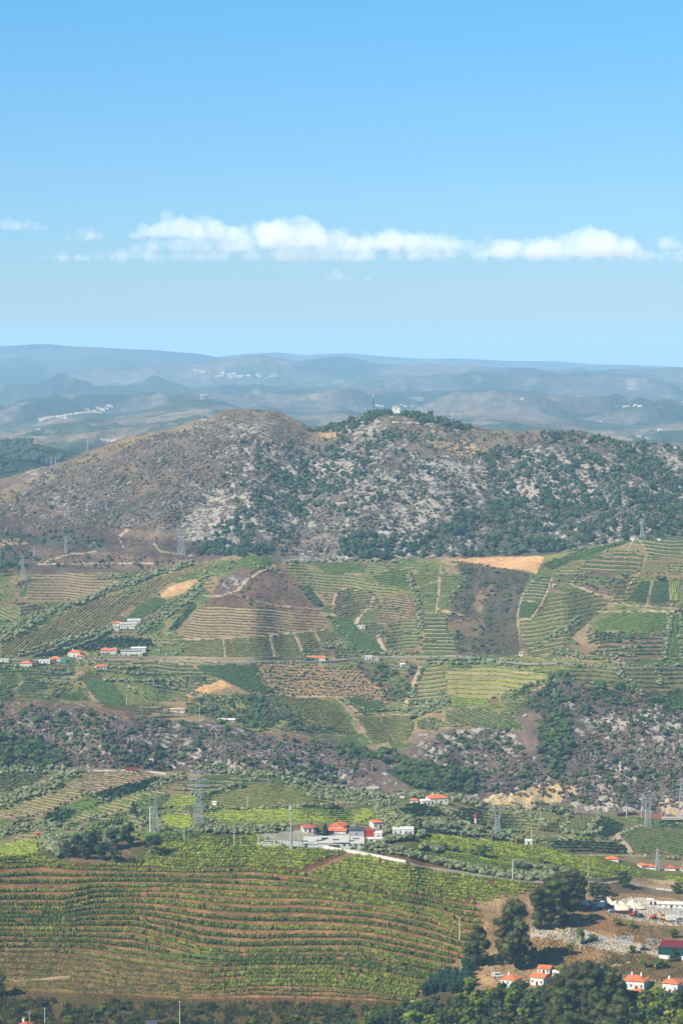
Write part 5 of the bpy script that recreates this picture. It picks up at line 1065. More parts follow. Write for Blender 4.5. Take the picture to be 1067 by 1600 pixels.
def house(u, v, w, h, rf, label, depth=None, yaw=0, wall=WHITE, roof=ORANGE, rtype='hip', cols=3, storeys=1, chim=1, name='house', cat='house', door=True, grp=None):
    """u,v foot centre; w,h,rf width, wall height, roof height in photograph pixels"""
    if v > 1500 and u > 700 and w < 50: w *= .88; h *= .9; rf *= .85
    x, y, z = surf([u], [v]); m = y[0] / F; W_ = w * m; H = h * m; R = rf * m; Dp = depth or max(4, W_ * .75)
    if storeys == 1 and H > 5.4: storeys = 2
    R = max(R - .10 * Dp, .9) if rtype in ('hip', 'gable', 'gablef') else R
    r = empty(name, (x[0], y[0] + Dp / 2, z[0]), radians(yaw)); tag(r, label, cat, grp)
    a, b = W_ / 2, Dp / 2
    MB().box(-a, a, -b, b, -3.5, H).build('wall', wall, r)
    o = .45
    if rtype == 'hip':
        k = min(b, a * .9)
        rr = MB().poly([(-a - o, -b - o, H + .02), (a + o, -b - o, H + .02), (a + o, b + o, H + .02), (-a - o, b + o, H + .02), (-a + k, 0, H + R), (a - k, 0, H + R)], [(0, 1, 5, 4), (1, 2, 5), (2, 3, 4, 5), (3, 0, 4), (3, 2, 1, 0)])
    elif rtype == 'gable':
        rr = MB().poly([(-a - o, -b - o, H + .02), (a + o, -b - o, H + .02), (a + o, b + o, H + .02), (-a - o, b + o, H + .02), (-a - o, 0, H + R), (a + o, 0, H + R)], [(0, 1, 5, 4), (1, 2, 5), (2, 3, 4, 5), (3, 0, 4), (3, 2, 1, 0)])
    elif rtype == 'gablef':
        rr = MB().poly([(-a - o, -b - o, H + .02), (a + o, -b - o, H + .02), (a + o, b + o, H + .02), (-a - o, b + o, H + .02), (0, -b - o, H + R), (0, b + o, H + R)], [(0, 1, 4), (1, 2, 5, 4), (2, 3, 5), (3, 0, 4, 5), (3, 2, 1, 0)])
    elif rtype == 'shed':
        rr = MB().poly([(-a - o, -b - o, H + .02), (a + o, -b - o, H + .02), (a + o, b + o, H + .02), (-a - o, b + o, H + .02), (-a - o, b + o, H + R), (a + o, b + o, H + R)], [(0, 1, 5, 4), (1, 2, 5), (3, 0, 4), (2, 3, 4, 5), (3, 2, 1, 0)])
    else:
        rr = MB().box(-a - .2, a + .2, -b - .2, b + .2, H + .02, H + max(.3, R))
    rf_ = rr.build('roof', roof, r)
    if rtype in ('hip', 'gable'):
        for q in range(chim):
            cx = (-.5 + q) * a * .9; MB().box(cx - .4, cx + .4, .2, 1.0, H + R * .4, H + R + 1.0).build('chimney', wall, rf_)
    sh = H / storeys
    if cols and H > 1.8:
        for s in range(storeys):
            for c_ in range(cols):
                cx = -a + W_ * (c_ + .5) / cols; z0 = s * sh + sh * .36; hh = min(1.2, sh * .36)
                if door and s == 0 and c_ == cols // 2:
                    MB().box(cx - .6, cx + .6, -b - .05, -b + .05, 0, min(2.2, sh * .75)).build('door', DOOR, r); continue
                f = MB().box(cx - .5, cx + .5, -b - .05, -b + .05, z0 - .1, z0 + hh + .1).build('window', FRAMEM, r)
                MB().box(cx - .38, cx + .38, -b - .08, -b - .052, z0, z0 + hh).build('pane', GLASS, f)
        ns = max(1, int(Dp / 6))
        for s in range(storeys):
            for c_ in range(ns):
                cy = -b + Dp * (c_ + .5) / ns; z0 = s * sh + sh * .36
                for sg in (-1, 1):
                    f = MB().box(sg * a - .05, sg * a + .05, cy - .48, cy + .48, z0 - .1, z0 + min(1.2, sh * .36) + .1).build('window', FRAMEM, r)
                    q0, q1 = sorted((sg * (a + .052), sg * (a + .08))); MB().box(q0, q1, cy - .36, cy + .36, z0, z0 + min(1.2, sh * .36)).build('pane', GLASS, f)
    return r
# village at the lower right corner
house(800, 1552, 27, 22, 9, 'white house with bright orange roof just right of the white van', 9, -28, cols=3, chim=1)
house(853, 1524, 22, 9, 6, 'small white house with flat orange roof behind the one with a gable', 8, -18, cols=3, rtype='gable', chim=0)
house(846, 1544, 26, 15, 9, 'white gabled house with orange roof, half sunk in the tree tops', 9, -30, cols=3, rtype='gable')
house(887, 1527, 21, 12, 8, 'white house with dark eaves and orange roof touching the tall eucalyptus', 8, 20, cols=2, rtype='hip', chim=0)
house(870, 1530, 14, 9, 1, 'low white annexe with flat roof between two orange roofed houses', 6, 0, cols=2, rtype='flat', roof=WHITE)
house(996, 1548, 38, 16, 12, 'large white house with long orange roof and two white chimneys', 11, -20, cols=4, chim=2)
house(1000, 1560, 18, 9, 7, 'small white house with orange roof directly below the large two chimney house', 6, 15, cols=2, chim=0)
house(983, 1570, 15, 9, 3, 'lowest white house in the trees with a narrow orange eave', 6, -15, cols=2, rtype='shed', chim=0)
house(1052, 1554, 28, 18, 9, 'white gabled house with orange roof at the right hand picture edge', 9, -22, cols=3)
house(38, 1612, 18, 8, 7, 'red roofed white house just showing at the bottom left corner', 8, -20, roof=REDT, cols=2)
house(236, 1610, 18, 8, 2, 'grey flat roofed shed under the bottom pole', 6, 0, wall=GREYW, roof=DARKR, rtype='flat', cols=0, name='shed', cat='shed')
house(1072, 1500, 74, 13, 1.5, 'big warehouse with dark green sheet top, white base and maroon roof', 16, -14, wall=WHITE, roof=MAROON, rtype='shed', cols=0, name='warehouse', cat='warehouse')
bw = [o for o in bpy.data.objects if o.name == 'warehouse'][0]; m = 1330 / F
wx, wh = 74 * m / 2, 13 * m; MB().box(-wx - .06, wx + .06, -8.06, 8.06, wh * .45, wh + 1.4).build('cladding', GREENP, bw)
for c_ in bw.children:
    if c_.name.startswith('roof'): c_.location.z = 1.42
# winery complex
x, y, z = surf([520], [1326]); wr = empty('winery', (x[0], y[0], z[0])); tag(wr, 'low modern pale grey winery with stepped flat roofs and a dark loading opening', 'winery'); m = y[0] / F
MB().box(-47 * m, 50 * m, 0, 15, -3, 6.4 * m).build('wall', mat('pale_concrete', (206, 206, 200), var=.05, scale=.3), wr)
for i, (a, b, c_, d) in enumerate([(-47, -24, 0, 14), (-23.5, 2, .4, 16), (2.5, 26, .8, 18), (26.5, 50, .2, 14)]):
    f = MB().poly([(a * m, -.3, 6.4 * m + .02 + c_), (b * m, -.3, 6.4 * m + .02 + c_), (b * m, 15.2, 6.4 * m + 1.1 + c_), (a * m, 15.2, 6.4 * m + 1.1 + c_), (a * m, -.3, 6.4 * m + .3 + c_), (b * m, -.3, 6.4 * m + .3 + c_), (b * m, 15.2, 6.4 * m + 1.4 + c_), (a * m, 15.2, 6.4 * m + 1.4 + c_)],
                  [(0, 3, 2, 1), (4, 5, 6, 7), (0, 1, 5, 4), (1, 2, 6, 5), (2, 3, 7, 6), (3, 0, 4, 7)]).build('roof', FLATR, wr)
    for k in range(1 + (i % 2)):
        xx = (a + (b - a) * (k + .4) / 3) * m; yy = 4 + k * 4.5
        MB().box(xx - 2.2, xx + 1.6, yy, yy + .3, 6.4 * m + .4 + c_ + yy * .075, 6.4 * m + .95 + c_ + yy * .075).build('skylight', DARKR, f)
MB().box(-6.4 * m, 11 * m, -.1, .3, 0, 5 * m).build('loading_opening', mat('opening_shade', (60, 58, 60)), wr)
for k in range(4): MB().box((16 + k * 9) * m, (20 + k * 9) * m, -.08, .3, 1.2, 2.6).build('window', GLASS, wr)
x, y, z = surf([437], [1323]); tr = empty('terrace', (x[0], y[0], z[0])); tag(tr, 'fenced concrete loading terrace on the west end of the winery', 'terrace')
MB().box(-36 * m, 36 * m, 0, 12, -3, 4 * m).build('deck', FLATR, tr)
for k in range(15): MB().bar(((-36 + k * 5.1) * m, .2, 4 * m), ((-36 + k * 5.1) * m, .2, 4 * m + 2.6), .14).build('fence_post', DARKR, tr)
MB().box(-36 * m, 36 * m, .1, .3, 4 * m + 1.2, 4 * m + 1.3).build('rail', DARKR, tr)
house(557, 1309, 24, 11, 2, 'dark topped grey block with one tall window on the winery', 9, 0, wall=GREYW, roof=DARKR, rtype='gablef', cols=1, chim=0, door=False, name='winery_block', cat='building')
house(578, 1309, 14, 9, 1, 'bright red cube joined to the grey winery block', 7, 0, wall=REDW, roof=REDW, rtype='flat', cols=0, name='red_block', cat='building')
house(591, 1312, 12, 9, 1, 'white cube beside the bright red winery cube', 7, 0, rtype='flat', roof=WHITE, cols=1, door=False, name='white_block', cat='building')
house(587, 1318, 26, 6, 1, 'low white outbuilding in front of the red winery cube', 5, 0, rtype='flat', roof=WHITE, cols=2, door=False, name='outbuilding', cat='building')
house(482, 1302, 21, 8, 6, 'white house with brownish red hipped roof behind the winery', 8, 12, roof=REDT, cols=3, chim=0)
house(529, 1299, 22, 7, 7, 'white house with the brightest orange roof, just behind the winery', 9, -16, rtype='gablef', cols=3, chim=0)
house(526, 1303, 29, 4, 3, 'long low orange roofed wing in front of the bright orange gable', 5, 0, rtype='shed', cols=0, chim=0, name='house_wing', cat='building')
house(588, 1296, 17, 10, 5, 'little two storey white house with orange roof up behind the red cube', 7, 18, cols=2, chim=0, rtype='hip')
house(630, 1306, 33, 9, 1, 'long white flat roofed bungalow east of the winery', 8, 0, rtype='flat', roof=WHITE, cols=4)
house(683, 1257, 31, 9, 7, 'white villa with wide orange hipped roof among olive trees', 10, 12, cols=4, chim=1)
house(665, 1259, 16, 7, 1, 'white flat garage attached left of the wide roofed villa', 6, 12, rtype='flat', roof=WHITE, cols=2, chim=0)
house(647, 1256, 12, 5, 4, 'tiny red roofed annex left of the white villa', 5, 0, cols=1, chim=0, door=False)
house(582, 1240, 17, 7, 4, 'small pale farmhouse behind the winery wood at the gorge rim', 6, 20, roof=mat('pale_roof', (190, 178, 160), var=.2), rtype='gable', cols=2, chim=0)
house(205, 1208, 15, 4, 3, 'dark red roofed hut at the top of the reddish vineyard', 5, 0, roof=MAROON, rtype='shed', cols=2, chim=0, name='hut', cat='hut')
house(60, 1310, 9, 7, 3, 'little pale shed with red roof beside the big grey olives', 4, 10, roof=REDT, wall=PINK, cols=1, chim=0, rtype='gable', name='hut', cat='hut')
house(826, 1322, 11, 7, 1, 'small white pump hut on the ridge next to the yellow boom', 4, 0, rtype='flat', roof=WHITE, cols=1, name='hut', cat='hut')
house(335, 1259, 7, 5, .6, 'lone white shed in the olive green vineyard', 3, 0, rtype='flat', roof=WHITE, cols=0, name='hut', cat='hut')
house(957, 1346, 19, 3, 5, 'long orange roof peeping over the lime green ridge', 6, 0, cols=0, chim=0)
house(1005, 1357, 12, 4, 5, 'orange roofed house by the slim lattice pylon, western one', 6, 20, cols=1, chim=0)
house(1017, 1359, 14, 4, 5, 'orange roofed house just left of the slim lattice pylon base', 6, 0, cols=2, chim=0)
house(1048, 1361, 17, 4, 5, 'pale house with red roof at the foot of the contoured vineyard', 6, -10, cols=2, chim=0, roof=REDT)
house(1071, 1362, 12, 4, 4, 'red roof cut by the picture edge beside the lime field', 6, 0, cols=1, chim=0, roof=REDT)
# far side of the gorge
house(41, 1045, 18, 8, 5, 'square white house with hipped red roof below the valley road', 8, 0, cols=3, chim=0)
house(69, 1038, 18, 5, .8, 'low flat white building between two red roofs', 6, 0, rtype='flat', roof=WHITE, cols=3)
house(86, 1033, 18, 3, 5, 'long red roof at the roadside left of the teal shed', 7, 0, cols=2, chim=0)
house(99, 1036, 9, 5, 1, 'teal green sheet metal shed by the road', 5, 0, wall=TEAL, roof=TEAL, rtype='flat', cols=0, name='shed', cat='shed')
house(117, 1027, 20, 7, 5, 'two storey white house with red roof and chimney by the road', 8, -12, cols=3, chim=1)
house(125, 1031, 13, 5, 3, 'low orange roofed front wing of the chimney house', 5, 10, cols=2, chim=0)
house(170, 1022, 24, 6, 4, 'long white cottage with red roof left of the white sheds', 7, 4, cols=5, chim=1, rtype='gable')
house(205, 1027, 34, 9, 2, 'long white warehouse with a dark eave line', 10, 4, rtype='gable', roof=mat('grey_roof', (150, 152, 156), var=.1), cols=6, chim=0, name='warehouse', cat='warehouse')
house(216, 1021, 22, 8, 1, 'rear white warehouse with pale roof behind the dark eaved one', 9, 4, rtype='gable', roof=WHITE, cols=0, chim=0, name='warehouse', cat='warehouse')
house(157, 1048, 17, 6, 4, 'white cottage with red roof just below the road', 7, 14, cols=3, chim=0)
house(91, 1072, 4.5, 4, .8, 'tiny white hut alone on a vineyard terrace', 2.5, 0, rtype='flat', roof=WHITE, cols=0, name='hut', cat='hut')
house(5, 1035, 17, 4, .8, 'flat white roadside building at the left hand picture edge', 6, 0, rtype='flat', roof=FLATR, cols=3)
house(199, 983, 24, 8, 3, 'large white farmhouse on the olive slope', 9, 6, rtype='gable', roof=FLATR, cols=5, chim=0)
house(183, 980, 14, 6, 4, 'red roofed wing on the left of the large white farmhouse', 7, 6, cols=2, chim=0)
house(209, 976, 20, 6, 2, 'rear wing of the large white farmhouse with pale roof', 8, 6, rtype='shed', roof=FLATR, cols=3, chim=0)
house(178, 986, 14, 3, 1, 'low pale yard building in front of the red farmhouse wing', 4, 6, rtype='flat', roof=FLATR, cols=1)
house(494, 1032, 28, 4, 4, 'long low white house with red roof on the valley road', 7, 2, cols=5, chim=0, rtype='gable')
house(576, 1033, 11, 6, 2, 'white roadside house with pale roof by the orchard, larger half', 6, 0, roof=FLATR, rtype='gable', cols=2, chim=0)
house(588, 1034, 9, 6, 2, 'white roadside house by the orchard, smaller half', 5, 8, roof=mat('pink_tile', (196, 150, 132), var=.2), rtype='hip', cols=2, chim=0)
house(629, 1044, 7, 4, 1.5, 'small white hut on the brown slope right of the orchard', 4, 12, roof=WHITE, rtype='gable', cols=1, chim=0, name='hut', cat='hut')
house(564, 983, 12, 4, 1.2, 'small pale building below the curved terraces', 5, 0, roof=FLATR, rtype='flat', cols=2)
house(277, 1114, 23, 5, 3, 'wide cream villa with pale orange roof on the gorge rim', 8, 4, roof=mat('pale_tile', (226, 178, 130), var=.12), cols=6, chim=0)
house(298, 1099, 5.5, 6, .6, 'small square ruined tower with brown walls', 3, 10, wall=mat('ruin_stone', (186, 146, 116), var=.2), roof=mat('ruin_stone', (0, 0, 0)), rtype='flat', cols=1, door=False, name='tower_ruin', cat='ruin')
house(347, 1130, 14, 4, 1.2, 'long white flat house at the edge of the gorge, western half', 5, -6, rtype='flat', roof=WHITE, cols=3)
house(360, 1131, 13, 4.5, 1.6, 'long white house at the edge of the gorge, gabled eastern half', 5, 4, rtype='gable', roof=WHITE, cols=3, chim=0)
house(816, 1025, 10, 4, 3, 'small house with pinkish roof at the end of the dark scrub', 5, 0, roof=mat('pink_tile', (0, 0, 0)), cols=2, chim=0)
house(866, 917, 6, 3, .6, 'tiny white hut under the bare tan field', 3, 0, rtype='flat', roof=WHITE, cols=0, name='hut', cat='hut')
house(988, 844, 7, 4, .6, 'small pale hut on the green shoulder under the mountain', 4, 0, rtype='flat', roof=FLATR, cols=0, name='hut', cat='hut')
house(1030, 845, 5, 3, .6, 'tiny white hut by the right edge of the green shoulder', 3, 0, rtype='flat', roof=WHITE, cols=0, name='hut', cat='hut')
house(177, 672, 9, 2, .6, 'white block on the left shoulder skyline of the mountain', 4, 0, rtype='flat', roof=WHITE, cols=0, name='hut', cat='hut')
house(619, 646, 12, 12, 3, 'small white chapel on the mountain summit', 7, 0, roof=FLATR, rtype='gablef', cols=1, chim=0, name='chapel', cat='chapel')
for u, v, l in [(680, 665, 'white equipment cabin at the foot of the western antenna pole'), (706, 665, 'white equipment cabin at the foot of the antenna mast'), (718, 665, 'small white cabin left of the pair at the lookout end'), (723, 666, 'last small white cabin at the lookout end')]:
    house(u, v, 4, 3, .5, l, 3, 0, rtype='flat', roof=WHITE, cols=0, name='cabin', cat='cabin')
x, y, z = surf([236], [1194]); r = empty('stone_frame', (x[0], y[0], z[0])); tag(r, 'white roofless frame of a ruined hut on the gorge slope', 'ruin')
for a, b in ((-1.9, -1.3), (1.3, 1.9)): MB().box(a, b, -.4, .4, -1, 2.7).build('post', WHITE, r)
MB().box(-1.9, 1.9, -.4, .4, 2.7, 3.3).build('lintel', WHITE, r)
# viaduct
x, y, z = surf([1060], [1285]); vr = empty('viaduct', (x[0], y[0], z[0] - 1)); tag(vr, 'pale concrete road viaduct at the river edge', 'bridge')
MB().box(-12, 60, -3, 4, 3.4, 4.3).build('deck', CONC, vr); MB().box(-12, 60, -3.2, -2.9, 4.3, 5.2).build('parapet', CONC, vr)
for k in range(5): MB().box(-9 + k * 12, -7.5 + k * 12, -1, 1, -3, 3.4).build('pier', CONC, vr)
walls('retaining_wall', [(965, 1278), (1000, 1276), (1036, 1277)], 2.2, .6, mat('brick_wall', (168, 96, 78), var=.2), 'reddish wall leading to the concrete viaduct')
# ------------------------------------------------------------------ pylons, poles and masts
STEEL = mat('galvanised', (176, 184, 188), metallic=.2, rough=.6, var=.1); CPOLE = mat('pole_concrete', (214, 210, 200), var=.08); REDP = mat('red_paint', (206, 60, 36)); YEL = mat('yellow_paint', (226, 168, 40), var=.1); GRNP = mat('mast_green', (62, 92, 84))
def pylon(u, v, h, label, kind='tall', th=.22):
    x, y, z = surf([u], [v]); H = h * y[0] / F; r = empty('pylon', (x[0], y[0], z[0])); tag(r, label, 'pylon')
    b = H * .09; t_ = H * .018
    if kind == 'goal':
        b = H * .13
        for sx in (-1, 1):
            for sy in (-1, 1): MB().bar((sx * b * .8, sy * b * .5, -1), (sx * b * .42, sy * b * .25, H * .62), th).build('leg', STEEL, r)
            MB().bar((sx * b * .42, 0, H * .60), (sx * b * 1.0, 0, H * .9), th * 1.2).bar((sx * b * .42, 0, H * .60), (sx * b * .5, 0, H * .9), th * .8).build('fork_arm', STEEL, r)
        m_ = MB(); n = 7
        for k in range(n):
            z0, z1 = H * .62 * k / n, H * .62 * (k + 1) / n; w0 = b * (.8 - .38 * k / n); w1 = b * (.8 - .38 * (k + 1) / n)
            for sy in (-.6, .6): m_.bar((-w0, sy * w0, z0), (w1, sy * w1, z1), th * .6).bar((w0, sy * w0, z0), (-w1, sy * w1, z1), th * .6)
        m_.build('lattice', STEEL, r)
        MB().bar((-b * 2.0, 0, H * .9), (b * 2.0, 0, H * .9), th * 1.3).bar((-b * 1.6, 0, H * .97), (b * 1.6, 0, H * .97), th * .7).bar((-b * 2, 0, H * .9), (-b * 1.6, 0, H * .97), th * .7).bar((b * 2, 0, H * .9), (b * 1.6, 0, H * .97), th * .7).build('cross_arm', STEEL, r)
        for k in (-1.7, 0, 1.7): MB().bar((b * k, 0, H * .9), (b * k, 0, H * .83), .15).build('insulator', GLASS, r)
        return r
    for sx in (-1, 1):
        for sy in (-1, 1): MB().bar((sx * b, sy * b, -1), (sx * t_, sy * t_, H), th, th * .7).build('leg', STEEL, r)
    m_ = MB(); n = 12
    for k in range(n):
        f0, f1 = k / n, (k + 1) / n; w0 = b + (t_ - b) * f0; w1 = b + (t_ - b) * f1
        for s in (-1, 1):
            m_.bar((-w0, s * w0, H * f0), (w1, s * w1, H * f1), th * .55).bar((w0, s * w0, H * f0), (-w1, s * w1, H * f1), th * .55)
            m_.bar((s * w0, -w0, H * f0), (s * w1, w1, H * f1), th * .55)
    m_.build('lattice', STEEL, r)
    arms = {'tall': [(.70, .20), (.82, .17), (.94, .14)], 'slim': [(.93, .09)]}[kind]
    for f, w in arms:
        wz = H * w
        MB().bar((-wz, 0, H * f), (wz, 0, H * f), th).bar((-wz, 0, H * f), (0, 0, H * f + H * .03), th * .6).bar((wz, 0, H * f), (0, 0, H * f + H * .03), th * .6).build('cross_arm', STEEL, r)
        for s in (-1, 1): MB().bar((s * wz, 0, H * f), (s * wz, 0, H * f - H * .03), .16).build('insulator', GLASS, r)
    return r
pylon(310, 1291, 90, 'tallest lattice pylon, with three pairs of arms, beside the lime green field', 'tall', .2)
pylon(777, 1306, 46, 'wide goalpost shaped pylon in front of the tan banked terraces', 'goal', .2)
pylon(1012, 1294, 52, 'wide goalpost shaped pylon beside the concrete viaduct', 'goal', .2)
pylon(1065, 1274, 60, 'tall lattice pylon cut by the picture edge above the viaduct', 'tall', .2)
pylon(281, 868, 42, 'taller of two thin pylons standing together on the heath', 'tall', .22); pylon(287, 869, 28, 'shorter of two thin pylons standing together on the heath', 'slim', .2)
pylon(103, 864, 26, 'lattice pylon with pale footing on the brown heath', 'tall', .22); pylon(36, 908, 40, 'lattice pylon above the pale stone terraces', 'tall', .22); pylon(54, 872, 18, 'small lattice pylon between two others on the heath', 'slim', .2)
pylon(1003, 838, 28, 'lattice pylon at the dark foot of the mountain', 'tall', .22); pylon(137, 706, 16, 'thin pylon rising behind the left shoulder of the mountain', 'slim', .25)
pylon(80, 726, 13, 'left of two small posts on the bare shoulder', 'slim', .25); pylon(87, 726, 13, 'right of two small posts on the bare shoulder', 'slim', .25); pylon(316, 653, 14, 'thin pylon on the skyline left of the bare summit', 'slim', .25)
pylon(1027, 1361, 36, 'slim white lattice pylon among orange roofs', 'slim', .22); pylon(243, 1302, 60, 'slim grey lattice mast next to the thick white pole', 'slim', .14)
def pole(u, v, h, label, th=.22, arms=1, mt=None, name='utility_pole', cat='pole'):
    x, y, z = surf([u], [v]); H = h * y[0] / F; r = empty(name, (x[0], y[0], z[0])); tag(r, label, cat)
    MB().bar((0, 0, -1), (0, 0, H), th * 1.25, th * .8, 6).build('shaft', mt or CPOLE, r)
    for k in range(arms): MB().bar((-1.1, 0, H - .3 - k), (1.1, 0, H - .3 - k), .11).build('cross_arm', STEEL, r)
    return r
for u, v, h, l, th in [(235, 1302, 42, 'thick white concrete pole next to the slim grey mast', .5), (288, 1316, 20, 'white pole in front of the short green vine rows', .22), (322, 1303, 12, 'short white pole below the tall pylon', .2), (366, 1318, 18, 'white pole above the crown vineyard, western one', .22),
                       (376, 1318, 11, 'short white pole above the crown vineyard, eastern one', .18), (387, 1264, 19, 'white pole in the olive green vineyard', .25), (602, 1300, 20, 'thin pole behind the white winery cube', .15), (608, 1262, 14, 'thin pole at the end of the yellow green field', .18), (553, 1297, 14, 'thin pole behind the grey winery block', .15),
                       (801, 1376, 30, 'white lattice looking pole on the road below the ridge', .32), (919, 1372, 18, 'white pole where the ridge ends above the quarry road', .2), (718, 1470, 36, 'lone white pole at the gully end of the big terraces', .28), (979, 1280, 24, 'tall white pole by the reddish wall', .28), (1002, 1280, 18, 'second white pole by the reddish wall', .22),
                       (1034, 1277, 18, 'white pole near the viaduct end', .22), (830, 1315, 22, 'grey pole on the ridge behind the white pump hut', .22), (845, 1285, 16, 'thin pole in the terraces below the rock cut', .18), (198, 1102, 18, 'white pole on the gorge rim vineyard', .25), (240, 1072, 8, 'short pole by the pale yard track', .2), (263, 1072, 8, 'short pole left of the bare tan patch', .2),
                       (312, 1122, 18, 'pole at the end of the pinkish wall', .2), (10, 1190, 18, 'white pole standing over the gorge wood', .28), (248, 1022, 14, 'pole by the loop track east of the sheds', .22), (912, 1354, 8, 'short post on the lime ridge', .18), (404, 1319, 14, 'corner post at the fenced terrace', .25), (415, 1319, 18, 'dark pole on the fenced terrace', .25),
                       (70, 1602, 26, 'thin white pole beside the bottom left red roof', .2), (46, 1600, 18, 'short thin pole above the bottom left red roof', .18), (281, 1612, 46, 'tall thin pole rising from the bottom scrub', .2), (768, 1525, 14, 'short pole beside the white van', .2), (906, 1486, 24, 'thin leaning pole in the quarry bank', .2), (697, 664, 10, 'short pole on the lookout terrace', .25),
                       (680, 664, 16, 'western antenna pole on the lookout', .28), (718, 662, 22, 'eastern pole among the summit pines', .28), (720, 1310, 0.1 + 12, 'thin pole in the olive band of the ridge', .15), (500, 1252, 12, 'first of three short poles at the reddish bank', .18), (525, 1252, 12, 'second of three short poles at the reddish bank', .18), (513, 1253, 10, 'middle short pole at the reddish bank', .16), (1070, 1420, 14, 'pole at the edge of the quarry yard', .2),
                       (310, 1240, 6, 'tiny pole behind the lattice pylon', .15), (865, 1090, 12, 'pole in the scrub above the ravine', .2)]:
    pole(u, v, h, l, th)
# phone mast by the winery
x, y, z = surf([455], [1330]); r = empty('phone_mast', (x[0], y[0], z[0])); tag(r, 'tall grey mobile phone mast in front of the winery', 'mast'); H = 72 * y[0] / F
MB().bar((0, 0, -1), (0, 0, H), .62, .36, 8).build('shaft', STEEL, r); MB().bar((0, 0, H * .93), (0, 0, H * .95), 1.3, 1.3, 8).build('platform', STEEL, r)
for k in range(3):
    a = k * 2.1 + .4; MB().box(cos(a) * 1.25 - .2, cos(a) * 1.25 + .2, sin(a) * 1.25 - .2, sin(a) * 1.25 + .2, H * .93, H * 1.02).build('antenna_panel', WHITE, r)
MB().box(-.9, .9, -1.4, -.6, 0, 2).build('cabinet', GREYW, r)
# summit mast: green, white and red sections
x, y, z = surf([583], [648]); r = empty('radio_mast', (x[0], y[0], z[0])); tag(r, 'tall slender radio mast with white and red sections on the summit', 'mast'); H = 43 * y[0] / F
for k, (a, b, mt) in enumerate([(0, .62, GRNP), (.62, .78, WHITE), (.78, .86, REDP), (.86, 1.0, YEL)]): MB().bar((0, 0, H * a - (1 if k == 0 else 0)), (0, 0, H * b), .42, .38, 6).build('mast_section', mt, r)
x, y, z = surf([706], [664]); r = empty('antenna_mast', (x[0], y[0], z[0])); tag(r, 'stout antenna mast with a ring of panels at the lookout', 'mast'); H = 19 * y[0] / F
MB().bar((0, 0, -1), (0, 0, H), .5, .4, 6).build('shaft', CPOLE, r)
for k in range(3): MB().box(cos(k * 2.1) * 1.2 - .3, cos(k * 2.1) * 1.2 + .3, sin(k * 2.1) * 1.2 - .3, sin(k * 2.1) * 1.2 + .3, H * .82, H).build('antenna_panel', WHITE, r)
x, y, z = surf([743], [1294]); r = empty('marker_post', (x[0], y[0], z[0])); tag(r, 'red and white banded marker post among the tan terraces', 'post'); H = 22 * y[0] / F
for k in range(3): MB().bar((0, 0, H * k / 3 - (.5 if k == 0 else 0)), (0, 0, H * (k + 1) / 3), .75, .7, 8).build('painted_band', REDP if k != 1 else WHITE, r)
x, y, z = surf([806], [1318]); r = empty('loading_crane', (x[0], y[0], z[0])); tag(r, 'yellow crane boom leaning over the ridge beside the white pump hut', 'crane')
MB().bar((0, 0, -1), (0, 0, 4.2), .35).build('post', YEL, r); MB().bar((-.6, 0, 3.0), (6.2, 0, 5.6), .3, .2).build('boom', YEL, r); MB().box(-1.4, -.4, -.5, .5, 2.4, 3.4).build('counterweight', DARKR, r)

# ------------------------------------------------------------------ far villages and fields in the haze
def far_pt(u, v):
    """ground seen at a photograph pixel on the distant sheets, found among their vertices"""
    best = None
    for nm, (U, V_, co) in FARV.items():
        d = (U - u) ** 2 + ((V_ - v) * 1.5) ** 2; i = int(d.argmin())
        if d[i] < 40 and (best is None or co[i, 1] < best[1]): best = co[i]
    return best
FARV = {}
for o in bpy.data.objects:
    if o.name.startswith(('far_plain', 'far_hills', 'forest_hill')):
        co = np.empty(len(o.data.vertices) * 3, np.float32); o.data.vertices.foreach_get('co', co); co = co.reshape(-1, 3).astype(float)
        U, V_ = project(co[:, 0], co[:, 1], co[:, 2]); FARV[o.name] = (U, V_, co)
fh = MB().box(-5, 5, -4, 4, -6, 5).poly([(-5.6, -4.6, 5.02), (5.6, -4.6, 5.02), (5.6, 4.6, 5.02), (-5.6, 4.6, 5.02), (-4, 0, 7.2), (4, 0, 7.2)], [(0, 1, 5, 4), (1, 2, 5), (2, 3, 4, 5), (3, 0, 4)])
fo_ = fh.build('far_house', mat('far_white', (214, 206, 192), rough=.9)); FH = fo_.data; bpy.data.objects.remove(fo_)
FH.materials.append(mat('far_roof', (216, 176, 150)))
for i_, p_ in enumerate(FH.polygons): p_.material_index = 1 if i_ >= 6 else 0
g = np.random.default_rng(404)
def village(n, pts, jv, label, grp, s0=.9, s1=1.5):
    p = np.asarray(pts, float)
    for k in range(n):
        t = g.uniform(0, len(p) - 1.001); i = int(t); f = t - i; u, v = p[i] * (1 - f) + p[i + 1] * f; u += g.normal(0, 1.5); v += g.normal(0, jv)
        q = far_pt(u, v)
        if q is None: continue
        s = g.uniform(s0, s1) * q[1] / 15500
        s = max(s, .6); o = inst('far_house', FH, tuple(q), g.uniform(-.5, .5), (s * g.uniform(1.0, 2.0), s, s)); tag(o, label, 'house', grp)
village(46, [(60, 657), (85, 651), (112, 648)], 1.6, 'tiny white house of the lower village on the hazy left slope', 'houses of the lower left village')
village(44, [(117, 645), (150, 642), (179, 634)], 1.5, 'tiny white house of the long village strip on the hazy slope', 'houses of the upper left village')
village(26, [(336, 587), (385, 588), (432, 588)], 1.6, 'tiny pale house strung along the far hazy hillside', 'houses on the far hillside', .9, 1.3)
village(7, [(288, 577), (322, 581)], .8, 'pale speck of a house beside the bright far clearing', 'houses by the far clearing', .9, 1.3)
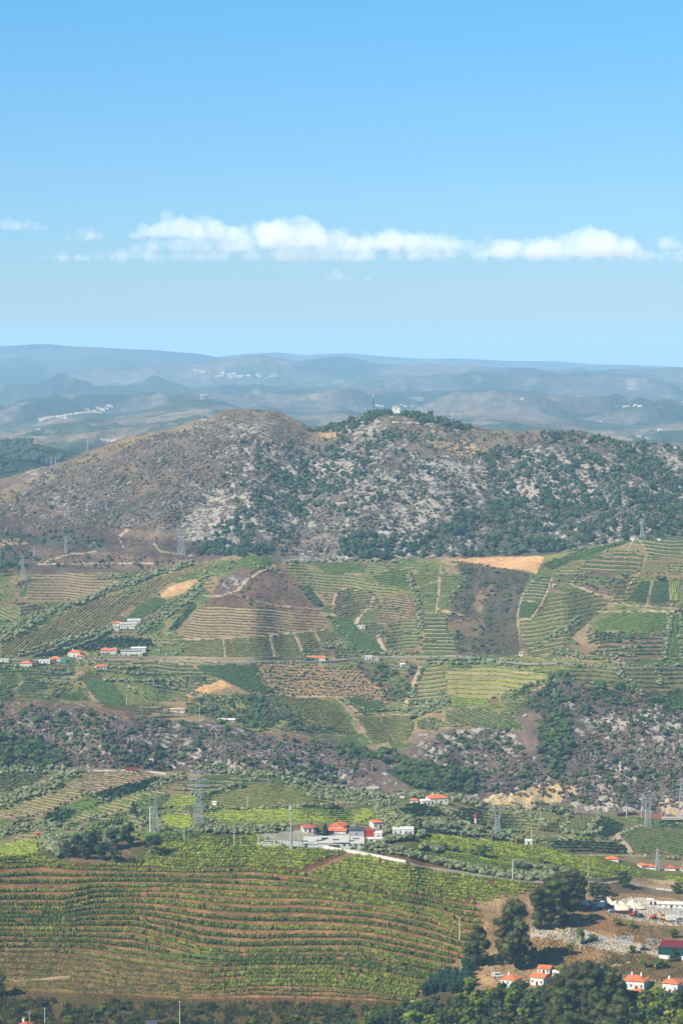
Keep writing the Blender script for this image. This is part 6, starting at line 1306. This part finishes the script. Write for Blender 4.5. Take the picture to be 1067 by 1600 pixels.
village(12, [(1045, 634), (1067, 631)], 2.4, 'white house of the hamlet at the right edge of the haze', 'houses of the right hand hamlet', 1, 1.5)
village(12, [(955, 636), (1010, 634)], 1.2, 'small white house in the row across the right hand plain', 'houses in the plain row', .9, 1.3)
village(14, [(975, 687), (1000, 684), (1025, 683)], 1.6, 'white house showing behind the right shoulder of the mountain', 'houses behind the right shoulder', .8, 1.2)
village(7, [(789, 622), (825, 622)], 1.8, 'white house above the middle of the hazy plain', 'houses of the middle hamlet', 1, 1.4)
village(5, [(905, 637), (916, 637)], .8, 'long white building alone in the hazy plain', 'buildings alone in the plain', 1, 1.4)
village(4, [(938, 659), (940, 659)], 1, 'white farm alone in the hazy hollow', 'farm in the hollow', 1, 1.2)
village(4, [(1028, 673), (1034, 674)], 1, 'white farm on the hazy slope at the right', 'farm on the right slope', 1, 1.2)
village(7, [(50, 671), (62, 672), (160, 688), (180, 688)], 1, 'isolated pale farm building left behind the mountain', 'isolated farms', .7, 1.0)
village(9, [(560, 640), (600, 633), (640, 634), (656, 634)], 1.2, 'pale farm building in the haze behind the chapel', 'farms behind the chapel', .8, 1.2)
village(8, [(300, 620), (320, 617)], 1, 'speck of a farm on the small dark far hill', 'farms on the dark far hill', .9, 1.1)
# ------------------------------------------------------------------ near trees, trunk and limbs with leafy crowns
def big_tree(seed, kind):
    g = np.random.default_rng(seed)
    tr = MB(); cs, rs = [], []
    H = 1.0
    if kind == 'conifer':
        tr.bar((0, 0, -.04), (0, 0, .9), .02, .006, 5)
        for k in range(16):
            z = .08 + .86 * k / 16; q = .23 * (1 - k / 17)
            for j in range(3): a = g.uniform(0, 6.28); cs.append((cos(a) * q * .55, sin(a) * q * .55, z)); rs.append(q * .62 + .02)
        n, size, flat = 1900, .022, .7
    elif kind == 'tall':
        for t in range(int(g.integers(2, 4))):
            a = g.uniform(0, 6.28); b = (cos(a) * .03, sin(a) * .03, -.04); top = (cos(a) * g.uniform(.06, .16), sin(a) * g.uniform(.06, .16), g.uniform(.7, .86)); tr.bar(b, top, .019, .007, 5)
            for k in range(5):
                f = g.uniform(.35, .95); p = [b[i] + (top[i] - b[i]) * f for i in range(3)]; a2 = g.uniform(0, 6.28); q = g.uniform(.08, .2)
                e = (p[0] + cos(a2) * q, p[1] + sin(a2) * q, p[2] + g.uniform(.03, .14)); tr.bar(p, e, .008, .003, 4)
        for k in range(40):
            z = g.uniform(.10, .93); q = .25 * (1 - ((z - .47) / .55) ** 2) * g.uniform(.3, 1.1); a = g.uniform(0, 6.28)
            cs.append((cos(a) * q, sin(a) * q, z)); rs.append(g.uniform(.06, .125))
        n, size, flat = 5400, .0125, .85
    else:
        sp = {'round': .38, 'pine': .4, 'bush': .45}[kind]
        tr.bar((0, 0, -.05), (.02, 0, .45), .035, .02, 5)
        for k in range(6): a = k * 1.05 + g.uniform(0, .5); tr.bar((.01, 0, .3), (cos(a) * .25, sin(a) * .25, g.uniform(.5, .8)), .016, .006, 4)
        zl = {'round': .2, 'pine': .45, 'bush': .08}[kind]
        for k in range(30):
            z = g.uniform(zl, .88); q = sp * math.sqrt(max(.05, 1 - ((z - .5) / .5) ** 2)) * g.uniform(.2, 1); a = g.uniform(0, 6.28)
            cs.append((cos(a) * q, sin(a) * q, z)); rs.append(g.uniform(.09, .17))
        n, size, flat = 3200, .02, .75
    cs = np.array(cs); rs = np.array(rs)
    cv, cf = cards(g, cs, rs, n, size, flat)
    core = []
    for c, r in zip(cs, rs):
        v = I0[0] * (1 + g.normal(0, .15, (12, 1))) * r * .8 * np.array([1, 1, flat]) + c; core.append((v, I0[1]))
    cv, cf = join_vf([(cv, cf)] + core)
    return tr, (cv, cf)
TRUNKM = mat('grey_bark', (150, 136, 120), var=.3, scale=1.2)
PROTO = {}
def get_proto(kind, mt, k):
    key = (kind, mt.name, k)
    if key not in PROTO:
        tr, (cv, cf) = big_tree(hash((kind, k)) % 9973 if False else {'tall': 1, 'round': 2, 'pine': 3, 'bush': 4, 'conifer': 5}[kind] * 100 + k, kind)
        t = tr.build('trunk', TRUNKM); tm = t.data; bpy.data.objects.remove(t)
        PROTO[key] = (tm, me_vf('crown', cv, cf, mt))
    return PROTO[key]
gt = np.random.default_rng(909)
def near_tree(u, v, h, kind, mt, label, grp=None, wide=1.0, name='tree', key=None):
    x, y, z = surf([u], [v]); H = h * y[0] / F; tm, cm = get_proto(kind, mt, int(gt.integers(3)))
    r = empty(name, (x[0], y[0], z[0]), gt.uniform(0, 6.28)); tag(r, label, 'tree', grp)
    inst('trunk', tm, (0, 0, 0), 0, (H * wide, H * wide, H), r); inst('crown', cm, (0, 0, 0), 0, (H * wide, H * wide, H), r); return r
EU = 'eucalyptus_tree'
near_tree(800, 1512, 108, 'tall', M_EUC, 'tallest dark eucalyptus, standing alone in front of the terraces', wide=1.0, name=EU)
near_tree(786, 1508, 84, 'tall', M_EUC, 'dark eucalyptus pressed against the left side of the tallest one', wide=1.0, name=EU)
near_tree(815, 1513, 76, 'tall', M_EUC, 'dark eucalyptus at the lower right side of the tallest one', wide=1.0, name=EU)
near_tree(748, 1507, 64, 'tall', M_EUC, 'smaller dark eucalyptus by itself at the gully', wide=1.15, name=EU)
near_tree(738, 1509, 42, 'round', M_EUC, 'low rounded dark tree left of the gully eucalyptus', wide=.8)
for u, v, h, l in [(846, 1452, 66, 'dark eucalyptus at the left end of the wood above the tan mound'), (862, 1448, 76, 'second dark eucalyptus of the wood above the tan mound'), (878, 1440, 72, 'middle dark eucalyptus of the wood above the tan mound'), (892, 1424, 66, 'tall dark eucalyptus in the wood behind the white truck'), (905, 1412, 44, 'last dark eucalyptus on the right of the wood, by the white truck'), (870, 1420, 58, 'dark eucalyptus at the rear of the wood beside the road')]:
    near_tree(u, v, h, 'tall', M_EUC, l, 'eucalyptus wood above the tan mound', 1.15, EU)
# pines on the knoll
for u, v, h, k, l, wd in [(105, 1341, 26, 'round', 'dark pine at the left end of the knoll clump', 1), (122, 1336, 30, 'round', 'dark pine second from the left on the knoll', 1), (143, 1332, 32, 'round', 'tall dark pine in the middle of the knoll clump', 1), (160, 1344, 22, 'bush', 'bright green bushy pine low on the knoll', 1.1), (175, 1326, 28, 'round', 'dark pine behind the middle of the knoll', 1),
                          (200, 1323, 34, 'round', 'tallest dark pine on the knoll, right of the clump', .85), (181, 1348, 22, 'bush', 'small dark pine at the front of the knoll', .9), (237, 1336, 28, 'pine', 'wide umbrella shaped pine alone at the right end of the knoll', 1.25), (207, 1352, 12, 'bush', 'low round bush under the umbrella pine', 1.3), (132, 1344, 20, 'bush', 'small pine in front of the tall one on the knoll', 1), (150, 1322, 24, 'round', 'pine at the back of the knoll clump', 1)]:
    near_tree(u, v, h * 1.18, k, M_PINE if k != 'bush' else M_OAK, l, 'pines on the knoll', wd, 'pine_tree')
near_tree(208, 1275, 25, 'conifer', M_PINE, 'lone dark cypress shaped conifer above the bold slanting rows', wide=1.1, name='conifer_tree')
near_tree(508, 1305, 20, 'conifer', M_PINE, 'dark cypress beside the white gabled house at the winery', wide=1.5, name='conifer_tree')
near_tree(495, 1305, 14, 'round', M_OAK, 'round green tree between two houses at the winery', wide=1.1); near_tree(755, 1342, 22, 'bush', M_OAK, 'big dark round tree on the lime green slope', wide=1.15)
for u, v, h, l in [(694, 1331, 14, 'grey olive bush, first of a loose row on the lime slope'), (712, 1334, 13, 'grey olive bush, second of a loose row on the lime slope'), (740, 1339, 13, 'grey olive bush just left of the big dark tree'), (808, 1358, 12, 'grey bush left of the road pole on the slope'), (820, 1360, 12, 'grey bush right of the road pole on the slope'), (845, 1350, 11, 'bush on the bare patch of the ridge')]:
    near_tree(u, v, h, 'bush', M_OLIVE, l, 'loose olive bushes on the slope', 1.4, 'olive_bush')
near_tree(975, 1388, 30, 'round', M_OAK, 'dark round tree above the sand piles', wide=1.0); near_tree(928, 1405, 26, 'round', M_OAK, 'green tree between the wood and the sand piles', wide=1.2); near_tree(943, 1398, 20, 'bush', M_OAK, 'bushy green tree just left of the sand piles', wide=1.3); near_tree(1062, 1398, 18, 'bush', M_OAK, 'bush at the picture edge under the lime field', wide=1.6)
for u, v, h, k, l, wd in [(908, 1476, 28, 'round', 'thin light green tree on the quarry bank', .8), (891, 1492, 20, 'round', 'small thin tree lower on the quarry bank', .8), (849, 1508, 18, 'bush', 'green bush right of the tallest eucalyptus', 1.1), (988, 1490, 14, 'bush', 'small bright green bush by the parked dark car', 1.2), (1054, 1464, 16, 'bush', 'green bush at the top of the quarry edge', 1.2), (1052, 1502, 24, 'conifer', 'dark cypress in front of the warehouse', 1.4),
                          (985, 1452, 12, 'bush', 'dark bush on the tan bank, left one', 1.5), (965, 1448, 12, 'bush', 'dark bush on the tan bank, right of the wood', 1.5), (925, 1470, 10, 'bush', 'dark low bush behind the thin light green tree', 2.0), (1030, 1515, 18, 'bush', 'olive green bush left of the cypress', 1.5), (1008, 1512, 14, 'bush', 'reddish green bush on the lower bank', 1.6), (880, 1525, 18, 'bush', 'bush above the orange roofs', 1.4)]:
    near_tree(u, v, h, k, M_WOOD if k != 'conifer' else M_PINE, l, None, wd)
# dense blue green young conifers below the gully
M_CON = M_REED
for i in range(110):
    u = gt.uniform(662, 740); v = gt.uniform(1524, 1556) if u < 722 else gt.uniform(1505, 1545); v = max(v, 1556 - (u - 664) * .75)
    near_tree(u, v, gt.uniform(14, 22), 'bush', M_CON, 'slender blue green young conifer in the dense clump below the gully', 'young conifers below the gully', .6, 'young_conifer')
near_tree(733, 1560, 32, 'round', M_WOOD, 'bright green tree right of the blue green conifers', wide=1.0)
# the wood along the bottom edge
top = lambda u: np.interp(u, [540, 600, 650, 700, 740, 770, 800, 835, 862, 880, 895, 925, 960, 975, 990, 1015, 1040, 1067, 1100], [1590, 1568, 1556, 1550, 1548, 1542, 1536, 1541, 1530, 1512, 1504, 1500, 1512, 1540, 1557, 1552, 1545, 1542, 1540])
WOODL = ['dark green broadleaf tree in the dense wood along the bottom', 'olive green bushy tree in the dense wood along the bottom', 'fresh green tree in the dense wood along the bottom']
WM = [M_EUC, M_OAK, M_WOOD]
cells = [(u, v) for v in np.arange(1562, 1705, 15) for u in np.arange(548, 1110, 15)]
for (u, v) in cells:
    u += gt.uniform(-6, 6); v += gt.uniform(-6, 6); h = gt.uniform(26, 46)
    if 868 < u < 968 and gt.random() < .7: h = gt.uniform(50, 92)
    t = float(top(u)) + gt.uniform(0, 10); h = min(h, v - t)
    if h < 13: continue
    if u > 760 and v < 1570: continue
    k = int(gt.integers(3)) if h < 48 else 0
    k = 2 if (u > 985 and gt.random() < .6) else k
    near_tree(u, v, h, 'tall' if h > 48 else ['round', 'bush', 'round'][k], WM[k], WOODL[k] if h <= 48 else 'tall pale trunked eucalyptus rising from the wood along the bottom', 'trees of the wood along the bottom', 1.0 if h > 48 else .85)
for i in range(26):
    u = gt.uniform(872, 962); h = gt.uniform(70, 104) * (1 - abs(u - 918) / 130); near_tree(u, float(top(u)) + h + gt.uniform(0, 8), h, 'tall', M_EUC, 'tall pale trunked eucalyptus rising from the wood along the bottom', 'trees of the wood along the bottom', .95)
near_tree(-4, 1560, 40, 'round', M_EUC, 'dark tree cut by the left picture edge below the terraces', wide=1.0)
for u, v, h, k in [(786, 1568, 34, 1), (798, 1572, 32, 2), (806, 1570, 38, 1), (812, 1570, 38, 0), (828, 1572, 30, 1), (842, 1568, 26, 0), (856, 1566, 30, 1), (868, 1560, 34, 0), (776, 1568, 26, 0), (980, 1582, 32, 1), (992, 1584, 38, 0), (1003, 1586, 34, 2), (1012, 1582, 38, 1), (1026, 1578, 34, 2), (1040, 1582, 32, 1), (1056, 1584, 34, 2), (1068, 1580, 30, 1), (968, 1572, 40, 0)]:
    near_tree(u, v, h, 'round', WM[k], 'leafy tree standing close in front of the orange roofed houses', 'trees in front of the orange roofed houses', .9)
# scrub bushes along the bottom left
for i in range(130):
    u = gt.uniform(-10, 640); v = gt.uniform(1572, 1615) + (0 if u < 300 else 4); near_tree(u, v, gt.uniform(5, 11), 'bush', [M_OAK, M_WOOD, M_PINE][int(gt.integers(3))], 'low bush in the scrub under the big terraces', 'bushes in the scrub under the big terraces', gt.uniform(1.3, 1.9), 'bush')
# grass and weeds
def tufts(name, polys, n, mt, s0, s1, label, seed):
    g = np.random.default_rng(seed); P, S = [], []
    for poly in polys:
        u, v = scat(poly, n, int(g.integers(1e6)), 1, 18, .42); x, y, z = surf(u, v); s = g.uniform(s0, s1, n); P.append(np.stack([x, y, z], 1)); S.append(np.stack([s * .8, s * .8, s], 1))
    pr = []
    for k in range(5):
        gg = np.random.default_rng(800 + k); V = []; Fc = []
        for j in range(7):
            a = gg.uniform(0, 6.28); r_ = gg.uniform(.1, .5); w = .16; b = len(V)
            V += [(cos(a) * r_ * .3 - w * sin(a), sin(a) * r_ * .3 + w * cos(a), -.05), (cos(a) * r_ * .3 + w * sin(a), sin(a) * r_ * .3 - w * cos(a), -.05), (cos(a) * r_, sin(a) * r_, gg.uniform(.6, 1.1))]; Fc.append((b, b + 1, b + 2))
        pr.append((np.array(V), np.array(Fc)))
    return scatter_join(name, pr, np.vstack(P), np.vstack(S), mt, label, seed=seed)
tufts('grass', [QUARRY, [(-20, 1480), (330, 1490), (640, 1560), (640, 1600), (-20, 1600)], [(-20, 1350), (760, 1400), (740, 1500), (640, 1560), (-20, 1540)]], 5200, leafmat('dry_grass', (176, 148, 92), (122, 112, 60), .2), .5, 1.3, 'dry grass on the banks and quarry slopes', 31)
tufts('weeds', [[(-20, 1355), (330, 1362), (330, 1560), (-20, 1545)], [(330, 1362), (740, 1410), (730, 1490), (640, 1560), (330, 1560)], [(840, 1440), (1067, 1450), (1067, 1540), (900, 1540), (830, 1500)]], 3600, leafmat('green_weed', (96, 100, 46), (64, 76, 34), .2), .4, 1.0, 'green weeds on the terrace banks', 32)
tufts('undergrowth', [[(-30, 1560), (300, 1568), (640, 1572), (660, 1620), (-30, 1620)]], 5200, leafmat('rough_scrub', (112, 108, 52), (58, 68, 34), .12), .8, 2.6, 'rough brown green scrub under the big terraces', 33)
# vine stakes
STK = mat('stake_wood', (206, 190, 158)); sk = MB().bar((0, 0, -.3), (0, 0, 1), .05, .05, 4).build('stake', STK); SKM = sk.data; bpy.data.objects.remove(sk)
for i in range(240):
    if i < 150: T = int(gt.integers(11, 22)); u = gt.uniform(0, 600)
    else: T = int(gt.integers(0, 12)); u = gt.uniform(0, 720)
    v = float(row_v(np.array([u]), T + .40)[0]); x, y, z = surf([u], [v]); h = gt.uniform(1.9, 2.8)
    o = inst('vine_stake', SKM, (x[0], y[0], z[0]), gt.uniform(0, 3), (2.2, 2.2, h)); o.rotation_euler.x = gt.normal(0, .06); tag(o, 'pale wooden stake standing in a row of the big terraced vineyard', 'stake', 'vine stakes on the big terraces')

# ------------------------------------------------------------------ quarry yard
def place(u, v): x, y, z = surf([u], [v]); return (x[0], y[0], z[0])
for u, v, w, h, l, s in [(966, 1420, 48, 11, 'larger cone of cream sand in the quarry yard', 1), (990, 1418, 36, 12, 'steeper narrow cone of cream sand beside the larger one', 2), (950, 1411, 24, 8, 'small cream sand heap behind the large cone', 3)]:
    g = np.random.default_rng(s); p = place(u, v); m = p[1] / F; n = 26; V = [(0, 0, h * m)]
    for k, (rr, zz) in enumerate([(.2, .9), (.42, .58), (.68, .26), (1, -.05)]):
        for j in range(n): a = 2 * pi * j / n; q = rr * w * m / 2 * (1 + g.normal(0, .13)); V.append((cos(a) * q, sin(a) * q * .8, h * m * zz * (1 + g.normal(0, .2))))
    Fs = [(0, 1 + j, 1 + (j + 1) % n) for j in range(n)] + [(1 + k * n + j, 1 + (k + 1) * n + j, 1 + (k + 1) * n + (j + 1) % n, 1 + k * n + (j + 1) % n) for k in range(3) for j in range(n)]
    o = MB().poly(V, Fs).build('sand_pile', mat('cream_sand', (240, 226, 198), var=.12, scale=1.0)); o.location = p; tag(o, l, 'sand pile')
CARM = {k: mat('paint_' + k, c, rough=.35, spec=.5) for k, c in {'white': (232, 232, 228), 'dark': (44, 48, 56), 'blue': (46, 66, 118), 'maroon': (110, 36, 44), 'green': (42, 84, 70), 'yellow': (232, 158, 34), 'orange': (226, 110, 32), 'silver': (172, 176, 178), 'red': (176, 44, 34)}.items()}
TYRE = mat('tyre', (34, 34, 34))
def wheels(r, xs, w, rad):
    for xx in xs:
        for s in (-1, 1):
            m_ = MB().bar((xx, s * w - .14, rad), (xx, s * w + .14, rad), rad, rad, 10); m_.build('wheel', TYRE, r)
def car(u, v, yaw, col, label, van=False):
    r = empty('parked_van' if van else 'parked_car', place(u, v), yaw); tag(r, label, 'van' if van else 'car'); m_ = CARM[col]
    L, W_, h1, h2 = (2.7, .98, 1.25, 2.15) if van else (2.1, .88, .85, 1.42)
    prof = [(-L, .35), (L, .35), (L, h1 * .75), (L * .62, h1), (L * .35, h2), (-L * .95 if van else -L * .62, h2), (-L, h1)]
    n = len(prof); V = [(a, -W_, b) for a, b in prof] + [(a, W_, b) for a, b in prof]
    MB().poly(V, [tuple(range(n)), tuple(range(2 * n - 1, n - 1, -1))] + [(i, n + i, n + (i + 1) % n, (i + 1) % n) for i in range(n)]).build('body', m_, r)
    for s in (-1, 1): MB().box(-L * .6, L * .38, s * W_ - .02, s * W_ + .02, h1 + .02, h2 - .12).build('window', GLASS, r)
    wheels(r, (-L * .62, L * .62), W_ - .05, .34); return r
def truck(u, v, yaw, col, bed, label, box=True, ln=3.6):
    r = empty('parked_truck', place(u, v), yaw); tag(r, label, 'truck')
    MB().box(ln - 1.5, ln + .4, -1.15, 1.15, .5, 2.7).build('cab', CARM[col], r); MB().box(ln + .402, ln + .43, -1, 1, 1.6, 2.4).build('windscreen', GLASS, r)
    if box: MB().box(-ln, ln - 1.6, -1.2, 1.2, .9, 3.2).build('cargo_box', CARM[bed], r)
    else:
        MB().box(-ln, ln - 1.6, -1.2, 1.2, .9, 1.15).build('flat_bed', CARM[bed], r)
        for s in (-1, 1): MB().box(-ln, ln - 1.6, s * 1.2 - .04, s * 1.2 + .04, 1.152, 1.7).build('side_board', CARM[bed], r)
    MB().box(-ln, ln, -.5, .5, .5, .88).build('chassis', TYRE, r); wheels(r, (-ln * .7, -ln * .4, ln * .75), 1.05, .48); return r
def excavator(u, v, yaw, col, label):
    r = empty('excavator', place(u, v), yaw); tag(r, label, 'excavator')
    for s in (-1, 1): MB().box(-1.9, 1.9, s * 1.1 - .3, s * 1.1 + .3, 0, .85).build('track', TYRE, r)
    MB().box(-1.9, 1.2, -1.2, 1.2, 1.0, 2.1).build('body', CARM[col], r); MB().box(.0, 1.3, -1.2, -.1, 2.11, 3.0).build('cab', GLASS, r)
    MB().bar((1.1, .3, 1.8), (3.4, .3, 4.3), .26).build('boom', CARM[col], r); MB().bar((3.4, .3, 4.3), (5.2, .3, 2.0), .2).build('dipper', CARM[col], r)
    MB().poly([(4.9, -.2, 1.9), (5.6, -.2, 1.7), (5.3, -.2, 1.0), (4.7, -.2, 1.2), (4.9, .8, 1.9), (5.6, .8, 1.7), (5.3, .8, 1.0), (4.7, .8, 1.2)], [(0, 1, 2, 3), (7, 6, 5, 4), (0, 4, 5, 1), (1, 5, 6, 2), (2, 6, 7, 3), (3, 7, 4, 0)]).build('bucket', TYRE, r); return r
truck(907, 1417, .1, 'white', 'white', 'white box truck parked against the dark eucalyptus wood')
truck(974, 1429, .1, 'maroon', 'maroon', 'maroon flatbed truck on the edge of the tan bank', False, 4.4)
truck(1050, 1441, .15, 'white', 'white', 'white truck at the right end of the machinery row', True, 3.2)
truck(936, 1421, 3.2, 'silver', 'white', 'silver cabbed truck in front of the sand cone', True, 2.8)
car(920, 1421, .2, 'green', 'dark green car right of the white box truck'); car(949, 1420, .3, 'blue', 'blue van in front of the large sand cone', True); car(955, 1427, .5, 'silver', 'silver car between the blue van and maroon truck'); car(928, 1424, -.3, 'dark', 'black car on the lip of the tan mound')
car(1062, 1441, .3, 'silver', 'silver van at the far end of the machinery row', True); car(1007, 1485, .15, 'dark', 'dark car parked alone on the lower quarry track'); car(778, 1527, .1, 'white', 'white van parked left of the orange roofed house', True); car(941, 1415, 1.2, 'white', 'white car half hidden by the sand cone')
excavator(1021, 1437, .4, 'orange', 'orange excavator with raised boom in the machinery row'); excavator(1038, 1439, 2.8, 'yellow', 'yellow excavator beside the white truck'); excavator(990, 1433, 1.0, 'red', 'red loader at the left of the machinery row')
car(1000, 1434, .9, 'green', 'dark green van between the red loader and the orange excavator', True)
house(1050, 1420, 44, 6, 2, 'long white shed at the back of the quarry yard', 7, -6, rtype='gable', roof=WHITE, cols=5, chim=0, name='shed', cat='shed')
house(1017, 1415, 10, 7, .6, 'white cabin standing left of the long quarry shed', 5, 0, rtype='flat', roof=WHITE, cols=1, name='cabin', cat='cabin')
def rubble(poly, n, s0, s1, mt, label, seed, name='rubble'):
    u, v = scat(poly, n, seed); x, y, z = surf(u, v); g = np.random.default_rng(seed); s = s0 + (s1 - s0) * g.random(n) ** 2
    scatter_join(name, RP0, np.stack([x, y, z + s * .2], 1), np.stack([s * 1.2, s, s * .8], 1), mt, label, seed=seed, tilt=.5)
M_SLAB = mat('slab_stone', (176, 176, 172), var=.3, scale=.5)
rubble([(858, 1446), (890, 1448), (892, 1458), (870, 1460), (856, 1456)], 240, .2, .6, M_CREAM, 'heap of broken cream stone at the foot of the tan mound', 51)
rubble([(890, 1456), (945, 1462), (960, 1470), (920, 1472), (890, 1464)], 300, .2, .5, M_SLAB, 'pale stone offcuts along the lower track', 52)
rubble([(960, 1464), (990, 1466), (992, 1476), (964, 1476)], 240, .2, .55, M_SLAB, 'grey stone heap in the middle of the lower track', 53)
rubble([(1010, 1466), (1040, 1466), (1040, 1478), (1012, 1478)], 240, .2, .55, M_SLAB, 'pale stone heap left of the warehouse', 54)
rubble([(1015, 1420), (1067, 1422), (1080, 1432), (1030, 1428)], 300, .25, .6, M_SLAB, 'stacks of cut grey stone in the quarry yard', 55)
rubble([(908, 1418), (960, 1424), (1010, 1436), (1067, 1442), (1067, 1448), (1000, 1440), (908, 1424)], 300, .25, .7, mat('scrap_metal', (120, 84, 70), col2=(150, 146, 140), scale=.8), 'rusty scrap and parts lying between the machines', 56, 'debris')
rubble([(830, 1468), (960, 1488), (900, 1512), (828, 1504)], 220, .15, .5, M_CREAM, 'pale stones on the lower quarry bank', 57)
rubble([(753, 1253), (815, 1240), (874, 1234), (876, 1261), (765, 1259)], 260, .3, .8, M_CREAM, 'broken cream rock on the fresh cut above the river', 58)
rubble([(1000, 1500), (860, 1530), (900, 1508), (960, 1512)], 160, .3, .8, M_CREAM, 'pale stones above the village', 59)

# ------------------------------------------------------------------ clouds: lumpy closed bodies filled with scattering mist
CM = bpy.data.materials.new('cloud_mist'); CM.use_nodes = True; cn = CM.node_tree
for n_ in list(cn.nodes):
    if n_.type == 'BSDF_PRINCIPLED': cn.nodes.remove(n_)
sv = cn.nodes.new('ShaderNodeVolumeScatter'); sv.inputs['Color'].default_value = (.86, .87, .91, 1); sv.inputs['Density'].default_value = 0.0012; sv.inputs['Anisotropy'].default_value = 0.0
cn.links.new(sv.outputs[0], [n_ for n_ in cn.nodes if n_.type == 'OUTPUT_MATERIAL'][0].inputs['Volume'])
def cloud(segs, label, seed, D=40000.):
    """segs: (u0, u1, base v, top v, puffs)"""
    g = np.random.default_rng(seed); m = D / F; parts = []
    for (u0, u1, vb, vt, n) in segs:
        for k in range(n):
            u = g.uniform(u0, u1); e = 1 - abs((u - (u0 + u1) / 2) / ((u1 - u0) / 2)) ** 2.2
            hh = (vb - vt) * (.45 + .55 * e) * g.uniform(.5, 1); r = g.uniform(.16, .46) * hh + 1.5; vc = vb - r * .5 - g.uniform(0, max(0, hh - r * 1.5))
            x, y, z = at(u, vc, D + g.normal(0, 500)); v = I2[0] * (1 + .42 * (fbm(I2[0][:, 0] * 3 + k * 7.1, I2[0][:, 1] * 3 + I2[0][:, 2] * 2.3, 1.2, 3, seed + k)[:, None] - .5) * 2) * r * m
            zb = at(u, vb, D)[2]; v = v + np.array([float(x), float(y), float(z)]); v[:, 2] = np.maximum(v[:, 2], zb + (v[:, 2] - zb) * .12)
            parts.append((v, I2[1]))
    V, Fc = join_vf(parts)
    o = mesh_np('cloud', V, Fc.ravel(), np.full(len(Fc), 3), CM); tag(o, label, 'cloud'); rm = o.modifiers.new('merge', 'REMESH'); rm.mode = 'VOXEL'; rm.voxel_size = 13; return o
I2 = ico(3)

cloud([(750, 1010, 401, 364, 50), (790, 900, 398, 350, 24), (885, 990, 400, 334, 36), (915, 960, 398, 334, 12)], 'brightest billowing cumulus cloud with the highest crest', 1)
cloud([(1028, 1062, 390, 360, 10), (1040, 1110, 398, 370, 16), (1000, 1080, 402, 386, 12)], 'small bright cumulus puff at the edge of the sky', 2)
cloud([(470, 760, 390, 350, 60), (560, 720, 388, 350, 26), (600, 700, 388, 354, 14)], 'long pale grey white cloud in the middle of the band', 3)
cloud([(385, 510, 384, 328, 36), (390, 425, 372, 323, 8), (476, 500, 372, 323, 7)], 'pale cloud with two small knobs on top', 4)
cloud([(205, 392, 374, 326, 44), (225, 320, 368, 322, 18)], 'soft white cloud left of the middle', 5)
CM2 = CM.copy(); CM2.name = 'thin_cloud_mist'
for n_ in CM2.node_tree.nodes:
    if n_.type == 'VOLUME_SCATTER': n_.inputs['Density'].default_value = 0.0010
CM = CM2
cloud([(105, 170, 376, 350, 16)], 'small faint cloud wisp low in the band', 6)
cloud([(-60, 75, 360, 336, 30)], 'faint cloud streak at the left end of the band', 7)
cloud([(495, 580, 439, 414, 16)], 'tiny faint cloud floating below the main band', 8)
cloud([(200, 700, 392, 346, 120), (640, 1000, 402, 362, 70)], 'soft grey veil of cloud joining the bright puffs into one band', 10)
cloud([(60, 1090, 408, 372, 220)], 'dim flat cloud layer running under the whole cloud band', 9)
